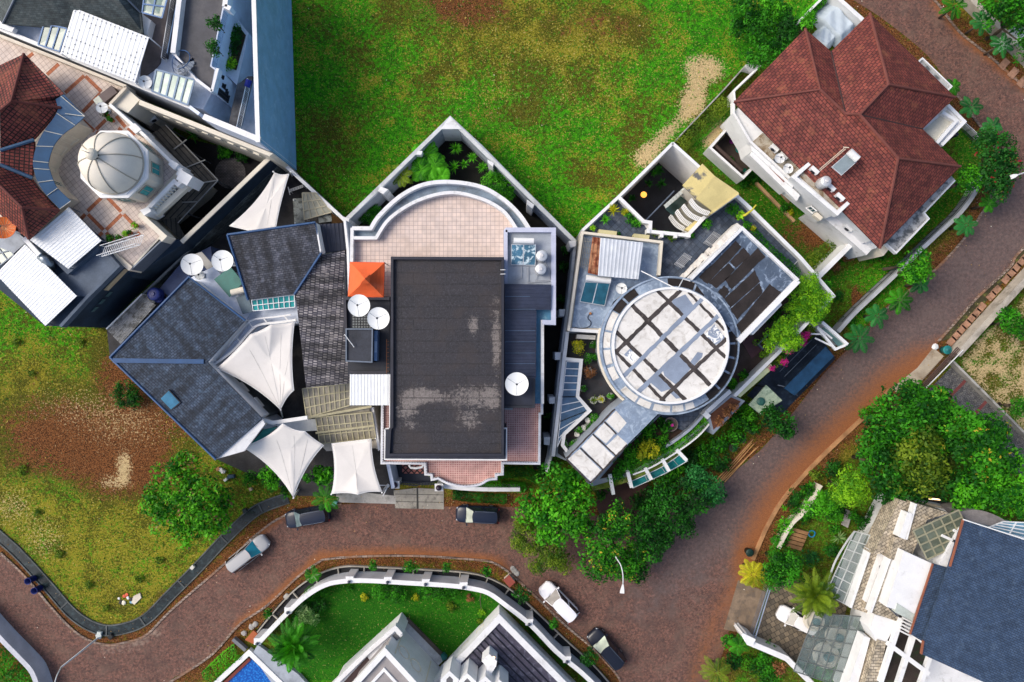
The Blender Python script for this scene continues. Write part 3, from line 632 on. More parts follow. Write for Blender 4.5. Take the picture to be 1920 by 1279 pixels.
# fallen leaves, pebbles and scraps strewn over road edges and lots: nobody could count them
g=seed(12,5); n=16000; X=g.uniform(-20,1940,n); Y=g.uniform(-20,1300,n); inRd=vin(X,Y,road_px)
de=vdist(X,Y,road_px+[road_px[0]]); on=(inRd&(g.uniform(size=n)<np.clip(.9-de/26,.03,1)))|(~inRd&(de<30)&~vin(X,Y,gg[2])&(g.uniform(size=n)<.8))|((vin(X,Y,leftlot)|vin(X,Y,field))&(g.uniform(size=n)<.13))
X,Y=X[on],Y[on]; k=len(X); P=np.stack([(X-960)*HC/F,(639.5-Y)*HC/F,g.uniform(.03,.09,k)],1)
V=leaves(g,P,unit(np.stack([g.normal(0,.3,k),g.normal(0,.3,k),np.ones(k)],1)),g.uniform(.05,.17,k),.7)
tag(leafobj('fallen_leaves',V,None,g.uniform(0,1,k),LEAF('fallen_leaf',(.10,.045,.02),(.50,.33,.14),(.75,.74,.70))),'fallen leaves and pale scraps strewn along the road edges and lots','leaves',kind='stuff')
# ---------------------------------------------------------------- building helpers
def bld(name,label,cat,px,py,group=None): 
    p=W(px,py,0); return thing(name,label,cat,(p.x,p.y,0),group)
def part(name,mat,parent,*prisms,ang=0,label=None):
    b=MB()
    for q in prisms: b.prism(*q)
    return tag(b.build(name,mat,parent,ang=ang),label)
def parapet(parent,path,z,h,w=.25,mat=None,closed=True,name='parapet',drop=.3):
    b=MB(); b.wall(path,w,z+h,z-drop,closed); return b.build(name,mat or white,parent)
def win(parent,A,B,u0,u1,z0,z1,frame=None,glass=None,name='window',bars=1,t=.07,side=1):
    """window on the vertical wall that runs A->B (world points); opens to the right-hand side of A->B times side"""
    A=Vector((A.x,A.y,0));B=Vector((B.x,B.y,0)); d=(B-A).normalized(); L=(B-A).length; n=Vector((d.y,-d.x,0))*side
    c=A+d*(L*(u0+u1)/2)+n*.03; c.z=(z0+z1)/2; w_=L*abs(u1-u0); h=z1-z0; rz=math.atan2(d.y,d.x)
    b=MB()
    for s in (-1,1):
        b.box(c+d*(s*w_/2),(t,.12,h+t),rz); b.box(c+Vector((0,0,s*h/2)),(w_-t,.116,t),rz)
    for k in range(1,bars+1): b.box(c+d*(w_*(k/(bars+1)-.5)),(t*.7,.10,h-t),rz)
    b.box(c+n*.04+Vector((0,0,-h/2-.05)),(w_+.16,.2,.05),rz)
    f=b.build(name,frame or whitec,parent)
    MB().box(c-n*.0,(w_-t,.03,h-t),rz).build('pane',glass or glassb,f)
    return f
def rail(parent,path,z,h=1.,mat=None,step=.14,name='railing',r=.018,world=False,rr=.035):
    P=[Vector(p) for p in path] if world else PX(path,z+h)
    b=MB()
    for a,c in zip(P[:-1],P[1:]):
        b.tube([a,c],rr,6); b.tube([a-Vector((0,0,h-.08)),c-Vector((0,0,h-.08))],rr*.7,5)
        L=(c-a).length; n=max(1,int(L/step))
        for k in range(n+1):
            q=a.lerp(c,k/n); b.tube([q,q-Vector((0,0,h))],r if k%8 else rr,4,cap=False)
    return b.build(name,mat or gmetal,parent)
def glassroof(parent,q,nu,nv,fm=None,gm=None,w_=.07,name='glass_roof',t=.08):
    """flat or sloping glazed roof: frame grid over a quad of 3-D points plus glass"""
    a,b_,c,d=[Vector(p) for p in q]; L=lambda u,v:a.lerp(b_,u).lerp(d.lerp(c,u),v)
    up=Vector((0,0,.03)); f=MB()
    for i in range(nu+1): f.bar(L(i/nu,0)+up,L(i/nu,1)+up,w_,t)
    for j in range(nv+1): f.bar(L(0,j/nv)+up*1.3,L(1,j/nv)+up*1.3,w_,t)
    fo=f.build(name,fm or wmetal,parent)
    MB().slab([L(0,0),L(1,0),L(1,1),L(0,1)],t=.02).build('glass',gm or glassg,fo); return fo
def skirt(parent,q,z0,mat,name='wall'): return MB().slab([Vector(p)-Vector((0,0,.1)) for p in q],z0=z0).build(name,mat,parent)
def roofplanes(parent,planes,mat,t=.18,name='roof',ang=0):
    b=MB()
    for q in planes: b.slab([W(*p) for p in q],t=t)
    return b.build(name,mat,parent,ang=ang)
def ridges(parent,lines,mat,r=.11,name='ridge_cap',n=6):
    for l in lines: MB().tube([W(*p) for p in l],r,n).build(name,mat,parent)
def stone(name,label,px,py,r,z=0,mat=None,cat='stone',group=None):
    g=seed(px,py,8); c=W(px,py,z); b=MB(); b.lathe([(.001,0),(r,.02),(r*.95,r*.35),(r*.6,r*.55),(.001,r*.6)],c,9)
    b.v=[(v[0]+g.normal(0,r*.1),v[1]+g.normal(0,r*.1),v[2]) for v in b.v]; return tag(b.build(name,mat or conc,smooth=False),label,cat,group)
shingle_g=MT('grey_shingles',(.065,.085,.088),(.032,.045,.050),(.020,.026,.03),.35,.18,.012,var=.3,dirt=(.075,.085,.085),dlo=.5,dhi=.75,dscale=1.2)
redtile=MT('red_clay_tiles',(.25,.055,.040),(.14,.028,.026),(.016,.005,.005),.30,.36,.045,offset=0,var=.3,bmp=1.,dirt=(.30,.10,.055),dlo=.5,dhi=.8)
tbeige=MT('beige_terrace_tiles',(.62,.53,.47),(.54,.46,.42),(.34,.27,.24),.42,.42,.02,offset=0,var=.12,bmp=.15,dirt=(.40,.31,.26),dlo=.5,dhi=.8)
tband=MT('red_band_tiles',(.42,.14,.06),(.36,.11,.05),(.16,.06,.04),.42,.42,.02,offset=0,var=.15,bmp=.15)
awnb=M('blue_awning_metal',(.020,.075,.17),.5,.12,metal=.2)
# ================================================================ A: white and blue modern house, top left
A=bld('blue_walled_house','modern white and blue house with a long blue side wall, top left corner','house',470,150)
part('wall',wblue,A,([(350,-120),(436,-120),(420,12),(397,125),(408,128),(398,171),(368,149),(324,99)],8.4))
part('terrace_floor',M('dark_grey_terrace',(.085,.085,.095),.8,.14,dirt=(.13,.125,.13),dlo=.45,dhi=.75),A,([(353,-118),(432,-118),(417,12),(393,124),(402,131),(395,167),(369,145),(328,97)],8.43,8.3))
MB().wall([(350,-120),(324,99)],.45,9.2,8.2).wall([(325,99),(368,150)],.18,8.8,8.2).wall([(368,149),(397,171)],.25,9.0,8.2).wall([(397,171),(408,128)],.25,9.0,8.2).wall([(438,-120),(421,12)],.45,9.2,8.2).wall([(421,11),(432,16)],.4,9.2,8.2).build('parapet',white,A)
rail(A,[(419,20),(397,122)],8.4,.9,M('rail_blue',(.12,.22,.4),.5))
part('lower_wall',wblue,A,([(268,62),(345,-120),(200,-120),(0,-120),(-120,-120),(-120,0),(0,52),(355,199),(381,205),(398,172),(368,150),(324,100),(300,110)],6.6))
part('lower_terrace',M('brown_grey_deck',(.13,.11,.11),.85,.2),A,([(268,30),(318,-100),(342,-100),(300,118),(292,128),(262,150),(268,90)],6.75,6.5))
b=MB(); 
b.wall([(-120,5),(0,54),(355,200)],.3,7.4,0); b.wall([(355,200),(381,219)],.3,9.2,0,z1b=10.0); b.wall([(381,219),(486,263)],.42,10.3,0); b.build('south_wall',wblue,A)
MB().wall([(381,218),(487,262)],.5,10.36,10.2).wall([(-120,5),(0,54),(355,200)],.36,7.46,7.3).build('wall_coping',whitec,A)
# long blue side wall
P0=W(476,-120,10.3); Pt=PX([(476,-120),(487.5,265)],10.3)
b=MB(); x0=Pt[0].x; p1,p2=Pt; dd_=Vector((-.33,0,0))
b.slab([p1,p2,p2+dd_,p1+dd_],z0=0); b.build('side_wall',bluew,A)
MB().slab([p1+Vector((.03,0,.08)),p2+Vector((.03,-.1,.08)),p2+dd_+Vector((-.03,-.1,.08)),p1+dd_+Vector((-.03,0,.08))],t=.1).build('side_coping',whitec,A)
# inner yard: planter, balcony
part('planter_wall',wblue,A,([(432,20),(466,62),(444,160),(410,126)],5.2))
part('planter_soil',soil,A,([(434,34),(461,66),(443,132),(419,122)],5.23,5.1))
part('balcony',concd,A,([(444,160),(465,143),(474,143),(449,246),(428,236)],5.2,4.9))
part('yard_block',wblue,A,([(466,-120),(470,60),(476,150),(484,262),(449,246),(470,143),(466,60)],2.0))
rail(A,[(464,147),(443,240)],5.2,1.0,wmetal)
Af=W(408,128,8.4); Ab=W(398,171,8.4)
for k,(u0,u1,z0,z1) in enumerate(((.12,.22,7.2,7.5),(.38,.5,6.5,6.9),(.5,.55,6.0,6.9),(.56,.66,5.7,6.0))): win(A,Ab,Af,1-u1,1-u0,z0,z1,dark,black,bars=0,t=.04)
win(A,Ab,Af,.05,.32,5.3,7.3,dark,black,name='door',bars=1)
tag(MB().tube([W(467,150,6.3),W(463,163,6.2)],.28,10).build('rolled_awning',M('blue_cloth',(.01,.02,.22),.8)),'dark blue rolled awning at the balcony railing by the blue wall','awning')
# roofs
rf=[[(5,44,8.4),(128,55,8.2),(268,63,8.2),(264,24,8.3),(170,-70,11.6),(60,-70,11.6)],[(5,44,8.4),(60,-70,11.6),(-60,-140,8.4),(-60,-20,8.4)],[(264,24,8.3),(268,-10,8.3),(330,-130,8.3),(170,-70,11.6)]]
roofplanes(A,rf,shingle_g,.2); ridges(A,[[(5,44,8.45),(60,-70,11.65)],[(264,24,8.35),(170,-70,11.65)]],gmetal,.09)
part('pale_eave_wall',wmetal,A,([(264,24),(283,38),(276,66),(267,63)],7.6,6.6))
part('pale_side_roof',wmetal,A,([(-60,-60),(28,-60),(4,44),(27,52),(22,60),(-60,30)],8.0,7.5))
q=[W(139,15,9.1),W(279,70,9.1),W(253,155,8.7),W(113,100,8.7)]
c_=thing('corrugated_canopy','white corrugated canopy with rows of screws on the blue walled house','canopy',tuple(sum(q,Vector())/4-Vector((0,0,2.3))))
MB().corr(q,.42,.025).build('roof_sheet',wmetal,c_)
b=MB()
g=seed(9,9)
for j in range(9):
    for i in range(17):
        u=(i+.5)/17; v=(j+.5)/9+g.uniform(-.01,.01); 
        if (j in (0,5,7,8)) or g.uniform()<.35:
            p=q[0].lerp(q[1],u).lerp(q[3].lerp(q[2],u),v); b.box(p+Vector((0,0,.06)),(.07,.07,.03))
b.build('screws',dark,c_)
b=MB()
for p in q: b.tube([p-Vector((0,0,.08)),(p.x,p.y,6.6)],.06,6)
b.build('post',wmetal,c_)
glassroof(A,[W(83,45,8.3),W(126,54,8.3),W(112,97,7.8),W(72,84,7.8)],3,1,M('blue_frame',(.10,.2,.4),.5),glassg,.12,'skylight')
glassroof(A,[W(271,-8,9.0),W(315,-8,9.0),W(304,34,8.6),W(267,24,8.6)],2,2,M('blue_frame',(.10,.2,.4)),glassg,.12,'skylight')
f=glassroof(A,[W(293,131,8.2),W(365,150,8.2),W(352,197,7.8),W(285,171,7.8)],5,1,M('frame_bluegrey',(.16,.24,.36),.5),GLASS('skylight_pale',(.32,.42,.36),.2),.16,'skylight')
rail(A,[(336,-20),(313,100)],7.4,1.0,M('rail_blue'   ,(.12,.22,.4)),.2); rail(A,[(323,-20),(302,108)],6.8,1.0,whitec,.2)
part('louvre_strip',dark,A,([(326,-60),(337,-60),(312,108),(301,108)],7.1,6.7))
# spiral staircase
sc_=W(343,122,8.4); ss=thing('spiral_staircase','blue metal spiral staircase climbing to the grey terrace','staircase',(sc_.x,sc_.y,6.7))
MB().tube([(sc_.x,sc_.y,6.7),(sc_.x,sc_.y,10)],.07,8).build('centre_pole',navytrim,ss)
tr=MB(); hr=[]
for k in range(15):
    a=R(200-k*19); z=6.9+k*.17; r0,r1=.08,1.15; da=R(9)
    tr.slab([(sc_.x+r0*math.cos(a-da),sc_.y+r0*math.sin(a-da),z),(sc_.x+r1*math.cos(a-da),sc_.y+r1*math.sin(a-da),z),(sc_.x+r1*math.cos(a+da*.7),sc_.y+r1*math.sin(a+da*.7),z),(sc_.x+r0*math.cos(a+da),sc_.y+r0*math.sin(a+da),z)],t=.05)
    hr.append((sc_.x+1.18*math.cos(a),sc_.y+1.18*math.sin(a),z+.9))
tr.build('steps',gmetal,ss); b=MB().tube(hr,.04,6)
for p in hr: b.tube([p,(p[0],p[1],p[2]-.9)],.02,4)
b.build('handrail',navytrim,ss)
dish('white satellite dish beside the white corrugated canopy, top left',272,154,8.2,.58,6.9,tilt=(.2,-.15))
# trees in the terrace and planter
for x,y,r,lb in ((403,45,.9,'thin potted tree at the upper end of the grey terrace rail'),(400,90,.95,'thin potted tree at the lower end of the grey terrace rail')):
    tree('terrace_tree',lb,'tree',[(x-4,y-2,10.3,r*.6),(x+5,y+6,10.2,r*.6),(x+3,y-9,10.4,r*.45)],'dark',.17,.33,.8,'thin trees by the terrace railing',th=.05,z0=8.43)
shrub('dark green shrubs filling the long planter beside the terrace',441,66,.95,5.2,'dark'); shrub('deep green bush in the middle of the long planter',436,88,.9,5.2,'dark')
shrub('bright lime bush at the foot of the long planter',431,119,.75,5.2,'lime')
# ================================================================ B: cream house with the cupola
B=bld('cupola_house','cream villa with red tiled roofs, tiled roof terrace and curved blue awning, left edge','house',130,300)
TZ=6.8
ter=[(-80,40),(20,76),(236,164),(205,196),(262,246),(318,303),(350,328),(336,345),(275,395),(262,402),(305,441),(250,500),(150,470),(-80,470)]
part('wall',cream,B,(ter,TZ-.02))
part('terrace_floor',tbeige,B,([(-78,44),(20,79),(230,166),(200,197),(258,247),(312,303),(330,322),(270,392),(258,402),(300,441),(248,497),(150,467),(-78,467)],TZ,TZ-.1),ang=38)
for P in ([(110,120),(88,140)],[(158,142),(122,174)],[(160,143),(190,172)],[(188,175),(155,210)],[(155,226),(177,246)],[(198,225),(180,243)],[(218,218),(235,238)],[(240,240),(252,254)],[(228,245),(222,240)],[(62,100),(52,108)],
          [(190,371),(164,396)],[(202,371),(227,397)],[(165,402),(194,431)],[(228,402),(199,431)],[(232,402),(253,424)],[(160,402),(152,410)],[(192,436),(184,444)],[(199,436),(210,448)],[(262,436),(252,446)],[(182,246),(184,252)]):
    p,q_=[W(a[0],a[1],TZ+.012) for a in P]; d=(q_-p).normalized(); s=Vector((-d.y,d.x,0))*.17; MB().slab([p+s,q_+s,q_-s,p-s],t=.02).build('tile_band',tband,B,ang=40)
MB().wall([(-80,36),(18,74),(236,162)],.28,7.6,6).wall([(236,163),(205,196)],.25,7.6,6).build('north_parapet',beige,B)
MB().wall([(205,196),(262,246),(320,303)],.28,7.9,5.5).wall([(320,303),(338,318),(334,326),(346,334),(333,346),(326,340),(275,393)],.34,7.7,5.5).build('parapet',whitec,B)
for q in ([(240,238),(253,231),(265,243),(254,251)],[(322,300),(335,308),(326,318),(315,308)],[(262,394),(278,388),(284,396),(270,404)],[(339,318),(361,331),(350,348),(330,336)]): MB().prism(q,7.95,5.5).build('parapet_pier',whitec,B)
bl=MB(); a0,a1=W(326,345,7.1),W(286,385,7.1)
for k in range(9):
    p=a0.lerp(a1,k/8)+Vector((.28,-.28,0)); bl.lathe([(.06,-.4),(.11,-.2),(.05,0),(.09,.2),(.06,.35)],p,8)
bl.build('baluster',cream,B); MB().wall([(350,347),(290,402)],.5,6.9,6.3).wall([(262,402),(307,443),(300,450)],.45,7.3,5.6).build('ledge',cream,B)
part('stair_head',cream,B,([(238,166),(262,187),(240,212),(209,197)],7.2))
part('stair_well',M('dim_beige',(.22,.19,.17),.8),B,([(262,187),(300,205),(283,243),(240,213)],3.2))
# cupola
dc=W(214,308,10.0); cu=thing('cupola','white ribbed dome on an octagonal drum with arched windows on the tiled terrace','cupola',(dc.x,dc.y,TZ))
oct_=lambda r,z,o=22.5:[Vector((dc.x+r*math.cos(R(45*k+o)),dc.y+r*math.sin(R(45*k+o)),z)) for k in range(8)]
MB().slab(oct_(3.0,9.75),z0=TZ-.01).build('drum',cream,cu)
MB().slab(oct_(3.25,10.0),t=.22).slab(oct_(2.95,10.12),t=.12).slab(oct_(3.12,9.72),t=.1).build('cornice',whitec,cu)
prf=[(2.68*math.cos(R(a)),10.1+2.7*math.sin(R(a))) for a in range(0,82,6)]+[(.33,12.8)]
MB().lathe(prf,(dc.x,dc.y,0),48).build('dome_shell',M('dome_cream',(.74,.69,.60),.5,.04),cu,True)
rb=MB()
for k in range(8):
    a=R(45*k+10); rb.tube([(dc.x+(r+.03)*math.cos(a),dc.y+(r+.03)*math.sin(a),z) for r,z in prf],.055,6)
rb.lathe([(2.66,10.12),(2.78,10.12),(2.78,10.22),(2.66,10.24)],(dc.x,dc.y,0),40); rb.build('rib',M('taupe_rib',(.42,.38,.31),.7),cu)
MB().lathe([(.5,12.6),(.5,12.75),(.36,12.78),(.36,13.2),(.5,13.22),(.52,13.3)]+[(.5*math.cos(R(a)),13.3+.42*math.sin(R(a))) for a in (20,40,60,80,90)],(dc.x,dc.y,0),20).build('lantern',cream,cu,False)
MB().tube([(dc.x,dc.y,13.7),(dc.x-.05,dc.y,14.6)],.04,6,.01).build('spire',gmetal,cu)
lw=MB()
for k in range(8):
    a=R(45*k); lw.box((dc.x+.37*math.cos(a),dc.y+.37*math.sin(a),12.99),(.02,.14,.3),a)
lw.build('lantern_window',dark,cu)
P8=oct_(3.0,0)
for k in range(8):
    a,b_=P8[k],P8[(k+1)%8]; f=win(cu,a,b_,.28,.72,7.6,9.0,M('taupe_rib',(.42,.38,.31)),glasst,bars=1)
    m_=(a+b_)/2; nn=Vector((m_.x-dc.x,m_.y-dc.y,0)).normalized(); tt=Vector((-nn.y,nn.x,0))
    MB().tube([m_+nn*.06+tt*(.62*math.cos(R(q)))+Vector((0,0,9.05+.35*math.sin(R(q)))) for q in range(0,181,20)],.06,5).build('arch',cream,f)
# roofs
zE,zR=9.6,12.0
body=[(104,188),(120,178),(158,217),(140,235),(117,253),(100,275),(92,305),(93,318),(100,338),(108,353),(131,376),(112,394),(56,447),(-80,440),(-80,120),(45,103)]
bz=MB(); q=PX(body,zE); cx_=W(0,300,zE)
bz.slab([p+(Vector((cx_.x,cx_.y,0))-Vector((p.x,p.y,0))).normalized()*1.0+Vector((0,0,-.3)) for p in q],z0=TZ-.02); bz.build('upper_wall',beige,B)
rp_=[[(45,101,zE),(120,176,zE),(106,187,zE),(114,202,zE),(21,190,zR)],[(21,190,zR),(114,202,zE),(64,260,zE),(0,280,10.6),(0,207,zR+.2)],[(45,101,zE),(21,190,zR),(0,207,zR+.2),(-60,230,11),(-60,150,zE)],
 [(64,265,zE+.1),(60,331,zE+.1),(0,307,10.8),(0,284,10.8)],[(0,312,10.8),(61,337,zE),(74,356,zE),(111,394,zE),(41,389,zR-.3),(0,348,zR),(-60,300,zR)],[(41,389,zR-.3),(54,448,zE),(30,432,zE),(0,402,zE),(-60,360,zE),(-60,300,zR),(0,348,zR)],[(41,389,zR-.3),(111,394,zE),(54,448,zE)]]
roofplanes(B,rp_,redtile,.2)
ridges(B,[[(45,101,zE+.1),(21,190,zR+.1),(114,202,zE+.1)],[(21,190,zR+.1),(0,207,zR+.3)],[(0,348,zR+.1),(41,389,zR-.2),(111,394,zE+.1)],[(41,389,zR-.2),(54,448,zE+.1)]],M('ridge_red',(.13,.035,.03),.8),.13)
ridges(B,[[(64,262,zE+.2),(0,282,10.8)],[(61,334,zE+.2),(0,309,10.8)]],M('gutter_blue',(.05,.11,.2),.5),.17,'valley_gutter')
aw=MB(); oi=[(159,218),(141,235),(117,253),(100,275),(91,305),(93,318),(100,338),(108,353),(133,377)]; oo=[(114,180),(106,212),(83,245),(68,274),(62,302),(63,316),(71,342),(88,367),(112,392)]
oi2=cr(oi,4); oo2=cr(oo,4)
for i in range(len(oi2)-1): aw.slab([W(*oo2[i],9.75),W(*oo2[i+1],9.75),W(*oi2[i+1],9.45),W(*oi2[i],9.45)],t=.08)
aw.slab([W(104,186,9.75),W(120,177,9.6),W(159,218,9.46),W(112,215,9.75)],t=.08)
ao=aw.build('curved_awning',awnb,B)
sm=MB()
for i in (0,1,2,3,4,5,6,7,8): sm.tube([W(*oo[i],9.79),W(*oi[i],9.5)],.035,5)
sm.tube([W(159,218,9.5),W(122,213,9.8)],.035,5); sm.build('seam',M('pale_seam',(.55,.55,.5),.6),ao)
for i in (1,2,4,6):
    a,b_=W(*oi2[i*4],9.45),W(*oi2[min(i*4+4,len(oi2)-1)],9.45); c0=Vector((cx_.x,cx_.y,0))
    a=a+(c0-Vector((a.x,a.y,0))).normalized()*.95; b_=b_+(c0-Vector((b_.x,b_.y,0))).normalized()*.95
    win(B,a,b_,.2,.8,7.4,8.8,cream,glassb,side=-1 if False else 1)
    win(B,a,b_,.2,.8,7.4,8.8,cream,glassb,side=-1)
# courtyard of the cupola house
part('courtyard_wall',cream,B,([(262,187),(512,288),(505,293),(260,196)],7.4))
b=MB(); 
for k in range(9):
    x=285+k*24; y=200+k*9.8; b.prism([(x,y+2),(x+11,y+6),(x+8,y+13),(x-3,y+9)],6.2,5.4)
b.build('window_hood',cream,B)
MB().wall([(512,288),(341,453)],.32,5.0,0).build('garden_wall',navyw,B); MB().wall([(514,287),(340,454)],.4,5.06,4.9).build('garden_wall_coping',cream,B)
aw=thing('slatted_canopy','L shaped dark brown slatted canopy round the cupola terrace','canopy',tuple(W(370,340,0)))
slat=MT('weathered_slats',(.085,.075,.06),(.055,.05,.042),(.012,.012,.012),6.,.42,.05,var=.3,dirt=(.03,.03,.03),dlo=.5,dhi=.8)
MB().slab([W(285,250,4.6),W(309,235,4.2),W(408,338,4.2),W(365,345,4.6)],t=.1).build('roof_panel',slat,aw,ang=-38); MB().slab([W(365,345,4.6),W(408,338,4.2),W(347,405,4.2),W(300,412,4.6)],t=.1).slab([W(302,412,4.5),W(345,404,4.1),W(335,420,4.1),W(349,449,4.1),W(338,452,4.2)],t=.1).build('roof_panel',slat,aw,ang=50)
b=MB()
for p,q_ in (((310,234,4.3),(409,338,4.3)),((409,338,4.3),(334,418,4.3)),((365,345,4.7),(409,338,4.3)),((326,280,4.55),(350,262,4.35)),((345,316,4.5),(385,300,4.35)),((330,380,4.5),(372,378,4.3))): b.bar(W(*p),W(*q_),.1,.1)
b.build('gutter',M('gutter_grey',(.25,.25,.24),.6),aw)
b=MB()
for p in ((309,236),(360,286),(406,338),(350,400)): q_=W(*p,4.1); b.tube([(q_.x,q_.y,0),q_],.08,6)
b.build('post',concd,aw)
mb=MB(); c=W(432,325); mb.lathe([(.001,.05),(1.6,.05),(1.6,0)],c,32); struct('courtyard_patio',mb,MT('patio_bricks',(.16,.14,.14),(.11,.10,.10),(.04,.04,.04),.3,.15,.02,var=.3))
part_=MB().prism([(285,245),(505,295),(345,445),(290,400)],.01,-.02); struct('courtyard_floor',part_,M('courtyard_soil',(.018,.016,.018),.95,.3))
spiky('palm-like plant with long leaves in the dark cupola house courtyard',362,252,1.6,1.3,16,'mid',.14,group='courtyard plants by the cupola house')
shrub('round green bush in the dark courtyard of the cupola house',421,285,.8,0,'mid'); shrub('dark spreading bush near the courtyard corner wall',455,295,.8,0,'dark')
for x,y,r,lf,lb in ((258,424,.33,'lime','large round plant in a terracotta pot at the terrace corner'),(247,437,.25,'mid','small plant in a brown pot second along the terrace edge'),(240,440,.3,'lime','leafy pot plant in the middle of the terrace edge row'),(228,447,.3,'mid','green pot plant near the white ladder'),(213,450,.45,'mid','spreading dark pot plant left of the white ladder'),(213,227,.35,'mid','bushy pot plant beside the small terrace dish'),(203,217,.4,'dark','dark leafy pot plant next to the small terrace dish')):
    pot_plant(lb,x,y,TZ,r,lf,pr=.2,ph=.3,mat=terra)
dish('small white dish on the tiled terrace of the cupola house',191,202,7.9,.52,TZ,tilt=(.15,.1))
b=W(205,178,TZ+.5); tag(MB().box((b.x,b.y,TZ+.35),(1.5,.8,.7),R(38)).box((b.x,b.y,TZ+.72),(1.55,.85,.05),R(38)).build('roof_hatch',M('hatch_brown',(.10,.07,.07),.6)),'brown roof hatch on the cupola house terrace by the stair head','hatch')
b=W(186,187,TZ+.3); tag(MB().box((b.x,b.y,TZ+.12),(1.0,.8,.22),R(38)).box((b.x,b.y,TZ+.25),(.85,.65,.04),R(38)).build('rooflight',glassg),'square green glass rooflight on the tiled terrace','rooflight')
ac('outdoor air conditioner unit in the dim yard of the cupola house',285,222,3.25,30)
# ================================================================ C: navy annex with white sheet roofs
Cc=bld('navy_annex','dark navy rendered annex with white corrugated roofs and a tall blank side wall, left edge','house',120,520)
part('wall',navyw,Cc,([(120,390),(198,455),(224,500),(163,558),(113,612),(84,611),(-80,480),(-80,380)],7.3))
part('flat_roof',M('blue_grey_roof',(.10,.13,.18),.85,.15,dirt=(.07,.09,.12),dlo=.5,dhi=.8),Cc,([(185,461),(218,500),(160,556),(142,555),(106,518),(150,490)],7.36,7.2))
MB().wall([(186,459),(221,499),(162,558),(113,612)],.28,7.75,7).wall([(184,462),(127,508),(83,464)],.5,7.9,7).build('parapet',M('navy_coping',(.07,.10,.15),.7),Cc)
part('lower_wall',navyw,Cc,([(224,500),(311,443),(346,452),(340,460),(247,520)],5.0)); 
b=MB(); b.prism([(283,424),(310,444),(246,505),(222,480)],6.3,5); b.build('low_roof',dark,Cc)
for k,(x,y) in enumerate(((279,447),(263,463),(246,480))): glassroof(Cc,[W(x-5,y-6,6.5),W(x+4,y-6,6.5),W(x+9,y+6,6.5),W(x-1,y+5,6.5)],2,2,gmetal,glassb,.06,'rooflight')
MB().wall([(310,444),(246,505)],.12,7.0,5).build('edge_beam',gmetal,Cc); MB().wall([(192,460),(245,504)],.5,7.1,5).build('cream_beam',beige,Cc)
fa,fb=W(222,500,7.3),W(113,612,7.3)
q0=Vector((fa.x,fa.y,0)); q1=Vector((fb.x,fb.y,0)); dd2=(q1-q0).normalized(); nn2=Vector((-dd2.y,dd2.x,0)); 
if nn2.x<0: nn2=-nn2
lv=MB(); L=(q1-q0).length
for k in range(22): lv.box(q0+dd2*(L*(.02+.36*k/22))+nn2*.04+Vector((0,0,5.9)),(.12,.06,.75),math.atan2(dd2.y,dd2.x))
lv.build('louvre',M('louvre_tan',(.45,.37,.25),.7),Cc)
for k in range(3):
    v_=MB()
    for j in range(4): v_.box(q0+dd2*(L*(.40+.13*k+.02*j))+nn2*.03+Vector((0,0,4.9-.05*k)),(.14,.05,.5),math.atan2(dd2.y,dd2.x))
    v_.build('vent',M('vent_teal',(.05,.11,.13),.6),Cc)
def sheetroof(name,label,q,zb,per=.33,mat=None,posts=True,period_dir=0):
    q=[W(*p) for p in q]; c=sum(q,Vector())/4; t=thing(name,label,'canopy',(c.x,c.y,zb))
    MB().corr(q,per*.85,.022).build('roof_sheet',mat or wmetal,t)
    b=MB()
    for p in q: b.tube([p-Vector((0,0,.1)),(p.x+(c.x-p.x)*.06,p.y+(c.y-p.y)*.06,zb)],.05,6)
    b.build('post',gmetal,t); return t
sheetroof('corrugated_roof','white corrugated sheet roof nearest the tiled terrace on the navy annex',[(56,450,8.9),(128,504,8.5),(190,451,8.5),(129,388,8.9)],7.3)
sheetroof('corrugated_roof','larger white corrugated sheet roof at the outer corner of the navy annex',[(-8,514,8.4),(85,611,8.0),(144,555,8.3),(47,458,8.6)],7.3)
t=thing('ladder','white metal ladder lying across to the tiled terrace','ladder',tuple(W(230,462,7.3)))
b=MB(); A0,A1=W(194,472,8.0),W(266,450,7.8); s=Vector((.16,.45,0))
for o_ in (-s,s,): b.tube([A0+o_,A1+o_],.05,6)
for k in range(19): p=A0.lerp(A1,k/18); b.tube([p-s,p+s],.025,5)
for o_ in (-s,s,):
    b.tube([A0+o_+Vector((0,0,.8)),A1+o_+Vector((0,0,.8))],.035,6)
    for k in range(0,19,3): p=A0.lerp(A1,k/18)+o_; b.tube([p,p+Vector((0,0,.8))],.02,5)
b.build('frame',whitec,t)
t=thing('vent_duct','bent metal vent duct between the two white corrugated roofs','duct',tuple(W(90,495,7.3)))
MB().tube([W(76,480,8.4),W(85,488,8.4),W(93,494,8.2),W(97,500,7.4)],.38,14).build('pipe',M('duct_metal',(.28,.33,.38),.35,metal=.6),t,True)
MB().wall([(44,446),(73,478)],.4,8.9,8.7).build('white_channel',whitec,t)
dish('orange mesh satellite dish with pale ribs at the left edge',6,427,10.0,.98,8.0,M('orange_mesh',(.60,.12,.01),.6),tilt=(.25,.1),ribs=True,group=None)
C2=bld('side_wing','glass roofed side wing with pale green skylight at the left edge','house',-10,470)
part('wall',navyw,C2,([(-80,430),(28,478),(4,505),(-80,470)],7.5)); glassroof(C2,[W(-40,440,7.8),W(8,452,7.8),(W(27,478,7.8)),W(2,497,7.8)],2,3,gmetal,glassg,.1,'skylight')
part('wall',greyp,C2,([(0,405),(28,432),(52,452),(26,475),(-60,440)],7.9,5))
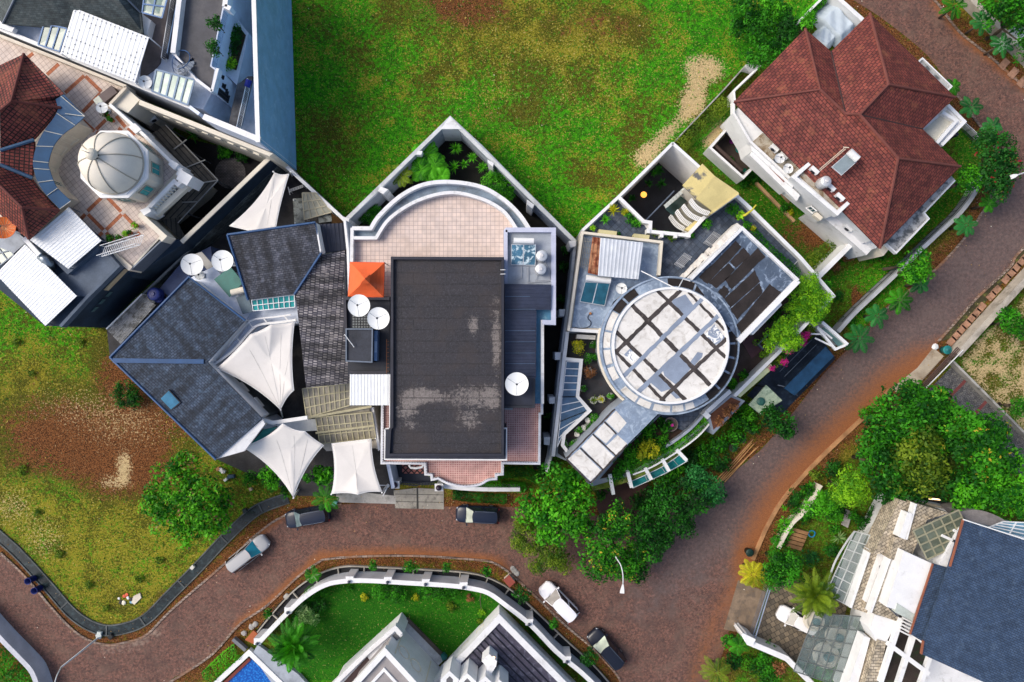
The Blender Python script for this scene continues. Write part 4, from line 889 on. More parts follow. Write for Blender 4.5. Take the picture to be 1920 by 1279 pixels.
# ================================================================ D: grey roofed house with the white sails
asph=MT('slate_shingles',(.054,.058,.074),(.017,.021,.031),(.012,.015,.024),.34,.20,.03,var=.32,bmp=.7,dirt=(.085,.095,.13),dlo=.52,dhi=.8,dscale=1.5,streak=.6)
asph2=MT('slate_shingles_light',(.15,.145,.15),(.045,.045,.055),(.020,.020,.028),.24,.42,.05,var=.3,bmp=.8,dirt=(.13,.125,.13),dlo=.5,dhi=.8,dscale=1.5,streak=1.)
asphb=MT('slate_shingles_blue',(.034,.050,.080),(.011,.021,.038),(.008,.015,.030),.36,.22,.03,var=.32,bmp=.7,dirt=(.05,.085,.14),dlo=.52,dhi=.8,dscale=1.4,streak=.6)
corrb=M('dark_corrugated',(.020,.025,.045),.5,.2)
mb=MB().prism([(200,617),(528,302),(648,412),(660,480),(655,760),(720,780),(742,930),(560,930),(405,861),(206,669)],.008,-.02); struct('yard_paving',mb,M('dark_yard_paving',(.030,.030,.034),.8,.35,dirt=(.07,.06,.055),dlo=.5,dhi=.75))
D=bld('sail_house','white house with several dark slate roofs around a court shaded by white sails','house',440,650)
def inset(px,z,d,pull=None):      # world outline pulled towards its own centre
    q=PX(px,z); c=sum(q,Vector())/len(q); return [p+(c-p).normalized()*d for p in q]
r1=[(426,439,8.3),(590,417,8.3),(601,475,7.7),(552,551,7.1),(465,562,7.1)]
r3a=[(354,519,7.9),(460,600,7.1),(389,679,7.0),(206,669,7.7)]; r3b=[(206,669,7.7),(389,679,7.0),(491,784,7.1),(405,861,7.7)]
r2=[(597,480,7.3),(647,470,6.5),(645,560,6.5),(656,719,6.5),(574,727,7.1),(555,560,7.1),(553,552,7.1)]
b=MB(); bl_=MB()
for r_ in (r1,r3a,r3b,r2):
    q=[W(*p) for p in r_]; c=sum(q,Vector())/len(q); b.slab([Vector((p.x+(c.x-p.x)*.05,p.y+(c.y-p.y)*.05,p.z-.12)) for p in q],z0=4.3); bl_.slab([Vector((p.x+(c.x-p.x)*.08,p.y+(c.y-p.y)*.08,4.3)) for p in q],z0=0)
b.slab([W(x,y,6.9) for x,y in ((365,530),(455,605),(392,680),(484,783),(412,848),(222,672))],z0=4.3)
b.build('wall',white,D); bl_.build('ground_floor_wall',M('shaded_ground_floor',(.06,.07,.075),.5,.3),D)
roofplanes(D,[r1],asph,.16,ang=0); roofplanes(D,[r3a],asphb,.16); roofplanes(D,[r3b],asphb,.16); roofplanes(D,[r2],asph2,.16)
for l in ([(426,440,8.35),(591,417,8.35),(602,475,7.75),(552,552,7.15)],[(426,440,8.35),(465,563,7.15)],[(206,670,7.75),(354,519,7.95),(460,601,7.15)],[(206,670,7.75),(405,862,7.75)]): 
    MB().tube([W(*p) for p in l],.11,6).build('roof_trim',navytrim,D)
MB().bar(W(212,676,7.8),W(382,678,7.1),.42,.08).build('valley',navytrim,D)
sk=MB(); q=[W(300,747,7.72),W(317,730,7.7),W(340,755,7.55),(W(322,770,7.58))]; u=Vector((0,0,.10))
sk.slab([p+u for p in q],t=.2).build('skylight',dark,D); MB().slab([(p*.88+sum(q,Vector())/4*.12)+u*1.15 for p in q],t=.02).build('pane',GLASS('skylight_blue',(.03,.13,.22),.1),D.children[-1])
part('pale_wall_cap',whitec,D,([(590,417),(593,418),(602,470),(600,474)],8.2,4))
MB().corr([W(593,421,7.0),W(646,418,6.7),W(649,468,6.5),W(602,477,6.7)][::1],.34,.05).build('corrugated_roof',corrb,D)
MB().slab([W(405,861,7.5),W(492,786,6.9),W(497,795,6.9),W(458,846,7.2)],t=.25).build('white_fascia',white,D)
# white decks and frames in the middle
part('white_deck',wblue,D,([(462,590),(476,566),(556,562),(560,606),(500,610),(470,628),(398,694),(388,682)],5.2,0),([(355,522),(400,500),(470,575),(462,602),(452,596)],5.6,0),([(388,692),(400,700),(515,800),(497,806),(470,790)],3.6,0))
part('teal_screen',teal,D,([(401,524),(432,500),(456,530),(430,557)],6.0,5.9)); part('slate_panel',M('slate_panel',(.10,.15,.19),.6),D,([(442,558),(463,549),(474,584),(455,589)],6.0,5.9))
MB().tube([W(434,549,6.3),W(458,543,6.3)],.3,14).build('roller',cream,D)
glassroof(D,[W(472,563,6.6),W(552,553,6.6),W(553,576,6.2),W(475,583,6.2)],8,2,wmetal,glasst,.07,'glass_roof')
fr=MB()
ring=cr([(392,690),(437,657),(468,622),(486,609),(528,604),(554,600)],5)
fr.wall(ring,.22,5.9,5.6); fr.wall([(p[0]-9,p[1]-10) for p in ring],.14,5.9,5.7)
for k in (2,7,12,17,22): fr.bar(W(ring[k][0],ring[k][1],5.85),W(ring[k][0]-9,ring[k][1]-11,5.85),.12,.12)
fr.build('canopy_ring',whitec,D)
for k,(x,y) in enumerate(((451,729),(479,757))):
    f=MB().slab([W(x-13,y-2,4.3),W(x-2,y-12,4.3),W(x+12,y+5,4.3),W(x+1,y+14,4.3)],z0=3.6).build('roof_box',whitec,D); MB().slab([W(x-10,y-1.5,4.33),W(x-2,y-9,4.33),W(x+9,y+4.5,4.33),W(x+1,y+11,4.33)],t=.03).build('pane',GLASS('pane_pale',(.35,.4,.45),.2),f)
MB().wall([(491,787),(510,793),(576,783)],.35,5.5,5.2).wall([(497,790),(455,835)],.35,5.6,4.8).build('white_beam',whitec,D)
b=MB(); b.prism([(518,792),(608,784),(615,806),(523,812)],2.6,2.5); b.build('porch_roof',wmetal,D)
MB().slab([W(494,805,4.6),W(522,800,4.6),W(478,835,4.6),W(466,838,4.6)],t=.1).build('green_glass_strip',glasst,D)
# yard walls
stonew=MT('stone_blocks',(.12,.15,.16),(.045,.06,.07),(.01,.014,.016),.75,.30,.02,var=.4,bmp=.8)
sw=thing('boundary_wall','stone block garden wall between the navy wall and the top white sail','wall',tuple(W(430,400,0)))
MB().wall([(200,617),(345,479),(526,303)],.3,2.6,0).build('stonework',stonew,sw,ang=45); MB().wall([(199,617),(344,479),(526,302)],.16,2.68,2.55).build('coping',M('coping_grey',(.20,.22,.24),.7),sw)
ne=thing('boundary_wall','white topped garden wall running from the blue wall down to the terrace house','wall',tuple(W(590,360,0)))
MB().wall([(526,302),(646,413)],.28,3.0,0).build('masonry',M('grey_wall',(.16,.2,.24),.8),ne); MB().wall([(526,302),(646,413)],.34,3.06,2.95).build('coping',white,ne)
mb=thing('lean_to_roof','weathered grey corrugated lean-to roof by the dark side wall','canopy',tuple(W(245,600,0)))
MB().corr([W(266,552,3.4),W(292,572,3.9),W(226,645,3.9),W(199,617,3.4)][::1],.24,.04).build('roof_sheet',M('weathered_sheet',(.28,.29,.30),.8,.3,dirt=(.09,.09,.085),dlo=.42,dhi=.62,dscale=1.6),mb)
MB().wall([(266,551),(199,617)],.1,3.6,0).build('side_beam',wmetal,mb)
tank('blue plastic water tank in the corner beside the slate roof',286,551,3.2,.62,1.1,M('blue_plastic',(.008,.02,.14),.4),group=None)
tank('smaller blue plastic tank half hidden behind the first one',295,560,2.4,.42,1.0,M('blue_plastic',(.008,.02,.14),.4),group=None)
part('low_roof',M('blue_deck',(.035,.055,.13),.7,.2),D,([(300,540),(345,487),(395,462),(400,500),(354,520),(320,560)],3.2,0))
dish('large white dish over the blue deck next to the navy wall',360,496,7.2,1.0,3.2,tilt=(.15,.0),group='big white dishes of the sail house')
dish('large white dish touching the corner of the upper slate roof',417,489,8.2,.98,5.6,tilt=(.05,.05),group='big white dishes of the sail house')
dish('small white dish tucked between the two larger ones',374,516,6.4,.45,5.6,tilt=(.1,.1))
g_=MB(); g_.slab([W(366,476,5.2),W(378,472,5.2),W(405,503,5.2),W(394,514,5.2)],t=.1); g_.build('grating',conc,D)
# sails
def sail(label,corners,edges,apex=None,posts=(),zs=None,seams=3,origin=None):
    """corners: (px,py,z); edges curve inwards by the given px offsets; builds a doubly curved membrane"""
    n=len(corners); P=[W(*c) for c in corners]; c=sum(P,Vector())/n; cz=c.z-.25
    c=Vector((c.x,c.y,cz)); t=thing('shade_sail',label,'shade sail',(c.x,c.y,0),'white shade sails'); N=10; ringp=[]
    for i in range(n):
        a,b_=P[i],P[(i+1)%n]; m=(a+b_)/2; inw=(c-m); inw.z=0; inw=inw.normalized()*edges[i]*.042
        for k in range(N):
            u=k/N; ringp.append(a.lerp(b_,u)+inw*4*u*(1-u)+Vector((0,0,-.12*4*u*(1-u))))
    b=MB(); Rn=8; base=len(b.v); m=len(ringp)
    for r in range(1,Rn+1):
        for p in ringp: 
            q=c.lerp(p,r/Rn); b.v.append(tuple(q))
    b.v.append(tuple(c)); ci=len(b.v)-1
    for r in range(Rn-1):
        for k in range(m): k2=(k+1)%m; b.f.append((r*m+k,(r+1)*m+k,(r+1)*m+k2,r*m+k2))
    for k in range(m): b.f.append((ci,k,(k+1)%m))
    o=b.build('membrane',sailm,t,True)
    o.modifiers.new('thick','SOLIDIFY').thickness=.02
    e=MB().tube(ringp+[ringp[0]],.035,5).build('edge_cable',whitec,t)
    ori=origin if origin is not None else 0; A_=P[ori]; sm=MB()
    tgt=[ringp[((ori+1)*N+int((k+1)*((n-2)*N)/(seams+1)))%m] for k in range(seams)]
    for q in tgt:
        pts=[]
        for k in range(1,12):
            u=k/12; p=A_.lerp(q,u); dd=Vector((p.x-c.x,p.y-c.y)); 
            # height on the cone from centre to ring
            an=math.atan2(dd.y,dd.x); best=min(ringp,key=lambda w_:abs((math.atan2(w_.y-c.y,w_.x-c.x)-an+math.pi)%(2*math.pi)-math.pi)); rr=dd.length/max(.01,math.hypot(best.x-c.x,best.y-c.y))
            if rr<=1.0: pts.append((p.x,p.y,c.z+(best.z-c.z)*rr+.03))
        if len(pts)>2: sm.tube(pts,.012,4,cap=False)
    if sm.v: sm.build('seam',M('sail_seam',(.60,.58,.55),.8),t)
    for (px_,py_,pz,bx,by) in posts:
        a=W(px_,py_,pz); b_=W(bx,by,0); MB().tube([b_,a],.08,8).build('mast',whitec,t)
    return t
sail('big white shade sail spread over the court of the slate roofed house',[(407,691,6.2),(470,627,7.4),(508,609,7.4),(552,604,7.0),(551,732,6.4),(526,768,5.4)],[1.5,1.5,1,6,5,8],posts=[(526,768,5.4,530,782)],origin=5,seams=4)
sail('white five cornered sail pointing down to the drain beside the road',[(455,838,5.8),(530,794,6.8),(572,809,6.4),(607,835,5.6),(550,932,4.6)],[8,5,3,9,10],posts=[(455,838,5.8,470,833),(550,934,4.7,560,918)],origin=4,seams=3)
sail('white rectangular sail over the garage entrance beside the concrete ramp',[(622,832,5.0),(696,823,5.2),(716,922,4.4),(671,927,4.9),(622,926,4.4)],[.5,7,3,3,6],posts=[(716,924,4.4,727,908),(621,927,4.4,628,910)],origin=3,seams=1)
sail('long narrow white sail in the top yard beside the stone wall',[(515,324,5.6),(542,326,5.6),(517,427,6.4),(480,436,6.8),(430,424,6.4)],[3,4,1,1,8],posts=[(512,322,5.6,520,330),(545,322,5.6,548,330)],origin=0,seams=1)
# top yard clutter
gh=thing('greenhouse','small glazed greenhouse canopy in the top yard','greenhouse',tuple(W(595,390,0)))
glassroof(gh,[W(567,362,3.2),W(592,362,3.2),W(622,398,2.9),W(571,412,2.9)],4,3,M('cream_frame',(.42,.38,.27),.6),GLASS('dusty_glass',(.22,.22,.17),.3),.11); MB().prism([(549,372),(566,372),(572,417),(552,420)],2.7,2.6).prism([(596,402),(621,400),(622,415),(598,418)],2.6,2.5).build('grey_panel',M('mottled_panel',(.22,.24,.23),.8,.3,dirt=(.06,.065,.06),dlo=.45,dhi=.65,dscale=2),gh)
b=MB()
for p in ((568,364),(592,364),(572,410),(620,397),(550,375),(553,418)): q=W(*p,2.9); b.tube([(q.x,q.y,0),q],.06,6)
b.build('post',whitec,gh)
mb=MB().prism([(620,396),(645,414),(640,420),(622,420)],.2,0); tag(mb.build('timber_deck',M('deck_wood',(.38,.20,.08),.8,.25)),'orange brown wooden deck corner next to the small greenhouse','deck')
t=thing('towel_rack','white metal drying rack lying in the dark top yard','rack',tuple(W(555,355,0)))
b=MB(); a,c_=W(542,358,1.2),W(568,349,1.2)
for k in (-1,0,1): b.tube([a+Vector((0,.12*k,0)),c_+Vector((0,.12*k,0))],.03,6)
for k in range(7): p=a.lerp(c_,k/6); b.tube([p+Vector((0,-.14,0)),p+Vector((0,.14,0))],.02,5)
b.tube([a,(a.x,a.y,0)],.04,6).tube([c_,(c_.x,c_.y,0)],.04,6).tube([a+Vector((-.1,.4,0)),a+Vector((.1,-.4,0))],.05,6); b.build('frame',whitec,t)
# polycarbonate canopy
polyc=GLASS('polycarbonate',(.17,.155,.12),.3); polyf=M('poly_frame',(.40,.37,.24),.6,.15)
pc=thing('polycarbonate_canopy','brownish translucent canopy with a pale yellow grid frame beside the big dark roof','canopy',tuple(W(640,780,0)))
for q,nu,nv in (([W(567,729,4.7),W(656,719,4.7),W(656,760,4.4),W(575,783,4.3)],9,3),([W(575,783,4.3),W(656,760,4.4),W(691,762,4.3),W(698,790,4.0),W(595,783,4.2)],1,1),([W(592,783,4.25),W(697,773,4.2),W(705,822,3.9),W(600,832,3.8)],10,3)):
    if len(q)==4: glassroof(pc,q,nu,nv,polyf,polyc,.10,'roof_panel')
    else: MB().slab([p-Vector((0,0,.06)) for p in q],t=.03).build('infill_panel',polyc,pc)
b=MB(); b.bar(W(575,784,4.4),W(697,762,4.4),.22,.12); b.bar(W(592,812,4.1),W(702,798,4.1),.2,.12); b.build('cross_beam',polyf,pc)
b=MB()
for p in ((575,783),(600,832),(704,822),(690,764)): q=W(*p,4); b.tube([(q.x,q.y,0),q],.07,6)
b.build('post',whitec,pc)
g0=thing('garage_front','white garage front wall with blank door behind the rectangular sail','wall',tuple(W(680,830,0)))
MB().prism([(600,832),(705,824),(712,840),(612,846)],3.4,0).prism([(690,766),(698,765),(712,842),(705,842)],3.5,0).build('wall',beige,g0); MB().prism([(694,764),(700,764),(713,843),(709,846)],3.9,3.4).build('coping',whitec,g0)
mb=MB().prism([(629,918),(742,930),(742,945),(632,942)],.06,-.02); struct('entrance_ramp',mb,conc)
b=thing('steel_bracket','white triangular steel bracket and round post beside the rectangular sail','bracket',tuple(W(725,910,0)))
MB().tube([W(712,910,2.6),W(728,910,2.6),W(718,930,2.4)],.06,6).tube([W(728,910,2.6),W(728,912,0)],.12,10).build('steel_frame',whitec,b)
# boundary between sail house and terrace house
tw=thing('party_wall','pale party wall between the slate roofs and the orange canopy terrace','wall',tuple(W(650,480,0)))
MB().wall([(647,414),(653,470),(656,560),(657,700)],.3,6.9,0).build('wall',greyp,tw); MB().wall([(646,413),(652,470),(655,560),(656,640)],.22,6.96,6.85).build('coping',whitec,tw)
# ================================================================ E: big dark flat roof house
E=bld('flat_roof_house','large house with a near black flat roof, curved tiled terrace and pink tiled balconies','house',840,670)
ZR=10.4; O=[(733,481),(945,482),(945,805),(949,805),(948,861),(722,860),(723,805),(731,805)]
body_=[(p.x,p.y) for p in PX(O,ZR)]
MB().slab([(x*.985,y*.99,ZR-.3) for x,y in body_],z0=0).build('wall',M('charcoal_wall',(.03,.033,.05),.7,.15),E)
MB().slab([W(*p,ZR) for p in O],t=.35).build('roof_slab',M('bitumen_skirt',(.026,.030,.050),.7,.25),E)
m,t,b_=newmat('bitumen_felt'); p=pos(t); br=nd(t,'ShaderNodeTexBrick',offset=.37); inp(t,br,0,p); br.inputs['Scale'].default_value=1; br.inputs['Brick Width'].default_value=2.9; br.inputs['Row Height'].default_value=1.01; br.inputs['Mortar Size'].default_value=.035
inp(t,br,'Color1',(.010,.010,.015)); inp(t,br,'Color2',(.016,.015,.021)); inp(t,br,'Mortar',(.009,.009,.011))
f1=noi(t,p,3.2,8,.82,.4); f2=noi(t,p,7,6,.75,1.2); f3=noi(t,p,.5,4)
c=mixc(t,ramp(t,f2,.46,.62),br.outputs[0],(.040,.038,.050)); c=mixc(t,math_(t,'MULTIPLY',ramp(t,f3,.45,.65),.5),c,(.035,.026,.026))
at=attr(t,'pale').outputs['Fac']; k=ramp(t,math_(t,'ADD',at,math_(t,'MULTIPLY',math_(t,'SUBTRACT',f1,.5),3.0)),.40,.95)
c=mixc(t,math_(t,'MULTIPLY',k,math_(t,'SUBTRACT',1.,math_(t,'MULTIPLY',br.outputs[1],.7))),c,mixc(t,ramp(t,f2,.3,.7),(.085,.072,.070),(.24,.215,.205)))
inp(t,b_,'Base Color',c); b_.inputs['Roughness'].default_value=.7; bump(t,b_,math_(t,'ADD',f2,math_(t,'MULTIPLY',br.outputs[1],-1.2)),.8,.05)
a=W(737,488,ZR); c_=W(940,851,ZR); gx,gy=np.meshgrid(np.linspace(a.x,c_.x,60),np.linspace(c_.y,a.y,100)); X=gx*F/(HC-ZR)+960; Y=639.5-gy*F/(HC-ZR)
pale=.9*blob(X,Y,888,610,14,26)+.6*blob(X,Y,930,600,16,50)+.9*blob(X,Y,931,660,12,50)+.8*blob(X,Y,790,738,36,22)+.85*blob(X,Y,765,765,30,34)+.85*blob(X,Y,885,745,62,30)+.75*blob(X,Y,880,790,34,22)+.5*blob(X,Y,925,745,20,40)+.4*blob(X,Y,928,560,10,12)+.5*blob(X,Y,800,745,50,14)+.45*blob(X,Y,770,800,30,12)
o=gridmesh('roof_felt',gx,gy,ZR+.03,{'pale':pale}); o.data.materials.append(m); o.parent=E; o.location=-Vector(E.location)
MB().wall([(735,484),(942.5,485),(942.5,853),(728,853),(731,805),(735,800)],.22,ZR+.35,ZR-.2,True).build('parapet',M('bitumen_upstand',(.018,.020,.034),.6,.2),E)
MB().wall([(722,805),(722,861),(949,862),(949,804),(945,804)],.16,ZR-.1,ZR-.45).wall([(722,805),(731,804),(731,702)],.14,ZR-.1,ZR-.45).build('white_fascia',whitec,E)
# curved tiled terrace
ZT=7.2
inner=[(663,446),(705,446)]+cr([(705,446),(731,409),(783,376),(844,361),(901,372),(943,395),(968,428)],6); outer=[(660,428),(695,428)]+cr([(695,428),(711,404),(750,368),(794,346),(844,341),(901,350),(943,373),(973,401),(993,430)],6)
part('terrace_block',wblue,E,([(660,428)]+outer[1:]+[(993,480),(735,560),(659,560)],ZT-.1))
tpink=MT('blush_terrace_tiles',(.66,.54,.48),(.60,.50,.46),(.36,.28,.26),.40,.40,.022,offset=0,var=.1,bmp=.15,dirt=(.48,.38,.33),dlo=.5,dhi=.8)
part('terrace_floor',tpink,E,(inner+[(968,490),(735,562),(661,562)],ZT,ZT-.15))
MB().wall(outer+[(1000,450)],.36,ZT+.75,ZT-.6).build('outer_parapet',white,E); MB().wall(inner,.30,ZT+.75,ZT-.3).wall([(660,427),(659,492)],.3,ZT+.76,ZT-.3).build('inner_parapet',white,E)
b=MB(); i2=[(x,y) for x,y in inner]; 
poly_=outer+inner[::-1]; b.slab(PX(poly_,ZT+.1),t=.1); b.build('planter_trough',M('trough_bluegrey',(.20,.26,.33),.8,.2,dirt=(.10,.11,.12),dlo=.45,dhi=.7),E)
# plant room at the right
part('plant_room',wblue,E,([(946,429),(1042,429),(1042,607),(1018,605),(1018,757),(946,757)],8.6))
part('plant_room_floor',greyp,E,([(950,434),(1034,434),(1034,533),(950,533)],8.75,8.5))
MB().wall([(948,431),(1038,431),(1038,605),(1017,604)],.42,9.2,8.4).wall([(948,431),(948,533)],.35,9.2,8.4).build('parapet',M('lilac_paint',(.46,.49,.62),.65,.08),E)
MB().wall([(1017,600),(1017,757)],.28,8.9,8).build('side_parapet',white,E)
part('gutter_channel',M('blue_gutter',(.06,.20,.33),.5,.2,dirt=(.16,.32,.42),dlo=.5,dhi=.75,dscale=1.5),E,([(1005,560),(1036,580),(1036,602),(1014,602),(1014,757),(1003,757)],8.65,8.4))
cm=M('navy_sheet',(.028,.036,.068),.5,.2)
MB().corr([W(1034,534,9.4),W(1032,581,9.4),W(946,581,9.7),W(946,532,9.7)],.3,.03).build('sheet_roof',cm,E); MB().corr([W(1006,582,9.4),W(1005,709,9.4),W(946,709,9.7),W(946,581,9.7)],.3,.03).build('sheet_roof',cm,E)
b=MB()
for y in (556,580,620,641,662,682): b.bar(W(947,y,9.78),W(1004,y,9.5),.03,.03)
b.build('sheet_seam',M('seam_blue',(.10,.16,.26),.5),E)
part('dish_platform',corrb,E,([(945,709),(1003,709),(1001,765),(945,765)],9.6,7)); MB().wall([(945,763),(1001,763),(1002,710)],.2,9.8,9.4).build('platform_upstand',dark,E)
dish('white dish on the dark platform right of the big flat roof',969,720,11.0,1.02,9.6,tilt=(.0,.0),group='big white dishes of the flat roof house')
heater('solar water heater with frosted blue panels on the plant room roof',[(963,451),(1001,452)],[(959,458),(1005,458),(1004,498),(958,497)],8.75,.26,pane=M('frosted_panel',(.06,.17,.27),.2,.3,dirt=(.55,.68,.75),dlo=.47,dhi=.58,dscale=1.8,dist=.6,spec=.6))
for y,l in ((479,'upper of two steel water tanks beside the frosted solar panels'),(504,'lower of two steel water tanks beside the frosted solar panels')): tank(l,1016 if y<490 else 1014,y,8.75,.5,1.3,group='steel tanks on the plant room roof')
pp=MB()
for P in ([(990,500),(990,530),(1036,527)],[(978,500),(978,522),(968,524)],[(1022,490),(1030,510),(1030,528)],[(1008,512),(1004,526),(1036,526)],[(950,470),(946,470)]): pp.tube([W(x,y,8.9) for x,y in P],.035,6)
pp.build('pipe',M('pipe_grey',(.45,.47,.5),.4,metal=.4),E)
b=MB()
for k in (506,514): b.tube([W(938,k,ZR+.5),W(947,k,ZR+.5),W(948,k,9)],.03,5)
b.build('access_ladder',whitec,E)
# left side: dark service roofs
part('service_roof',dark,E,([(645,556),(731,556),(731,702),(652,702),(652,680),(645,616)],8.7)); part('service_box',M('charcoal_box',(.03,.035,.05),.7,.25),E,([(648,616),(699,616),(698,680),(648,678)],10.3)); MB().wall([(649,617),(698,617),(697,679),(649,677)],.12,10.45,10.2,True).build('box_upstand',gmetal,E)
MB().wall([(730,560),(646,560),(648,616)],.25,9.1,8.6).build('upstand',M('charcoal_upstand',(.03,.03,.045),.6),E); MB().wall([(655,699),(730,699)],.3,9.1,8.6).build('upstand',MATS['charcoal_upstand'],E)
part('blue_hatch',M('hatch_blue',(.20,.33,.55),.5),E,([(699,620),(708,620),(707,677),(699,676)],9.6,8.7)); part('hatch_window',M('hatch_pane',(.45,.6,.8),.3),E.children[-1],([(702,640),(707,640),(706,661),(702,661)],9.65,9.6))
gr=MB()
for i in range(7):
    for j in range(5): gr.box(W(663+i*5.2,593+j*5,8.78),(.18,.16,.06))
tag(gr.build('grating',M('grating_grey',(.16,.18,.19),.6),E),None)
rd=MB()
for k in range(9): rd.tube([W(725,640+k*7,9.2),W(729.5,640+k*7,9.2)],.02,4)
rd.tube([W(725,636,9.2),W(725,700,9.2)],.025,5).build('rusty_ladder',M('rust',(.22,.09,.04),.8),E)
tag(MB().tube([W(646,627,10.9),W(664,651,10.5)],.04,6).build('antenna_pole',whitec),'thin white pole lying on the small dark roof box','pole')
dish('upper left of the two white dishes below the orange canopy',673,573,10.6,.98,8.7,tilt=(0,0),group='big white dishes of the flat roof house'); dish('lower right of the two white dishes below the orange canopy',709.5,597,10.6,.98,8.7,tilt=(0,0),group='big white dishes of the flat roof house')
sheetroof('corrugated_canopy','white corrugated canopy against the left edge of the black flat roof',[(656,702,9.5),(729,702,9.5),(729,760,9.3),(656,760,9.3)],4,.33)
# orange canopy: four sloping panels with a small raised vent top
oc=W(685,523,10.6); oz=9.0; t=thing('orange_gazebo','square bright orange tent canopy on the tiled terrace','gazebo',(oc.x,oc.y,ZT))
orm=M('orange_cloth',(.78,.13,.035),.75,.06,dirt=(.85,.24,.12),dlo=.5,dhi=.8); cs=[W(656,491,oz),W(721,492,oz),W(719,558,oz),W(652,556,oz)]; b=MB(); top=Vector((oc.x,oc.y,10.5))
for i in range(4):
    a,c2=cs[i],cs[(i+1)%4]; m_=(a+c2)/2; 
    for (p,q) in ((a,m_),(m_,c2)):
        for k in range(5):
            u0,u1=k/5,(k+1)/5; s=lambda pt,u: pt.lerp(top,u)+Vector((0,0,-.28*math.sin(math.pi*u)*.8-(.06 if pt is m_ else 0)*(1-u)))
            b.poly([s(p,u0),s(q,u0),s(q,u1),s(p,u1)])
    b.poly([a,a-Vector((0,0,.22)),c2-Vector((0,0,.22)),c2])
b.build('canopy_cloth',orm,t); b=MB()
for i in range(4):
    a,c2=[(Vector((p.x,p.y,oz))*.26+Vector((top.x,top.y,oz))*.74) for p in (cs[i],cs[(i+1)%4])]; a.z=c2.z=10.35; b.poly([a,c2,top+Vector((0,0,.32))]); b.poly([a,a-Vector((0,0,.1)),c2-Vector((0,0,.1)),c2])
b.build('vent_top',orm,t); b=MB()
for p in cs: b.tube([(p.x*.97+top.x*.03,p.y*.97+top.y*.03,ZT),p],.04,6)
b.build('leg',gmetal,t)
# pink tiled balconies with balustrade
ZB=6.6; bal=[(717,757),(716,868),(797,869),(798,889),(809,890),(810,899),(822,897)]+cr([(822,897),(840,906),(868,912),(898,909),(915,900),(930,898)],5)[1:]+[(930,890),(942,889),(942,868),(1011,869),(1012,776),(1016,775),(1016,757)]
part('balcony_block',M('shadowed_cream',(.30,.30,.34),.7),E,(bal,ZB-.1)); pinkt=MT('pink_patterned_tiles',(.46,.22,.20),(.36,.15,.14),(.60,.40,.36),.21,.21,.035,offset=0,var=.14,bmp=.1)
part('balcony_floor',pinkt,E,(bal,ZB,ZB-.12)); 
balW=[W(*p,ZB+.7) for p in bal]; c0=W(860,800,ZB)
MB().wall(bal,.26,ZB+.22,ZB-.3).build('balcony_kerb',white,E); MB().wall(bal,.12,ZB+.8,ZB+.72).build('balcony_handrail',M('rail_pale',(.6,.62,.68),.5),E)
b=MB()
for a,c2 in zip(balW[:-1],balW[1:]):
    L=(c2-a).length; n=max(1,int(L/.24))
    for k in range(n): q=a.lerp(c2,k/n); b.tube([(q.x,q.y,ZB+.2),(q.x,q.y,ZB+.75)],.045,5,cap=False)
b.build('baluster',M('baluster_navy',(.08,.09,.16),.6),E)
part('roof_gap',M('door_pale',(.45,.47,.5),.6),E,([(944,765),(962,765),(961,769),(944,768)],ZB+1.0,ZB))
# front: gate, pillars, slabs, walls
mb=MB()
for q in ([(738,920),(782,915),(782,954),(741,953)],[(783,915),(832,918),(832,955),(784,954)]): mb.prism(q,.05,-.02)
struct('driveway',mb,M('driveway_concrete',(.31,.29,.25),.9,.14,dirt=(.10,.095,.085),dlo=.5,dhi=.72,dscale=1.3))
mb=MB()
for y in (926,940): mb.prism([(741,y),(831,y+1.5),(831,y+2.6),(741,y+1)],.056,.04)
mb.prism([(781,915),(784,915),(785,954),(781,954)],.058,.04); struct('driveway_joint',mb,M('joint_dark',(.05,.048,.045),.9))
part_=MB().prism([(752,870),(800,870),(800,892),(826,900),(800,908),(742,905),(742,870)],.03,-.02); struct('entrance_court',part_,M('court_dark',(.03,.035,.05),.6))
part_=MB().prism([(754,871),(794,871),(794,888),(754,888)],.5,0); tag(part_.build('entrance_step',MT('diamond_tiles',(.40,.15,.12),(.36,.13,.11),(.03,.02,.02),.42,.42,.07,offset=0,var=.1),ang=45),'entrance step with red tiles and dark diamond lines left of the balcony','step')
tag(MB().tube([W(767,872,2.2),W(770,877,2.2),W(780,878,2.2),W(791,876,2.2),W(794,872,2.2)],.12,6).build('entrance_awning',whitec),'small curved white awning rim above the red diamond step','awning')
for x,y,l in ((741,909,'left white gate pillar with a dark round lamp beside the ramp'),(823,914,'right white gate pillar with a dark round lamp beside the hedge')):
    c=W(x,y,2.4); t=thing('gate_pillar',l,'pillar',(c.x,c.y,0),'gate pillars of the flat roof house'); MB().box((c.x,c.y,1.15),(.55,.55,2.3)).box((c.x,c.y,2.36),(.85,.75,.14)).build('shaft',white,t); MB().lathe([(.12,2.42),(.26,2.5),(.30,2.66),(.22,2.84),(.001,2.92)],(c.x,c.y,0),16).build('lamp',M('lamp_dark',(.03,.02,.04),.3),t,True)
t=thing('entrance_gate','black ornamental steel double gate between the white pillars','gate',tuple(W(782,908,0)))
for s,(xa,xb) in enumerate(((748,783),(783,816))):
    b=MB(); a,c2=W(xa,909-(0 if s else 2),1.9),W(xb,911 if s==0 else 908,1.9)
    b.tube([a,c2],.04,6).tube([a-Vector((0,0,1.7)),c2-Vector((0,0,1.7))],.04,6)
    for k in range(15): q=a.lerp(c2,k/14); b.tube([q,q-Vector((0,0,1.8))],.022,4)
    for k in range(6): q=a.lerp(c2,(k+.5)/6); b.lathe([(.10,-.02),(.14,0),(.10,.02),(.10,-.02)],q+Vector((0,.06,.05)),10)
    b.build('gate_leaf',dark,t)
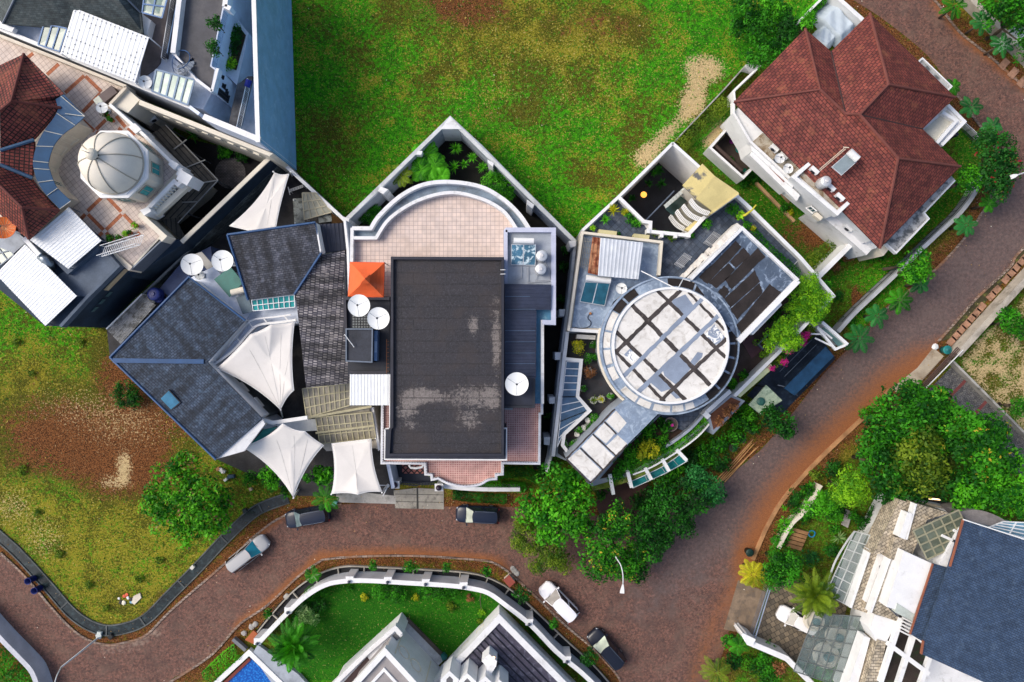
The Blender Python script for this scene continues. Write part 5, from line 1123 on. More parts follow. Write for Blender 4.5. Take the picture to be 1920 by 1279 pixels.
t=thing('front_wall','white front garden wall between the right gate pillar and the big green tree','wall',tuple(W(900,915,0))); MB().wall(cr([(832,912),(870,916),(920,918),(975,918)],4),.4,1.6,0).build('masonry',white,t)
t=thing('side_wall','pale wall with blue shaded face right of the rectangular sail','wall',tuple(W(735,880,0))); MB().wall([(727,868),(737,915)],.35,3.0,0).build('masonry',wblue,t)
# garden wall round the back of E
gw=thing('garden_wall','high pale garden wall meeting in a point between the lawn and the curved terrace','wall',tuple(W(844,260,0)))
MB().wall([(648,413),(700,366),(844,222)],.34,3.9,0).wall([(844,222),(901,275),(965,340),(1078,453)],.42,3.9,0).wall([(1079,453),(1074,500),(1052,680),(1033,855),(1026,885)],.34,3.4,0).build('masonry',greyp,gw); MB().wall([(648,413),(844,222),(1078,453)],.38,3.96,3.85).wall([(1079,453),(1074,500),(1052,680),(1033,855),(1026,885)],.24,3.46,3.3).build('coping',M('coping_pale',(.55,.57,.58),.7,.12,dirt=(.25,.27,.27),dlo=.5,dhi=.75),gw)
for q in ([(844,219),(866,242),(826,242)],[(714,350),(728,355),(718,364),(708,358)],[(914,299),(926,306),(924,313),(914,304)],[(783,283),(792,283),(790,290),(780,290)],[(988,374),(1002,384),(998,391),(988,383)],[(1066,452),(1080,452),(1079,462),(1070,464)],[(1049,580),(1060,580),(1058,593),(1049,593)],[(1041,661),(1052,661),(1050,675),(1041,675)],[(1030,745),(1041,745),(1040,757),(1030,757)],[(1020,820),(1032,820),(1030,835),(1020,834)],[(643,406),(655,410),(653,418),(644,418)]): MB().prism(q,4.02,0).build('pier',white,gw)
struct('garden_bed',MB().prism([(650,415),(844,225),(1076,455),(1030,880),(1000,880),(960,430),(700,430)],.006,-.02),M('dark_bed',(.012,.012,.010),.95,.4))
# ================================================================ F: round roofed house
scr=M('blue_screed',(.22,.29,.40),.8,.16,dirt=(.33,.41,.52),dlo=.45,dhi=.65,dscale=1.3,dist=1.2)
scd=M('slate_blue_screed',(.075,.11,.17),.7,.2,dirt=(.26,.33,.44),dlo=.5,dhi=.66,dscale=1.,dist=1.5)
pconc=M('white_roof_paint',(.68,.665,.64),.75,.08,dirt=(.36,.33,.29),dlo=.46,dhi=.8,dscale=1.1,dist=1.5)
tar=M('tar_strip',(.050,.042,.042),.85,.3,dirt=(.10,.085,.08),dlo=.5,dhi=.72,dscale=4)
tarb=M('brown_black_felt',(.024,.019,.019),.9,.3)
gstrip=M('grey_strip',(.22,.27,.36),.75,.12)
slatef=MT('slate_blue_tiles',(.060,.080,.115),(.040,.055,.085),(.025,.03,.045),.5,.5,.02,offset=0,var=.3,dirt=(.16,.18,.22),dlo=.5,dhi=.75,dscale=1.)
Fh=bld('round_roof_house','modern house with a big round white roof crossed by dark strips, and grey flat wings','house',1230,640)
TF=5.5
part('terrace_block',white,Fh,([(1100,428),(1161,370),(1207,416),(1219,418),(1220,434),(1290,444),(1320,410),(1384,366),(1408,392),(1460,440),(1500,485),(1450,540),(1380,640),(1296,530),(1230,520),(1240,450),(1092,434)],TF-.05))
part('terrace_floor',slatef,Fh,([(1103,430),(1161,373),(1205,418),(1217,436),(1290,446),(1322,412),(1382,370),(1406,393),(1458,442),(1498,485),(1450,540),(1380,640),(1296,530),(1230,520),(1240,450),(1094,435)],TF,TF-.1),ang=45)
# boundary and court walls
fw=thing('boundary_wall','white boundary wall round the dark planted court and along the grass behind the yellow roof','wall',tuple(W(1260,300,0)))
MB().wall([(1092,432),(1161,368),(1262,268)],.28,6.3,0).wall([(1261,268),(1330,330)],.28,6.3,0).wall([(1380,366),(1400,384),(1500,482),(1563,555),(1521,597),(1470,652)],.34,6.1,0).wall([(1469,652),(1378,742)],.34,4.6,0).build('masonry',whitec,fw)
MB().wall([(1161,370),(1207,415),(1220,417),(1219,434),(1290,441),(1320,408),(1384,364)],.32,6.4,0).build('court_parapet',whitec,Fh)
for x,y in ((1241,440),(1267,441),(1292,440),(1216,432)): part('pier',whitec,Fh,([(x-3,y-3),(x+3,y-3),(x+3,y+5),(x-3,y+5)],6.5,5.4))
# yellow roof over the stair, its glazed slope
ym=M('mustard_paint',(.60,.50,.22),.75,.08,dirt=(.16,.15,.12),dlo=.62,dhi=.72,dscale=.9); ym2=M('mustard_paint_mottled',(.55,.46,.20),.75,.1,dirt=(.10,.10,.10),dlo=.50,dhi=.62,dscale=.8)
MB().slab([W(1317,307,8.0),W(1340,330,8.6),W(1305,372,8.6),W(1280,347,8.0)],t=.2).build('stair_roof',ym2,Fh); MB().slab([W(1340,330,8.6),W(1385,361,8.3),W(1337,396,8.3),W(1305,372,8.6)],t=.2).build('stair_roof',ym,Fh)
MB().slab([W(1322,318,7.8),W(1380,362,7.8),W(1338,390,7.8),W(1288,350,7.8)],z0=0).build('stair_wall',cream,Fh); MB().wall([(1385,362),(1337,397)],.2,8.35,6).build('roof_fascia',ym,Fh)
gl=MB().slab([W(1304,374,7.6),W(1338,398,7.4),W(1289,441,3.4),W(1258,404,3.4)],t=.12); gl.build('stepped_facade',M('khaki_facade',(.20,.19,.15),.8,.15),Fh)
for k,(a,c2) in enumerate((((1297,372),(1331,397)),((1283,383),(1317,409)),((1271,393),(1303,421)),((1259,402),(1290,428)))):
    b=MB(); z=7.5-k*1.25; p,q=W(*a,z),W(*c2,z); s=Vector((-.25,-.32,0))
    mids=[p.lerp(q,u)+s*1.2*math.sin(math.pi*u)*.5 for u in [i/10 for i in range(11)]]
    b.tube(mids,.05,5).tube([m_+s for m_ in mids],.05,5)
    for i in range(15): 
        u=i/14; m_=p.lerp(q,u)+s*.6*math.sin(math.pi*u); b.bar(m_,m_+s+Vector((0,0,-.02)),.11,.05)
    b.build('white_grille',whitec,Fh)
gb=MB()
for k in range(8): u=k/8; x=1286-42*u; y=352+38*u; gb.prism([(x-4,y-1),(x+1,y-5),(x+5,y+1),(x,y+5)],5.6,5.4)
gb.build('glass_block',M('glass_blocks',(.50,.53,.50),.3),Fh); part('dark_glazing',GLASS('dark_green_glass',(.02,.04,.035),.1),Fh,([(1289,357),(1298,366),(1262,404),(1247,392)],4.6,4.4)); part('ochre_ledge',ym,Fh,([(1306,412),(1310,421),(1292,433),(1284,430)],6.0,5.4))
MB().bar(W(1211,413,5.0),W(1264,358,5.0),.12,.12).build('court_beam',gmetal,Fh)
t=thing('garden_lamp','glowing round orange lamp in the dark planted court','lamp',tuple(W(1207,365,0))); c=W(1207,365,1.4); MB().tube([(c.x,c.y,0),(c.x,c.y,1.1)],.05,6).build('post',dark,t)
m_,t_,b_=newmat('lamp_glow'); b_.inputs['Base Color'].default_value=(.9,.5,.15,1); b_.inputs['Emission Color'].default_value=(1,.42,.06,1); b_.inputs['Emission Strength'].default_value=1.3
MB().lathe([(.001,-.3),(.22,-.22),(.32,0),(.24,.2),(.001,.3)],c,18).build('globe',m_,t,True)
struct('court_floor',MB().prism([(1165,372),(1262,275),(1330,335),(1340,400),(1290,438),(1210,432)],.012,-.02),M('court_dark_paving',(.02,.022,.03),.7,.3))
# west utility roof
part('west_block',beige,Fh,([(1091,434),(1241,452),(1236,517),(1150,565),(1128,622),(1066,618)],6.1)); part('west_roof',scr,Fh,([(1095,440),(1236,456),(1232,519),(1180,540),(1150,566),(1127,616),(1072,614)],6.18,6))
MB().wall([(1066,620),(1092,436),(1241,454),(1236,516)],.24,6.9,5.9).build('parapet',cream,Fh); MB().wall([(1066,618),(1128,622)],.3,6.6,5.9).build('parapet',white,Fh)
sheetroof('corrugated_canopy','grey corrugated sheet canopy with rusty left strips on the west roof',[(1126,446,8.2),(1206,455,8.2),(1197,524,8.0),(1121,517,8.0)],6.2,.42,M('zinc_sheet',(.50,.54,.60),.45,.08,dirt=(.62,.66,.7),dlo=.5,dhi=.7))
rt=M('rusty_sheet',(.42,.20,.10),.8,.25,dirt=(.16,.035,.012),dlo=.42,dhi=.6,dscale=1.4); rs=thing('rusty_sheet_strip','rust brown corrugated strip at the left edge of the grey canopy','canopy',tuple(W(1112,480,6.2)))
MB().corr([W(1111,444,8.2),W(1126,446,8.2),W(1121,516,8.0),W(1102,512,8.0)],.42,.05).build('roof_sheet',rt,rs)
b=MB()
for k in range(6): b.tube([W(1096+k*3,445+k,7.0),W(1088+k*3,500+k*2,6.9)],.03,5)
for k in range(5): b.tube([W(1093,452+k*11,7.05),W(1112,454+k*11,7.05)],.03,5)
b.build('pipe_rack',M('pipe_dull',(.30,.30,.28),.5,metal=.4),Fh)
heater('solar water heater with two clear blue panels on the west roof',[(1099,521),(1145,526)],[(1097,528),(1144,531),(1134,574),(1087,566)],6.2,.3)
dish('small white dish between the clear solar panels and the round roof',1165,541,7.2,.52,6.2,tilt=(.0,.05)); 
t=thing('garden_hose','black hose and orange tap fitting on the pale west roof','hose',tuple(W(1100,595,6.2))); MB().tube([W(x,y,6.25) for x,y in cr([(1078,614),(1092,616),(1105,612),(1108,604),(1102,596),(1106,588)],4)],.035,6).build('hose',dark,t); MB().lathe([(.001,0),(.14,0),(.1,.2),(.001,.25)],W(1107,588,6.2),8).build('tap_fitting',M('brass',(.45,.18,.05),.5),t)
for q in ([(1123,430),(1157,434),(1156,442),(1123,439)],[(1189,438),(1218,441),(1217,450),(1188,448)]): part('ochre_hatch',M('ochre_hatch',(.52,.47,.26),.75,.12,dirt=(.25,.23,.16),dlo=.5,dhi=.7),Fh,(q,6.6,5.5))
# round roof
ZC=10.2; cc=(1257,648); rpx=109
cw=W(*cc,ZC); rw=rpx*(HC-ZC)/F; rg_=W(1256,648,9.0); rr=130*(HC-9.0)/F
b=MB().lathe([(rw-.1,ZC-.15),(rw-.1,5)],(cw.x,cw.y,0),64); b.lathe([(rr-.15,8.9),(rr-.15,3)],(rg_.x,rg_.y,0),64); b.build('drum_wall',greyp,Fh)
b=MB(); b.lathe([(.001,ZC),(rw-.15,ZC),(rw-.15,ZC+.12),(rw,ZC+.12),(rw,ZC-.3),(rw-.2,ZC-.3)],(cw.x,cw.y,0),72); b.build('round_roof',pconc,Fh); MB().lathe([(rw-.17,ZC-.05),(rw-.17,ZC+.16),(rw+.03,ZC+.16),(rw+.03,ZC-.3)],(cw.x,cw.y,0),72).build('roof_rim',whitec,Fh)
MB().lathe([(rw-.12,8.98),(rr-.12,8.98)],(cw.x,cw.y,0),72).lathe([(rr-.14,8.97),(rr-.14,9.12),(rr,9.12),(rr,8.7),(rr-.3,8.7)],(rg_.x,rg_.y,0),72).build('ring_roof',scr,Fh)
def chord(a,c2,r=106):
    a=Vector(a)-Vector(cc); c2=Vector(c2)-Vector(cc); d=(c2-a).normalized(); t0=-a.dot(d); h2=r*r-(a+d*t0).length_squared; h=math.sqrt(max(h2,1)); p=a+d*(t0-h)+Vector(cc); q=a+d*(t0+h)+Vector(cc); return p,q
g=seed(4,4)
def strip(bm,p,q,w_,z,jag=.035):
    p,q=W(p[0],p[1],z),W(q[0],q[1],z); d=(q-p); n=max(2,int(d.length/.35)); s=Vector((-d.y,d.x,0)).normalized(); L=[];Rr=[]
    for i in range(n+1):
        u=p.lerp(q,i/n); L.append(u+s*(w_/2+g.uniform(-jag,jag))); Rr.append(u-s*(w_/2+g.uniform(-jag,jag)))
    for i in range(n): bm.slab([L[i],L[i+1],Rr[i+1],Rr[i]],t=.008)
for k,(a,c2,w_) in enumerate((((1235,547),(1362,672),.33),((1190,577),(1302,692),.4),((1155,622),(1265,730),.34),((1152,657),(1240,747),.3),((1300,557),(1362,622),.22))):
    b=MB(); p,q=chord(a,c2); strip(b,p,q,w_,ZC+.012+k*.001); b.build('tar_strip',tar,Fh)
for k,(a,c2,w_,mt) in enumerate((((1157,658),(1275,545),.36,tar),((1175,700),(1317,560),.36,gstrip),((1200,732),(1347,592),.38,gstrip),((1245,745),(1362,635),.32,tar))):
    b=MB(); p,q=chord(a,c2); strip(b,p,q,w_,ZC+.022+k*.001); b.build('cross_strip',mt,Fh)
for q in ([(1262,562),(1285,552),(1301,574),(1285,592),(1272,588),(1258,572)],[(1243,695),(1275,664),(1298,688),(1268,722),(1246,705)],[(1218,716),(1236,698),(1262,728),(1240,735)],[(1268,748),(1255,735),(1264,733),(1282,745)],[(1292,682),(1308,660),(1318,662),(1316,670),(1300,688)]): b=MB().prism(q,ZC+.010,ZC-.02); b.build('grey_patch',gstrip,Fh)
part('mottled_patch',M('mottled_patch',(.24,.29,.38),.8,.1,dirt=(.80,.80,.78),dlo=.47,dhi=.53,dscale=1.6,dist=1.),Fh,([(1322,628),(1340,608),(1362,636),(1342,652)],ZC+.011,ZC-.02)); part('mottled_patch',MATS['mottled_patch'],Fh,([(1170,665),(1185,650),(1200,668),(1186,680)],ZC+.011,ZC-.02))
def sector(bm,a0,a1,r0,r1,z):
    bm.slab([W(cc[0]+r0*math.cos(R(a)),cc[1]+r0*math.sin(R(a)),z) for a in np.linspace(a0,a1,7)]+[W(cc[0]-1+r1*math.cos(R(a)),cc[1]+r1*math.sin(R(a)),z) for a in np.linspace(a1,a0,7)],t=.02)
for a0,a1 in ((194,211),(178,192),(163,176),(148,160),(122,138),(108,120),(90,105),(78,88),(68,76)): b=MB(); sector(b,a0,a1,113,125,9.02); b.build('white_panel',pconc,Fh)
for a0,a1 in ((212,224),(226,238),(268,292),(294,304),(306,318),(320,333),(335,345),(347,357),(359,370),(372,384),(386,400),(402,414)): b=MB(); sector(b,a0,a1,112,126,9.02); b.build('dark_panel',tarb,Fh)
# wing
ZW=9.05
wg=[(1392,427),(1497,526),(1385,640),(1295,524)]
part('wing_wall',white,Fh,(wg,ZW-.1)); part('wing_roof',scd,Fh,([(1391,430),(1493,526),(1384,636),(1298,524)],ZW,ZW-.2))
MB().wall([(1296,523),(1392,428),(1497,526)],.28,ZW+.4,ZW-.3).build('parapet',white,Fh); MB().wall([(1497,526),(1385,640)],.5,ZW+.3,ZW-.3).build('parapet',whitec,Fh); part('white_bulge',whitec,Fh,([(1462,563),(1466,572),(1412,628),(1405,622)],ZW-.3,5))
for k,q in enumerate(([(1380,452),(1391,464),(1326,532),(1310,520)],[(1394,464),(1407,478),(1380,503),(1368,490)],[(1366,493),(1378,507),(1344,541),(1328,530)],[(1421,465),(1435,481),(1372,543),(1359,525)],[(1358,535),(1369,547),(1358,560),(1346,548)],[(1415,507),(1425,527),(1370,577),(1358,561)],[(1424,530),(1430,549),(1382,599),(1369,580)],[(1444,533),(1465,548),(1392,630),(1381,610)])):
    n=len(q); b=MB(); pts=[]
    for i in range(n):
        for u in (0,.2,.4,.6,.8): x=q[i][0]+(q[(i+1)%n][0]-q[i][0])*u; y=q[i][1]+(q[(i+1)%n][1]-q[i][1])*u; pts.append((x+g.uniform(-.9,.9),y+g.uniform(-.9,.9)))
    b.prism(pts,ZW+.02,ZW-.05); b.build('felt_strip',tarb,Fh)
part('white_deck',pconc,Fh,([(1382,418),(1396,428),(1349,470),(1344,455)],7.2,5.4))
g=seed(6,6)
for k in range(13):
    u=k/12; x=1282+58*u+g.uniform(-2,2); y=517-55*u+g.uniform(-2,2); c=W(x,y,6.0); b=MB().box((c.x,c.y,5.5+.2+.12*(k%3)),(g.uniform(.5,.9),g.uniform(.35,.55),.22+.24*(k%3)*.5),R(43+g.uniform(-9,9)))
    tag(b.build('stone_slab',M('pale_rubble',(.62,.60,.57),.85,.12)),ORD[k]+' pale stone slab counting up the pile along the striped wing parapet','slab','stone slabs piled along the wing')
for k,(x,y) in enumerate(((1278,488),(1333,448))):
    t=thing('pipe_bundle','bundle of thin metal poles on the slate terrace '+('nearer the round roof' if k==0 else 'nearer the white deck'),'pipes',tuple(W(x,y,TF)),'pole bundles on the slate terrace'); b=MB()
    for j in range(7): a=W(x-14+j*2.2,y+8+j*1.2,TF+.15); c2=W(x+6+j*2.2,y-14+j*1.2,TF+.18); b.tube([a,c2],.03,5)
    for u in (.2,.8): b.bar(W(x-14+20*u,y+8-22*u,TF+.05),W(x+1+20*u,y+17-22*u,TF+.05),.1,.1)
    b.build('poles',M('pipe_grey',(.45,.47,.5),.4,metal=.4),t)
b=MB().tube([W(1202,508,9.4),W(1267,541,10.4),W(1272,545,10.4)],.05,6).tube([W(1272,540,10.4),W(1281,523,9.4),W(1294,527,9.4)],.05,6); b.build('conduit',whitec,Fh)
# entry slab
ZS=7.6; part('entry_block',greyp,Fh,([(1152,767),(1180,745),(1235,775),(1176,832),(1107,906),(1062,861)],ZS-.1)); part('entry_roof',scr,Fh,([(1152,766),(1180,744),(1236,774),(1177,833),(1107,907),(1061,861)],ZS,ZS-.3))
for q in ([(1155,770),(1175,793),(1159,812),(1136,790)],[(1133,793),(1154,812),(1136,832),(1114,813)],[(1158,816),(1176,832),(1156,854),(1137,836)],[(1111,816),(1152,857),(1131,879),(1090,838)],[(1087,842),(1128,883),(1107,902),(1065,861)]): part('white_panel',pconc,Fh,(q,ZS+.012,ZS-.05))
for a,c2 in (((1153,767),(1062,860)),((1062,861),(1107,906)),((1107,906),(1176,834)),((1133,791),(1156,814)),((1111,814),(1155,855)),((1088,840),(1131,881))): b=MB(); strip(b,a,c2,.16,ZS+.02,.03); b.build('tar_strip',tar,Fh)
# west garden terrace with glazed canopy
ZG=3.6; gt=[(1062,622),(1128,622),(1140,690),(1180,748),(1150,770),(1062,864),(1034,852),(1042,770),(1056,672)]
part('garden_block',greyp,Fh,(gt,ZG-.06)); part('garden_floor',M('garden_dark_paving',(.035,.036,.042),.8,.25,dirt=(.06,.03,.025),dlo=.5,dhi=.7),Fh,([(1064,625),(1126,625),(1140,690),(1178,748),(1062,862),(1046,850)],ZG,ZG-.1))
MB().wall([(1064,622),(1058,673),(1037,856)],.34,4.7,0).wall([(1058,673),(1090,676),(1083,744),(1106,770),(1058,814),(1055,835),(1066,850)],.32,4.8,ZG-.2).build('white_frame',whitec,Fh)
cnp=[((1062,678),(1087,679),(1081,744),(1054,744)),((1054,744),(1081,744),(1101,770),(1050,790)),((1050,790),(1101,770),(1056,812),(1045,838))]
for k,q in enumerate(cnp): glassroof(Fh,[W(*p,4.5) for p in q],1,(5,3,3)[k],wmetal,GLASS('blue_roof_glass',(.05,.10,.17),.12),.07,'glass_canopy')
part('white_ledge',pconc,Fh,([(1082,627),(1117,629),(1116,637),(1081,635)],4.6,ZG))
MB().tube([W(cc[0]-1+134*math.cos(R(a)),cc[1]+134*math.sin(R(a)),6.6) for a in range(128,200,6)],.14,6).build('curved_kerb',cream,Fh)
# front curved terrace
ZL=3.4; gs=cr([(1327,783),(1300,812),(1262,840),(1215,868),(1180,882)],5)
bt=[(1235,778),(1330,745),(1345,775),(1300,815),(1265,845),(1180,892),(1110,912),(1100,905),(1176,835)]
part('front_block',greyp,Fh,(bt,ZL-.3)); part('front_bed',soil,Fh,([(1238,780),(1330,748),(1340,775),(1298,812),(1262,840),(1180,886),(1125,898),(1178,836)],ZL-.26,ZL-.4))
part('front_paving',slatef,Fh,([(1238,778),(1300,765),(1322,752),(1326,778),(1286,810),(1262,800)],ZL-.2,ZL-.4))
MB().wall([(p[0]-6,p[1]-7) for p in gs[:12]],.25,ZL+.5,0).build('curved_wall',greyp,Fh)
hedge('curved strip of clipped green hedge in front of the round roofed house',[(p[0]-1,p[1]-1) for p in gs],1.05,.6,ZL-.3,'bright',.14)
MB().wall([(p[0]+7,p[1]+8) for p in gs],.14,ZL+.3,0).build('white_edge',whitec,Fh)
part('curved_balcony',M('sedum_bed',(.17,.24,.03),.95,.4,dirt=(.30,.30,.14),dlo=.5,dhi=.7),Fh,([(1107,908),(1140,902),(1176,886),(1240,858),(1268,842),(1276,852),(1240,875),(1180,903),(1140,915),(1112,920)],2.9,1.5))
gl=[(1180,905),(1240,876),(1275,850),(1289,864),(1250,884),(1186,916)]
for k in range(4):
    u0,u1=k/4,(k+1)/4; A_=cr([(1182,903),(1240,876),(1276,851)],6); B_=cr([(1186,915),(1248,887),(1289,864)],6); i0,i1=int(u0*12),int(u1*12); glassroof(Fh,[W(*A_[i0],2.9),W(*A_[i1],2.9),W(*B_[i1],2.4),W(*B_[i0],2.4)],1,1,wmetal,glasst,.06,'glass_strip')
for a,c2 in (((1143,889),(1150,927)),((1175,878),(1184,914)),((1209,877),(1221,899)),((1241,860),(1254,883)),((1268,843),(1287,863))):
    p,q=W(*a,3.6),W(*c2,3.6); b=MB(); b.bar(p,q,.34,.3); s=(q-p).normalized(); b.bar(q-s*.15-Vector((0,0,1.7)),q-s*.15+Vector((0,0,.1)),.3,.3) if False else b.tube([q-s*.2,(q.x-s.x*.2,q.y-s.y*.2,0)],.12,8); b.build('white_fin',whitec,Fh)
part('planter_box',M('planter_greyblue',(.24,.28,.34),.7,.15),Fh,([(1326,778),(1371,739),(1397,752),(1337,815)],ZL+.6)); part('planter_soil',M('rusty_soil',(.14,.055,.03),.95,.3),Fh,([(1331,778),(1371,745),(1389,753),(1338,806)],ZL+.64,ZL+.4))
MB().wall([(1321,774),(1330,783)],.5,ZL+.9,0).wall([(1324,774),(1370,733)],.4,ZL+.8,0).build('white_wall',whitec,Fh)
# right hand garden of the round house
part('garden_terrace',M('garden_brown',(.06,.04,.035),.9,.3),Fh,([(1385,640),(1497,528),(1560,558),(1470,650),(1378,738),(1330,745),(1375,700),(1388,670)],3.0)); part('maroon_patio',M('maroon_tiles',(.10,.045,.055),.8,.2),Fh,([(1388,636),(1405,622),(1432,655),(1410,672)],3.1,2.9))
MB().wall([(1432,655),(1422,645),(1450,620),(1470,606)],.14,3.6,2.9).build('bed_edge',gmetal,Fh)
part('green_ledge',M('pale_green_ledge',(.42,.47,.28),.8,.12),Fh,([(1445,682),(1450,690),(1388,745),(1382,740)],4.4,0))
# driveway and gate of the round house
gk=M('glossy_driveway',(.010,.018,.035),.35,.4,dirt=(.04,.06,.09),dlo=.5,dhi=.75,dscale=1.2)
struct('carport_floor',MB().prism([(1535,625),(1566,672),(1560,680),(1490,752),(1468,775),(1400,742),(1450,690)],.022,-.02),gk)
t=thing('sliding_gate','dark blue glass and steel sliding gate beside the glossy driveway','gate',tuple(W(1500,700,0))); MB().prism([(1548,650),(1564,668),(1490,742),(1470,728)],2.2,2.1).build('gate_leaf',GLASS('gate_glass',(.008,.035,.08),.2),t)
b=MB()
for o_ in (-9,-18,-26): b.tube([W(1540+o_,655+o_,2.3),W(1480+o_,715+o_,2.3)],.025,5)
b.tube([W(1458,722,1.6),W(1480,727,1.8),W(1495,742,.4)],.06,6); b.build('steel_frame',gmetal,t)
t=thing('gate_house','white framed entrance portal with three dark roof slats beside the road palm','portal',tuple(W(1555,628,0)))
MB().wall([(1542,604),(1590,646)],.28,3.3,0).wall([(1586,647),(1567,655),(1533,614)],.22,3.2,2.9).build('frame',whitec,t); b=MB(); b.prism([(1546,612),(1584,645),(1572,650),(1541,616)],2.9,2.8)
b.build('roof_glass',GLASS('portal_glass',(.06,.12,.12),.15),t)
for k,(a,c2) in enumerate((((1520,626),(1548,627)),((1532,612),(1560,635)),((1528,634),(1566,652)))): MB().bar(W(*a,3.0),W(*c2,3.0),.16,.12).build('slat',whitec,t)
b=thing('pavilion','small pavilion roof of pale green pebbled tiles beside the glossy driveway','pavilion',tuple(W(1435,750,0)))
pg=M('pale_green_pebble',(.42,.52,.38),.8,.15,dirt=(.22,.30,.22),dlo=.45,dhi=.6,dscale=3); MB().prism([(1437,722),(1467,751),(1426,777),(1404,759)],2.9,2.7).build('roof',pg,b); MB().lathe([(.001,3.1),(.2,3.1),(.42,3.0),(.42,2.9)],tuple(Vector((W(1427,753,3).x,W(1427,753,3).y,0))),18).build('roof_cap',M('cap_green',(.03,.12,.10),.5),b)
m_=MB()
for p in ((1437,726),(1462,750),(1426,772),(1409,758)): q=W(*p,2.7); m_.tube([(q.x,q.y,0),q],.07,6)
m_.build('post',dark,b)
gr_=seed(8,1)
for k in range(9):
    o_=k*2.0-6; a=W(1344+o_+gr_.uniform(-3,3),903+o_*.2+gr_.uniform(-2,2),.12+.03*(k%3)); c2=W(1412+o_*1.1+gr_.uniform(-6,8),828+o_*1.2,.10+.03*(k%2)); tag(MB().tube([a,a.lerp(c2,.5)+Vector((.04,.03,0)),c2],.055,6,.045).build('bamboo_pole',M('bamboo_tan' if k%3 else 'bamboo_brown',(.50,.27,.10) if k%3 else (.20,.07,.03),.7,.2)),ORD[k]+' bamboo pole counted from the garden side, laid along the road edge','pole','bamboo poles along the road')
# circular brown patio under the trees
mb=MB(); c=W(1172,940); mb.lathe([(.001,.06),(1.35,.06),(1.35,.0)],c,28); mb.lathe([(.001,.03),(3.0,.03),(3.0,0)],c,28); struct('garden_patio',mb,M('brown_patio',(.075,.035,.03),.8,.2))
# ================================================================ G: red roofed house
rt_=MT('red_flat_tiles',(.215,.052,.038),(.125,.028,.024),(.05,.012,.012),.42,.28,.03,var=.28,bmp=.9,dirt=(.27,.095,.05),dlo=.52,dhi=.78,dscale=.9)
G=bld('red_roof_house','large white house with a red tiled hipped roof of several wings beside the curving road','house',1600,250)
e=7.4; rd=10.3
PL=[[(1376,191,e),(1510,54,e),(1538,168,9.6)],[(1510,54,e),(1558,96,e),(1585,213,9.6),(1538,168,9.6)],[(1376,191,e),(1538,168,9.6),(1585,213,9.6),(1612,215,rd),(1684,297,rd),(1650,466,e)],[(1558,96,e),(1631,25,e),(1666,158,rd),(1612,215,rd),(1585,213,9.6)],
 [(1631,25,e),(1791,182,e),(1666,158,rd)],[(1666,158,rd),(1791,182,e),(1730,242,e),(1612,215,rd)],[(1612,215,rd),(1730,242,e),(1801,312,e),(1684,297,rd)],[(1684,297,rd),(1801,312,e),(1650,466,e)]]
roofplanes(G,PL,rt_,.2)
rm=M('ridge_brown',(.16,.050,.040),.8,.15)
for l in ([(1376,191,e),(1538,168,9.6),(1510,54,e)],[(1538,168,9.6),(1585,213,9.6),(1612,215,rd),(1666,158,rd),(1631,25,e)],[(1666,158,rd),(1791,182,e)],[(1612,215,rd),(1684,297,rd),(1801,312,e)],[(1684,297,rd),(1650,466,e)]): MB().tube([W(p[0],p[1],p[2]+.06) for p in l],.13,6).build('ridge_cap',rm,G)
for l in ([(1558,96,e),(1585,213,9.6)],[(1730,242,e),(1612,215,rd)]): MB().tube([W(p[0],p[1],p[2]+.0) for p in l],.08,5).build('valley',M('valley_dark',(.05,.03,.03),.8),G)
fp=[(1376,191),(1510,54),(1558,96),(1631,25),(1791,182),(1730,242),(1801,312),(1650,466)]
q=PX(fp,e); cx=sum(q,Vector())/8; MB().slab([p+(cx-p).normalized()*.9-Vector((0,0,.15)) for p in q],z0=0).build('wall',white,G)
MB().slab([p+(cx-p).normalized()*.1-Vector((0,0,.16)) for p in q],t=.08).build('soffit',cream,G)
stn=M('stained_screed',(.42,.38,.31),.85,.15,dirt=(.20,.14,.08),dlo=.42,dhi=.62,dscale=1.1,dist=1.)
part('annex_block',whitec,G,([(1375,215),(1405,266),(1410,283),(1486,352),(1500,330),(1445,240),(1390,195)],5.8,2.6)); part('annex_roof',stn,G,([(1410,267),(1430,249),(1505,318),(1480,340)],5.9,5.7))
MB().wall([(1376,190),(1376,212),(1407,265),(1486,338)],.22,6.2,5.5).build('parapet',whitec,G); part('annex_front',whitec,G,([(1406,291),(1413,281),(1500,366),(1494,377)],5.6,5.1)); part('red_slot',M('red_slot',(.22,.05,.03),.8),G,([(1413,285),(1417,284),(1473,338),(1470,342)],5.63,5.5))
part('upper_block',whitec,G,([(1487,331),(1520,303),(1596,375),(1570,401)],7.3,2.7)); part('upper_roof',stn,G,([(1498,330),(1520,309),(1590,376),(1570,393)],7.38,7.2)); MB().wall([(1521,304),(1489,332),(1570,400),(1595,376)],.34,7.8,7).build('parapet',whitec,G)
fa,fb=W(1402,292,0),W(1487,331,0)
A1=W(1489,333,7.8); A2=W(1569,399,7.8)
for u0,u1 in ((.02,.16),(.66,.80)): win(G,A1,A2,u0,u1,4.6,5.4,bars=1); 
for u in (.26,.90):
    p=Vector((A1.x,A1.y,0)).lerp(Vector((A2.x,A2.y,0)),u); d=(A2-A1); n=Vector((d.y,-d.x,0)).normalized(); MB().box(p+n*.25+Vector((0,0,5.0)),(.8,.4,.6),math.atan2(d.y,d.x)).build('wall_ac_unit',cream,G)
B1=W(1376,212,5.6); B2=W(1405,262,5.6); win(G,B1,B2,.15,.32,4.6,5.1); win(G,B1,B2,.42,.6,4.6,5.1)
part('lower_wall',white,G,([(1530,395),(1545,385),(1640,462),(1625,478)],4.2)); 
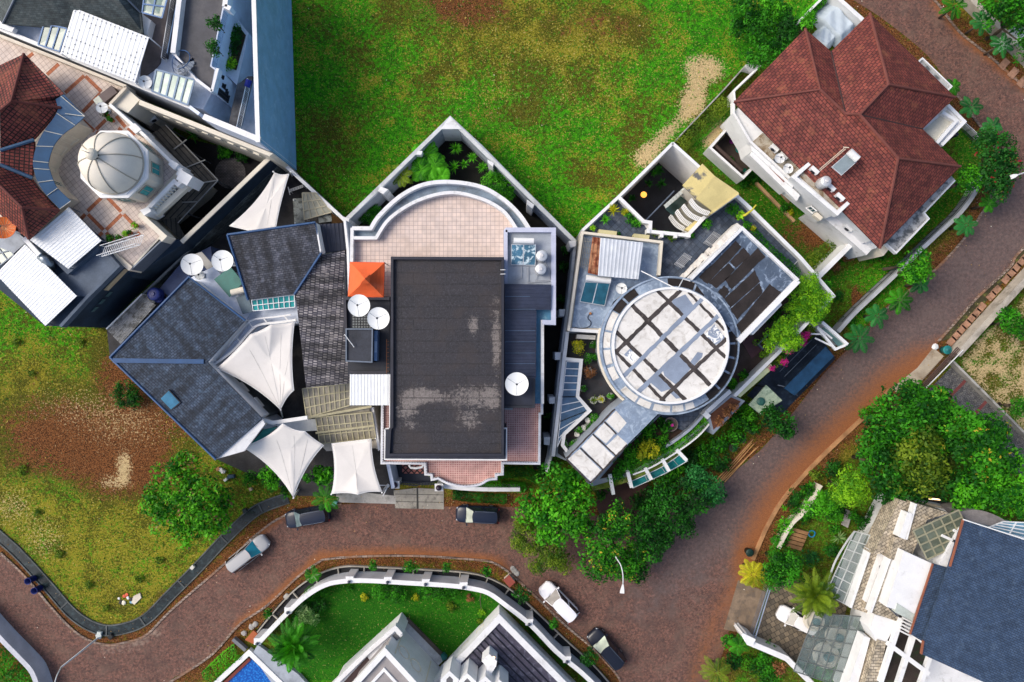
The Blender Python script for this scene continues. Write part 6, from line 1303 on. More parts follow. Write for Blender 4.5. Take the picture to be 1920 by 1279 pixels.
C1=W(1545,402,3.2);C2=W(1600,450,3.2); win(G,C1,C2,.1,.45,.8,2.6,bars=2); win(G,C1,C2,.55,.85,.8,2.6,bars=1)
part('porch_wall',white,G,([(1612,437),(1621,430),(1650,455),(1642,466)],5.0)); MB().wall([(1612,442),(1532,522)],.5,3.4,0).build('garden_side_wall',whitec,G)
part('porch_foot',cream,G,([(1645,462),(1656,452),(1668,466),(1656,480)],4.6))
stg=M('stained_grey_slab',(.42,.43,.44),.85,.15,dirt=(.09,.10,.11),dlo=.42,dhi=.62,dscale=1.4)
for q in ([(1784,330),(1791,338),(1732,399),(1741,410),(1681,474),(1661,456),(1700,415)],[(1723,116),(1730,109),(1785,162),(1778,169)]): part('eave_slab',stg,G,(q,5.6,5.3))
MB().wall([(1791,338),(1733,399),(1742,410),(1681,474),(1662,457)],.14,5.8,5.3).build('slab_edge',whitec,G); MB().wall([(1723,116),(1730,109),(1785,162),(1778,169)],.12,5.8,5.3).build('slab_edge',whitec,G)
part('east_balcony',white,G,([(1728,242),(1778,196),(1810,228),(1766,273)],5.4)); part('balcony_floor',M('pale_screed',(.55,.54,.47),.8,.1,dirt=(.3,.29,.25),dlo=.55,dhi=.75),G,([(1732,244),(1776,206),(1794,226),(1758,266)],5.46,5.3)); MB().wall([(1767,210),(1794,226),(1757,268)],.3,5.9,5).wall([(1778,197),(1809,228),(1766,272)],.3,5.6,5).build('parapet',whitec,G); part('dark_post',dark,G,([(1787,248),(1792,244),(1799,252),(1794,256)],3.4))
heater('solar water heater with one grey panel on the red roof',[(1586,289),(1606,300)][0:2] and [(1592,284),(1608,299)],[(1588,288),(1607,303),(1578,329),(1559,313)],9.35,.34,pane=M('grey_collector',(.20,.25,.28),.3,.1),two=False)
b=MB().tube([W(1581,276,9.5),W(1592,277,9.7)],.04,5).tube([W(1583,278,9.5),W(1536,318,8.6)],.035,5).tube([W(1586,279,9.5),W(1538,320,8.6)],.03,5); b.build('pipe',M('pipe_pale',(.6,.55,.45),.5),G)
tank('steel water tank on the stained roof corner by the red tiles',1551,339,7.4,.5,1.5,group=None)
dish('upper white dish on the stained annex roof',1462,297,6.9,.48,5.9,tilt=(.1,.1),group='two dishes on the annex roof'); dish('lower white dish on the stained annex roof',1478,316,6.9,.48,5.9,tilt=(.1,.1),group='two dishes on the annex roof')
for k,(x,y,z,l) in enumerate(((1453,277,5.9,'outdoor unit highest on the stained annex roof'),(1471,291,5.9,'outdoor unit beside the upper dish of the annex roof'),(1528,319,7.4,'outdoor unit at the head of the upper stained roof'),(1559,351,7.4,'outdoor unit beside the steel tank'),(1576,369,7.4,'outdoor unit at the foot of the upper stained roof'),(1592,427,4.2,'outdoor unit on the low wall under the red eave'))): ac(l,x,y,z,-42)
# service yard of G
sy=thing('service_yard_wall','low white wall round the small brown service yard beside the red roofed house','wall',tuple(W(1370,280,0)))
MB().wall([(1375,228),(1332,277),(1394,333),(1412,314)],.24,2.2,0).build('masonry',whitec,sy); MB().wall([(1341,272),(1392,320)],.3,2.0,0).build('inner_wall',M('dark_brown',(.05,.03,.025),.8),sy)
struct('service_yard_floor',MB().prism([(1378,235),(1338,277),(1392,326),(1412,308),(1398,262)],.03,-.02),M('brown_floor',(.075,.055,.045),.8,.25))
for x,y,r,c_,l in ((1371,266,.28,(.3,.02,.3),'purple round basin in the service yard'),(1385,281,.42,(.01,.3,.28),'large turquoise basin in the service yard'),(1394,320,.2,(.01,.22,.15),'small green pot in the corner of the service yard')): tag(MB().lathe([(.001,.02),(r*.8,.02),(r,.3),(r*.9,.3),(r*.72,.06),(.001,.06)],W(x,y,0),16).build('basin',M('basin_%s'%l[:5],c_,.5)),l,'basin')
mb=MB().prism([(1426,322),(1436,312),(1490,367),(1478,382)],.05,-.02); struct('ochre_patio',mb,M('ochre_paving',(.36,.24,.13),.85,.2)); tag(MB().wall([(1418,342),(1455,380),(1490,415)],.3,.3,0).build('garden_kerb',M('kerb_tan',(.42,.26,.13),.85,.2)),'tan kerb between the ochre patio and the grass','kerb')
# roadside boundary of G
bw=thing('roadside_wall','curved grey topped wall with dark fence between the grass and the road palms','wall',tuple(W(1735,460,0)))
pth=cr([(1840,330),(1828,362),(1800,400),(1765,433),(1730,466),(1690,505),(1640,552),(1600,590),(1572,622)],4); MB().wall(pth,.42,1.5,0).build('coping_wall',M('wall_pale_grey',(.50,.51,.54),.8,.12,dirt=(.28,.28,.28),dlo=.55,dhi=.8),bw)
rail(bw,[(x-5,y-5) for x,y in pth[::3]],1.0,1.0,dark,.16,'fence'); 
bw=thing('curved_fence','dark curved fence from the white balcony corner to the flowering tree','fence',tuple(W(1825,245,0))); rail(bw,[(1808,230),(1822,242),(1838,258)],.6,1.2,dark,.1,'railing'); MB().wall([(1808,230),(1822,242),(1838,258)],.2,.7,0).build('plinth',white,bw)
t=thing('garden_wall','white wall at the top edge between the covered vehicles and the brick road','wall',tuple(W(1597,18,0))); MB().wall([(1540,-35),(1576,0),(1618,37)],.4,2.4,0).build('masonry',whitec,t)
t=thing('garden_wall','thin white wall between the lawn bushes and the covered vehicles','wall',tuple(W(1515,22,0))); MB().wall([(1560,-22),(1538,0),(1493,45)],.22,2.2,0).build('masonry',whitec,t)
t=thing('garden_wall','thin low wall between the pale dry strip and the hedge beside the red roof','wall',tuple(W(1320,215,0))); MB().wall([(1402,118),(1360,165),(1268,262)],.12,1.2,0).build('masonry',conc,t); MB().wall([(1402,118),(1424,124),(1376,170),(1378,190)],.2,2.0,0).build('masonry',whitec,t)
# far right plots
struct('carpark_paving',MB().prism([(1735,738),(1790,682),(1960,850),(1960,930),(1870,850)],.02,-.02),MT('grey_herringbone',(.16,.16,.17),(.10,.10,.11),(.03,.03,.03),.28,.14,.02,var=.3,dirt=(.24,.23,.2),dlo=.5,dhi=.7,dscale=3),ang=30)
b=MB()
for P in ([(1786,684),(1960,857)],[(1812,712),(1780,745)],[(1752,722),(1810,780)],[(1850,752),(1820,785)]): 
    b=MB(); b.wall(P,.32,.03,.0); struct('paving_band',b,M('maroon_band',(.19,.05,.05),.8,.15))
t=thing('low_wall','low grey wall between the paved car park and the gravel plot','wall',tuple(W(1850,745,0))); MB().wall([(1787,677),(1850,740),(1960,850)],.22,1.0,0).build('masonry',conc,t)
t=thing('plot_wall','pale weathered wall top running beside the gravel plot to the road gate','wall',tuple(W(1860,600,0))); MB().wall([(1797,665),(1850,607),(1925,525),(2000,445)],.62,1.6,0).build('masonry',M('weathered_wall',(.44,.40,.34),.9,.15,dirt=(.2,.18,.15),dlo=.5,dhi=.7),t)
t=thing('sliding_gate','long dark brown and white steel sliding gate beside the concrete ramp','gate',tuple(W(1768,695,0))); b=MB()
for o_ in (0,2.2,4.4): b.bar(W(1800-o_,655-o_,1.6),W(1732-o_,727-o_,1.6),.08,.08); b.bar(W(1800-o_,655-o_,.2),W(1732-o_,727-o_,.2),.08,.08)
for k in range(30): u=k/29; q=W(1800-68*u,655+72*u,1.6); b.tube([q,(q.x,q.y,.1)],.02,4)
b.build('gate_leaf',M('gate_brown',(.10,.06,.05),.5),t); MB().bar(W(1806,656,1.9),W(1726,738,1.9),.07,.1).build('guide_rail',whitec,t)
struct('concrete_ramp',MB().prism([(1750,652),(1770,668),(1722,722),(1696,722),(1680,735),(1672,728),(1720,690)],.03,-.02),M('ramp_concrete',(.42,.36,.28),.9,.12,dirt=(.25,.19,.13),dlo=.5,dhi=.75))
lid=M('drain_lid',(.36,.20,.13),.9,.2,dirt=(.16,.09,.06),dlo=.5,dhi=.7,dscale=2)
struct('roadside_drain',MB().prism([(1765,640),(1790,632),(1960,440),(1950,420)],.01,-.02),M('drain_shadow',(.05,.045,.02),.95,.3,dirt=(.12,.13,.03),dlo=.5,dhi=.65,dscale=1.5))
g=seed(2,2)
for k in range(17):
    if k in (7,10): continue
    u=k/16; x=1784+150*u; y=640-170*u; c=W(x,y,.12); tag(MB().box((c.x,c.y,.1),(.62,.95,.14),R(-42+g.uniform(-5,5)) ).build('drain_cover',lid),ORD[k]+' brown drain cover counting up the road from the teal bin','drain cover','drain covers beside the road')
for k in range(4):
    x=1878+k*17; y=112+k*17; c=W(x+5,y+8,.12); tag(MB().box((c.x,c.y,.1),(.7,1.1,.14),R(-42)).build('drain_cover',lid),ORD[k]+' orange brown drain cover from the small white gate canopy down, top right','drain cover','drain covers at the top right')
t=thing('verge_wall','pale low wall behind the top right palms','wall',tuple(W(1880,60,0))); MB().wall([(1790,-40),(1830,5),(1880,55),(1960,130)],.55,1.3,0).build('masonry',M('weathered_wall',(.44,.40,.34)),t)
tag(MB().prism([(1888,62),(1908,44),(1930,60),(1910,80)],2.6,2.45).wall([(1890,62),(1908,78)],.1,2.45,0).wall([(1908,46),(1926,60)],.1,2.45,0).build('gate_canopy',whitec),'small white canopy over the wall at the top right edge','canopy')
t=thing('plastic_bin','round teal plastic bin beside the drain covers and the ramp','bin',tuple(W(1768,656,0))); MB().lathe([(.001,0),(.36,0),(.42,.7),(.45,.72),(.45,.78),(.38,.8)],W(1768,656,0),22).build('body',M('teal_plastic',(.01,.22,.22),.5),t,True); MB().lathe([(.38,.80),(.30,.84),(.1,.86),(.08,.92),(.001,.92)],W(1768,656,0),18).build('lid',M('teal_lid',(.01,.15,.16),.5),t,True)
stone('sack','crumpled white sack at the road edge next to the teal bin',1753,650,.32,0,whitec,'sack')
# ================================================================ H: stone clad house, lower right
nshin=MT('navy_shingles',(.050,.085,.150),(.032,.060,.115),(.020,.032,.06),.40,.20,.025,var=.22,bmp=.6,dirt=(.085,.13,.2),dlo=.55,dhi=.8,dscale=1.2)
stc=MT('stone_cladding',(.46,.40,.31),(.29,.25,.19),(.13,.11,.085),.45,.28,.03,var=.35,bmp=.7,dirt=(.5,.42,.3),dlo=.5,dhi=.7,dscale=2.5)
Hh=bld('stone_clad_house','large house with dark blue shingle roof, stone terraces and glass canopies, lower right','house',1760,1100)
part('wall',white,Hh,([(1690,938),(1720,945),(1800,960),(2000,1010),(2000,1350),(1600,1350),(1640,1152),(1600,1135),(1625,1060),(1640,1035)],4.2))
part('upper_wall',white,Hh,([(1760,1060),(1800,990),(1990,1045),(1990,1330),(1860,1275),(1740,1215)],8.2,4))
MB().slab([W(1806,974,9.6),W(2000,1037,9.6),W(2000,1360,8.6),W(1844,1279,8.6),W(1727,1226,8.5),W(1731,1202,8.6),W(1779,1062,9.2)],t=.2).build('roof',nshin,Hh,ang=18)
MB().slab([W(1750,1057,8.4),W(1782,1066,8.4),W(1734,1206,8.2),W(1707,1189,8.2)],t=.2).build('lower_roof',nshin,Hh,ang=18)
ev=M('rust_eave',(.26,.09,.05),.8); MB().bar(W(1806,974,9.6),W(1781,1062,9.3),.14,.16).build('eave_board',ev,Hh); MB().bar(W(1749,1057,8.45),W(1706,1189,8.25),.12,.16).build('eave_board',ev,Hh); MB().bar(W(1731,1201,8.7),W(1727,1226,8.6),.14,.2).build('eave_board',ev,Hh); MB().bar(W(1806,974,9.7),W(2000,1037,9.7),.1,.1).build('ridge_edge',whitec,Hh)
part('white_flat_roof',whitec,Hh,([(1695,1033),(1748,1057),(1714,1153),(1662,1138)],8.0,4))
for q,z in (([(1687,937),(1717,946),(1676,1008),(1655,1038),(1637,1040),(1664,985)],6.2),([(1717,944),(1779,962),(1738,975),(1711,1039),(1695,1033),(1688,1054),(1668,1048),(1678,1007),(1698,1011)],7.0),([(1668,1048),(1690,1055),(1662,1137),(1684,1158),(1681,1165),(1632,1148)],6.6),([(1631,1030),(1655,1044),(1650,1056),(1622,1128),(1632,1152),(1594,1139),(1620,1062)],5.0)): part('stone_terrace',stc,Hh,(q,z,3 if z<6 else 4),ang=30)
for q,z in (([(1702,961),(1712,964),(1697,1012),(1686,1007)],7.3),([(1666,1020),(1674,1025),(1638,1136),(1622,1128),(1652,1040)],5.6),([(1640,1152),(1684,1165),(1660,1207),(1642,1202),(1632,1180)],6.2),([(1621,1193),(1632,1197),(1604,1300),(1585,1300)],5.6)): part('white_block',whitec,Hh,(q,z,3))
for x,y,a in ((1647,1085,0),(1652,1066,0),(1641,1105,0),(1634,1125,0)): MB().prism([(x-3,y-5),(x+3,y-7),(x+2,y+4),(x-4,y+6)],5.64,5.5).build('roof_opening',dark,Hh)
MB().wall([(1669,1048),(1633,1149)],.2,6.9,6).wall([(1700,1012),(1718,945)],.16,7.3,6.5).wall([(1632,1031),(1595,1140)],.25,5.3,3).build('parapet',whitec,Hh)
MB().prism([(1646,1200),(1662,1205),(1640,1300),(1616,1300)],6.4,3).build('stone_strip',stc,Hh); MB().prism([(1660,1212),(1690,1150),(1712,1190),(1745,1228),(1720,1320),(1640,1320)],4.35,3).build('court_void',M('void_brown',(.055,.038,.03),.9,.3,dirt=(.03,.06,.02),dlo=.5,dhi=.7),Hh)
b=MB()
for a,c2,w_ in (((1664,1206),(1740,1262),.42),((1688,1158),(1650,1278),.42),((1712,1190),(1680,1290),.4),((1742,1232),(1722,1290),.35),((1711,1190),(1732,1203),.3)): 
    zz=6.6+.012*(a[0]%7); p,q=W(*a,zz),W(*c2,zz); MB().bar(p,q,w_,.45).build('pergola_beam',whitec,Hh)
for k in range(5): MB().bar(W(1692+k*-1.5,1158+k*6,7.0),W(1712-k*1.5,1168+k*6,7.0),.14,.2).build('slat',whitec,Hh)
part('louvre_roof',M('louvre_pale',(.45,.5,.46),.5),Hh,([(1682,1131),(1715,1152),(1710,1165),(1678,1148)],8.05,7.5))
glassroof(Hh,[W(1712,995,7.9),W(1797,956,7.9),W(1822,1010,7.9),W(1738,1049,7.9)],5,4,M('bronze_frame',(.30,.29,.20),.5),GLASS('canopy_glass_dim',(.10,.12,.09),.12,.8),.12,'glass_canopy')
for a,c2 in (((1766,1004),(1792,1016)),((1788,994),(1800,1001))): MB().bar(W(*a,8.1),W(*c2,8.1),.25,.2).build('canopy_beam',whitec,Hh)
part('window_grille',M('louvre_pale',(.45,.5,.46)),Hh,([(1763,1043),(1783,1036),(1778,1062),(1761,1058)],7.6,7))
part('grey_wing_roof',M('wing_grey',(.26,.24,.24),.8,.15,dirt=(.16,.15,.15),dlo=.5,dhi=.7),Hh,(cr([(1799,960),(1830,956),(1862,964),(1892,980)],3)+[(1880,992),(1812,975)],7.0,4))
glassroof(Hh,[W(1850,990,7.4),W(1880,978,7.4),W(1930,980,7.4),W(1935,1012,7.4)],4,2,wmetal,GLASS('blue_canopy_glass',(.10,.2,.28),.1),.1,'glass_canopy')
# glazed canopies of the west side
glassroof(Hh,[W(1602,996,4.4),W(1645,1007,4.4),W(1597,1140,4.4),W(1548,1112,4.4)],3,7,M('frame_grey',(.45,.47,.46),.5),roofgl,.09,'glass_canopy')
MB().tube([W(x,y,4.4) for x,y in cr([(1603,996),(1585,1020),(1563,1060),(1548,1112)],5)],.1,6).build('canopy_edge',M('frame_grey',(.45,.47,.46)),Hh)
glassroof(Hh,[W(1528,1150,4.2),W(1633,1157,4.2),W(1590,1292,4.2),W(1488,1258,4.2)],6,5,M('frame_dark',(.12,.14,.14),.5),roofgl,.08,'glass_canopy')
part('canopy_gutter',M('gutter_green',(.40,.45,.38),.7,.15),Hh,([(1615,1150),(1632,1156),(1600,1255),(1580,1250)],3.7,3))
for x,y,r in ((1527,1165,1.0),(1570,1195,1.1),(1550,1230,1.25)):
    c=W(x,y,2.6); b=MB(); b.lathe([(.001,2.5),(r*.75,2.5),(r*.75,2.7),(r,2.7),(r,2.2),(r*.8,2.0),(.001,2.0)],(c.x,c.y,0),24); b.build('balcony',cream,Hh); MB().lathe([(.001,2.75),(r*.4,2.75),(r*.4,2.5)],(c.x+.2,c.y-.1,0),16).build('urn',glassb,Hh)
struct('forecourt',MB().prism([(1443,1103),(1470,1085),(1590,1130),(1560,1250),(1492,1240),(1417,1197)],.02,-.02),MT('checker_paving',(.24,.19,.13),(.10,.085,.065),(.04,.035,.03),.52,.52,.03,offset=.5,var=.2),ang=28)
struct('side_driveway',MB().prism([(1384,1088),(1436,1110),(1414,1192),(1357,1180)],.03,-.02),M('driveway_stone',(.22,.16,.11),.9,.2,dirt=(.13,.10,.075),dlo=.45,dhi=.65,dscale=1.3))
t=thing('entrance_gate','blue and grey sliding gate rail across the checkered forecourt','gate',tuple(W(1430,1150,0))); b=MB(); b.bar(W(1445,1102,1.7),W(1416,1196,1.7),.08,.1).bar(W(1441,1102,.3),W(1411,1194,.3),.08,.08)
for k in range(30): u=k/29; q=W(1445-29*u,1102+94*u,1.7); b.tube([q,(q.x,q.y,.1)],.018,4)
b.build('gate_leaf',M('gate_bluegrey',(.35,.42,.55),.4,metal=.3),t)
t=thing('forecourt_wall','white stepped wall between the checkered forecourt and the palm garden','wall',tuple(W(1450,1230,0))); MB().wall([(1394,1188),(1404,1205),(1440,1220),(1475,1235),(1530,1290)],.55,2.4,0).build('masonry',whitec,t); MB().prism([(1393,1187),(1417,1199),(1412,1210),(1400,1207)],2.7,0).build('pier',whitec,t)
t=thing('garden_wall','curved white capped retaining wall between the roadside garden and the timber steps','wall',tuple(W(1480,1000,0))); MB().wall(cr([(1540,910),(1511,958),(1488,980),(1472,1005),(1461,1029)],4),.34,1.3,0).build('masonry',cream,t)
t=thing('timber_steps','brown timber slatted steps behind the curved white wall','steps',tuple(W(1495,1010,0))); 
for k in range(5): u=k/5; MB().prism([(1489-15*u,990+36*u),(1517-15*u,998+36*u),(1514-15*u,1004+36*u),(1486-15*u,996+36*u)],.5-.05*k,0).build('tread',wood,t)
mb=MB().tube([W(1522+5*math.cos(a*.5)*(1+.1*a/6),1001+6*math.sin(a*.5),.08) for a in range(26)],.045,5); tag(mb.build('garden_hose',M('hose_blue',(.01,.25,.5),.4)),'coiled bright blue hose on the lawn beside the timber steps','hose')
t=thing('stone_bench','pale L shaped stone bench among the dark plants left of the stone clad house','bench',tuple(W(1588,972,0))); MB().prism([(1586,955),(1599,960),(1590,990),(1578,984),(1583,972)],.5,.35).build('seat',conc,t); MB().prism([(1588,958),(1596,961),(1594,966),(1587,964)],.35,0).prism([(1583,980),(1588,983),(1587,987),(1580,984)],.35,0).build('leg',concd,t)
m_,t_,b_=newmat('strip_light'); b_.inputs['Emission Color'].default_value=(1,.62,.3,1); b_.inputs['Emission Strength'].default_value=3; t=thing('wall_lamp','glowing strip lamp on the pavilion floor behind the stone clad house','lamp',tuple(W(1752,936,2.2))); MB().tube([W(1742,935,2.6),W(1763,937,2.6)],.07,8).build('light_tube',m_,t); MB().bar(W(1741,933,2.5),W(1764,935,2.5),.1,.12).build('housing',gmetal,t)
struct('garden_path',MB().prism([(1735,925),(1790,945),(1800,958),(1735,945)],.3,-.02),M('path_dark',(.05,.04,.035),.9))
# ================================================================ I: white house with pool, bottom
I=bld('pool_house','white house with dark flat roof, stepped cornices and pale ornaments beside the blue pool','house',850,1250)
mas=white
part('main_wall',mas,I,([(935,1158),(815,1284),(790,1350),(1140,1366)],3.4)); MB().wall([(800,1300),(877,1222),(936,1160),(1065,1290),(1135,1362)],.62,3.75,2.6).build('parapet',mas,I)
part('dark_roof',M('wet_tar_roof',(.060,.055,.085),.55,.25,dirt=(.14,.14,.19),dlo=.5,dhi=.68,dscale=1.2,dist=1.),I,([(936,1168),(884,1222),(862,1240),(850,1350),(1112,1350),(1052,1284)],3.5,3.3))
for k in range(7): p,q=W(927-k*7,1177+k*7.5,3.58),W(1044-k*8,1296+k*7,3.58); MB().bar(p,q,.08,.12).build('roof_batten',M('batten_dark',(.02,.02,.032),.6),I)
part('chimney_base',whitec,I,([(903,1240),(917,1226),(932,1240),(930,1250),(922,1262),(923,1290),(912,1290),(912,1250)],5.4,3.4)); m_,t_,b_=newmat('warm_bulb'); b_.inputs['Emission Color'].default_value=(1,.5,.2,1); b_.inputs['Emission Strength'].default_value=4; MB().lathe([(.001,-.1),(.12,0),(.001,.12)],W(926,1233,5.6),10).build('lamp',m_,I,True)
for x,y in ((843,1262),(876,1266),(910,1272),(936,1278)): part('stepped_cornice',whitec,I,([(x-17,y+12),(x,y-4),(x+17,y+12),(x+17,1350),(x-17,1350)],6.6,3.4)); part('cornice_recess',concd,I,([(x-6,y+12),(x,y+6),(x+6,y+12),(x+6,1340),(x-6,1340)],6.62,6.4))
part('left_wing',mas,I,([(743,1174),(756,1190),(724,1224),(660,1300),(600,1340),(628,1279)],3.5)); MB().wall([(622,1288),(690,1222),(741,1178),(752,1190)],.42,3.9,3.2).build('parapet',mas,I)
part('recess',concd,I,([(741,1187),(750,1196),(726,1218),(717,1210)],3.56,3.4)); part('recess',M('dark_brown_recess',(.05,.03,.03),.8),I,([(688,1232),(694,1240),(650,1290),(640,1284)],3.56,3.4)); part('block_roof',M('roof_warm_grey',(.30,.28,.28),.8,.1),I,([(722,1222),(790,1296),(850,1364),(640,1364),(658,1292)],7.0,0)); MB().wall([(640,1312),(722,1222),(790,1296),(855,1368)],.5,7.4,6.7).wall([(680,1300),(720,1256),(775,1316),(800,1350)],.25,7.15,6.9).build('cornice',whitec,I); MB().slab([p+Vector((.03,.03,-.4)) for p in PX([(722,1222),(790,1296),(850,1364),(640,1364),(658,1292)],7.0)],z0=0).build('block_wall',whitec,I)
Q1,Q2=W(722,1222,7.0),W(850,1364,7.0); Q1=Vector((Q1.x,Q1.y,0)); Q2=Vector((Q2.x,Q2.y,0)); qd=(Q2-Q1).normalized(); qn=Vector((-qd.y,qd.x,0))
if qn.y<0: qn=-qn
for u in (1.9,3.6):
    MB().tube([Q1+qd*(u+.7*math.cos(R(a)))+qn*.10+Vector((0,0,4.2+.8*math.sin(R(a)))) for a in range(0,361,20)],.07,5).build('oval_ornament',cream,I)
for u in (1.0,5.2): MB().box(Q1+qd*u+qn*.08+Vector((0,0,3.5)),(.12,.1,5.5),math.atan2(qd.y,qd.x)).build('pilaster',cream,I)
A1,A2=W(935,1158,3.4),W(815,1284,3.4)
for u0,u1 in ((.25,.36),(.5,.6)): win(I,A1,A2,u0,u1,1.0,2.6,cream,glassb,side=-1)
struct('garden_terrace',MB().prism([(764,1166),(772,1172),(835,1235),(822,1248),(758,1182)],.2,-.02),M('pale_terrace',(.55,.56,.57),.8,.1,dirt=(.35,.36,.36),dlo=.5,dhi=.7)); struct('terrace_edge',MB().wall([(752,1178),(764,1163),(838,1238)],.35,.24,-.02),M('edge_brown',(.09,.07,.06),.9))
t=thing('planter_box','small teal planter box beside the facade corner of the pool house','planter',tuple(W(832,1234,0))); MB().prism([(826,1230),(832,1228),(838,1235),(830,1240)],.7,0).build('box',M('teal_box',(.02,.14,.14),.5),t)
# curved garden wall
wt=cr([(483,1207),(540,1148),(575,1117),(610,1097),(645,1090),(690,1089),(760,1093),(840,1098),(880,1103),(915,1112),(948,1135),(995,1172),(1043,1222),(1092,1263),(1130,1300)],4)
cwl=thing('curved_garden_wall','long curved white garden wall along the brick road with piers and round lamps','wall',tuple(W(780,1090,0)))
MB().wall(wt,.36,2.3,0).build('masonry',M('wall_face_grey',(.60,.62,.66),.7,.08),cwl); MB().wall(wt,.46,2.38,2.25).build('coping',whitec,cwl)
for x,y in ((655,1090),(727,1091),(798,1095),(869,1101),(540,1148),(483,1206),(992,1170),(1063,1240)):
    d=W(x,y,2.4); MB().prism([(x-7,y-9),(x+8,y-9),(x+6,y+3),(x-7,y+3)],2.36,0).build('pier',whitec,cwl); MB().lathe([(.001,2.35),(.07,2.4),(.16,2.5),(.16,2.6),(.001,2.72)],(d.x,d.y,0),12).build('lamp',M('lamp_slate',(.08,.09,.13),.4),cwl,True)
tp=cr([(482,1186),(520,1140),(558,1102),(600,1076),(645,1063),(700,1064),(800,1069),(880,1075),(925,1088),(965,1112),(1010,1152),(1060,1200),(1110,1245),(1150,1290)],4)
tr=thing('roadside_trough','black concrete trough with pale rim between the verge and the curved garden wall','planter',tuple(W(780,1068,0)))
MB().wall([(x+.0,y+7) for x,y in tp],.85,.06,-.02).build('dark_bed',M('trough_black',(.008,.009,.012),.8,.3),tr); MB().wall(tp,.13,.35,0).build('rim',M('rim_concrete',(.34,.32,.28),.85,.15),tr)
rb=MB()
for k in range(3,len(tp)-2,4): x,y=tp[k]; x2,y2=tp[k+1]; d=Vector((x2-x,y2-y)).normalized(); rb.wall([(x,y),(x-d.y*15,y+d.x*15)],.12,.3,0)
rb.build('cross_bar',M('rim_concrete',(.34,.32,.28)),tr)
pw=GLASS('pool_tiles',(.01,.10,.42),.05); m_,t_,b_=newmat('pool_water'); vo=nd(t_,'ShaderNodeTexVoronoi'); inp(t_,vo,'Vector',pos(t_)); vo.inputs['Scale'].default_value=5; inp(t_,b_,'Base Color',mixc(t_,ramp(t_,vo.outputs[0],.1,.7),(.015,.20,.62),(.004,.075,.36))); b_.inputs['Roughness'].default_value=.06
struct('pool_water',MB().prism([(469,1234),(514,1276),(540,1300),(420,1340),(400,1300)],.35,-.02),m_)
t=thing('pool_surround','white edged pool surround with a red brown strip and grey deck, bottom','pool edge',tuple(W(480,1250,0)))
MB().wall([(380,1304),(467,1224),(535,1290)],.5,.6,0).build('white_edge',whitec,t); MB().wall([(395,1306),(468,1236)],.3,.5,.2).build('red_strip',M('pool_red',(.16,.03,.02),.7),t); MB().prism([(483,1209),(560,1265),(600,1310),(530,1310),(472,1228)],.5,0).build('deck',greyp,t)
mb=MB().prism([(475,1182),(487,1193),(476,1208),(459,1200)],.35,0); tag(mb.build('brick_slab',M('orange_brick_slab',(.40,.11,.04),.8,.15)),'orange terracotta slab at the end of the curved wall by the pool','slab')
tag(MB().bar(W(438,1197,.4),W(462,1218,.4),.35,.5).build('concrete_beam',M('beam_grey',(.16,.17,.19),.8)),'grey concrete beam on the verge left of the terracotta slab','beam')
t=thing('corner_wall','pale grey curved wall at the bottom left corner of the photo','wall',tuple(W(40,1240,0))); MB().wall(cr([(-60,1130),(0,1197),(40,1238),(60,1262),(74,1300)],4),.5,1.8,0).build('masonry',M('corner_wall_paint',(.50,.52,.58),.7,.1),t)
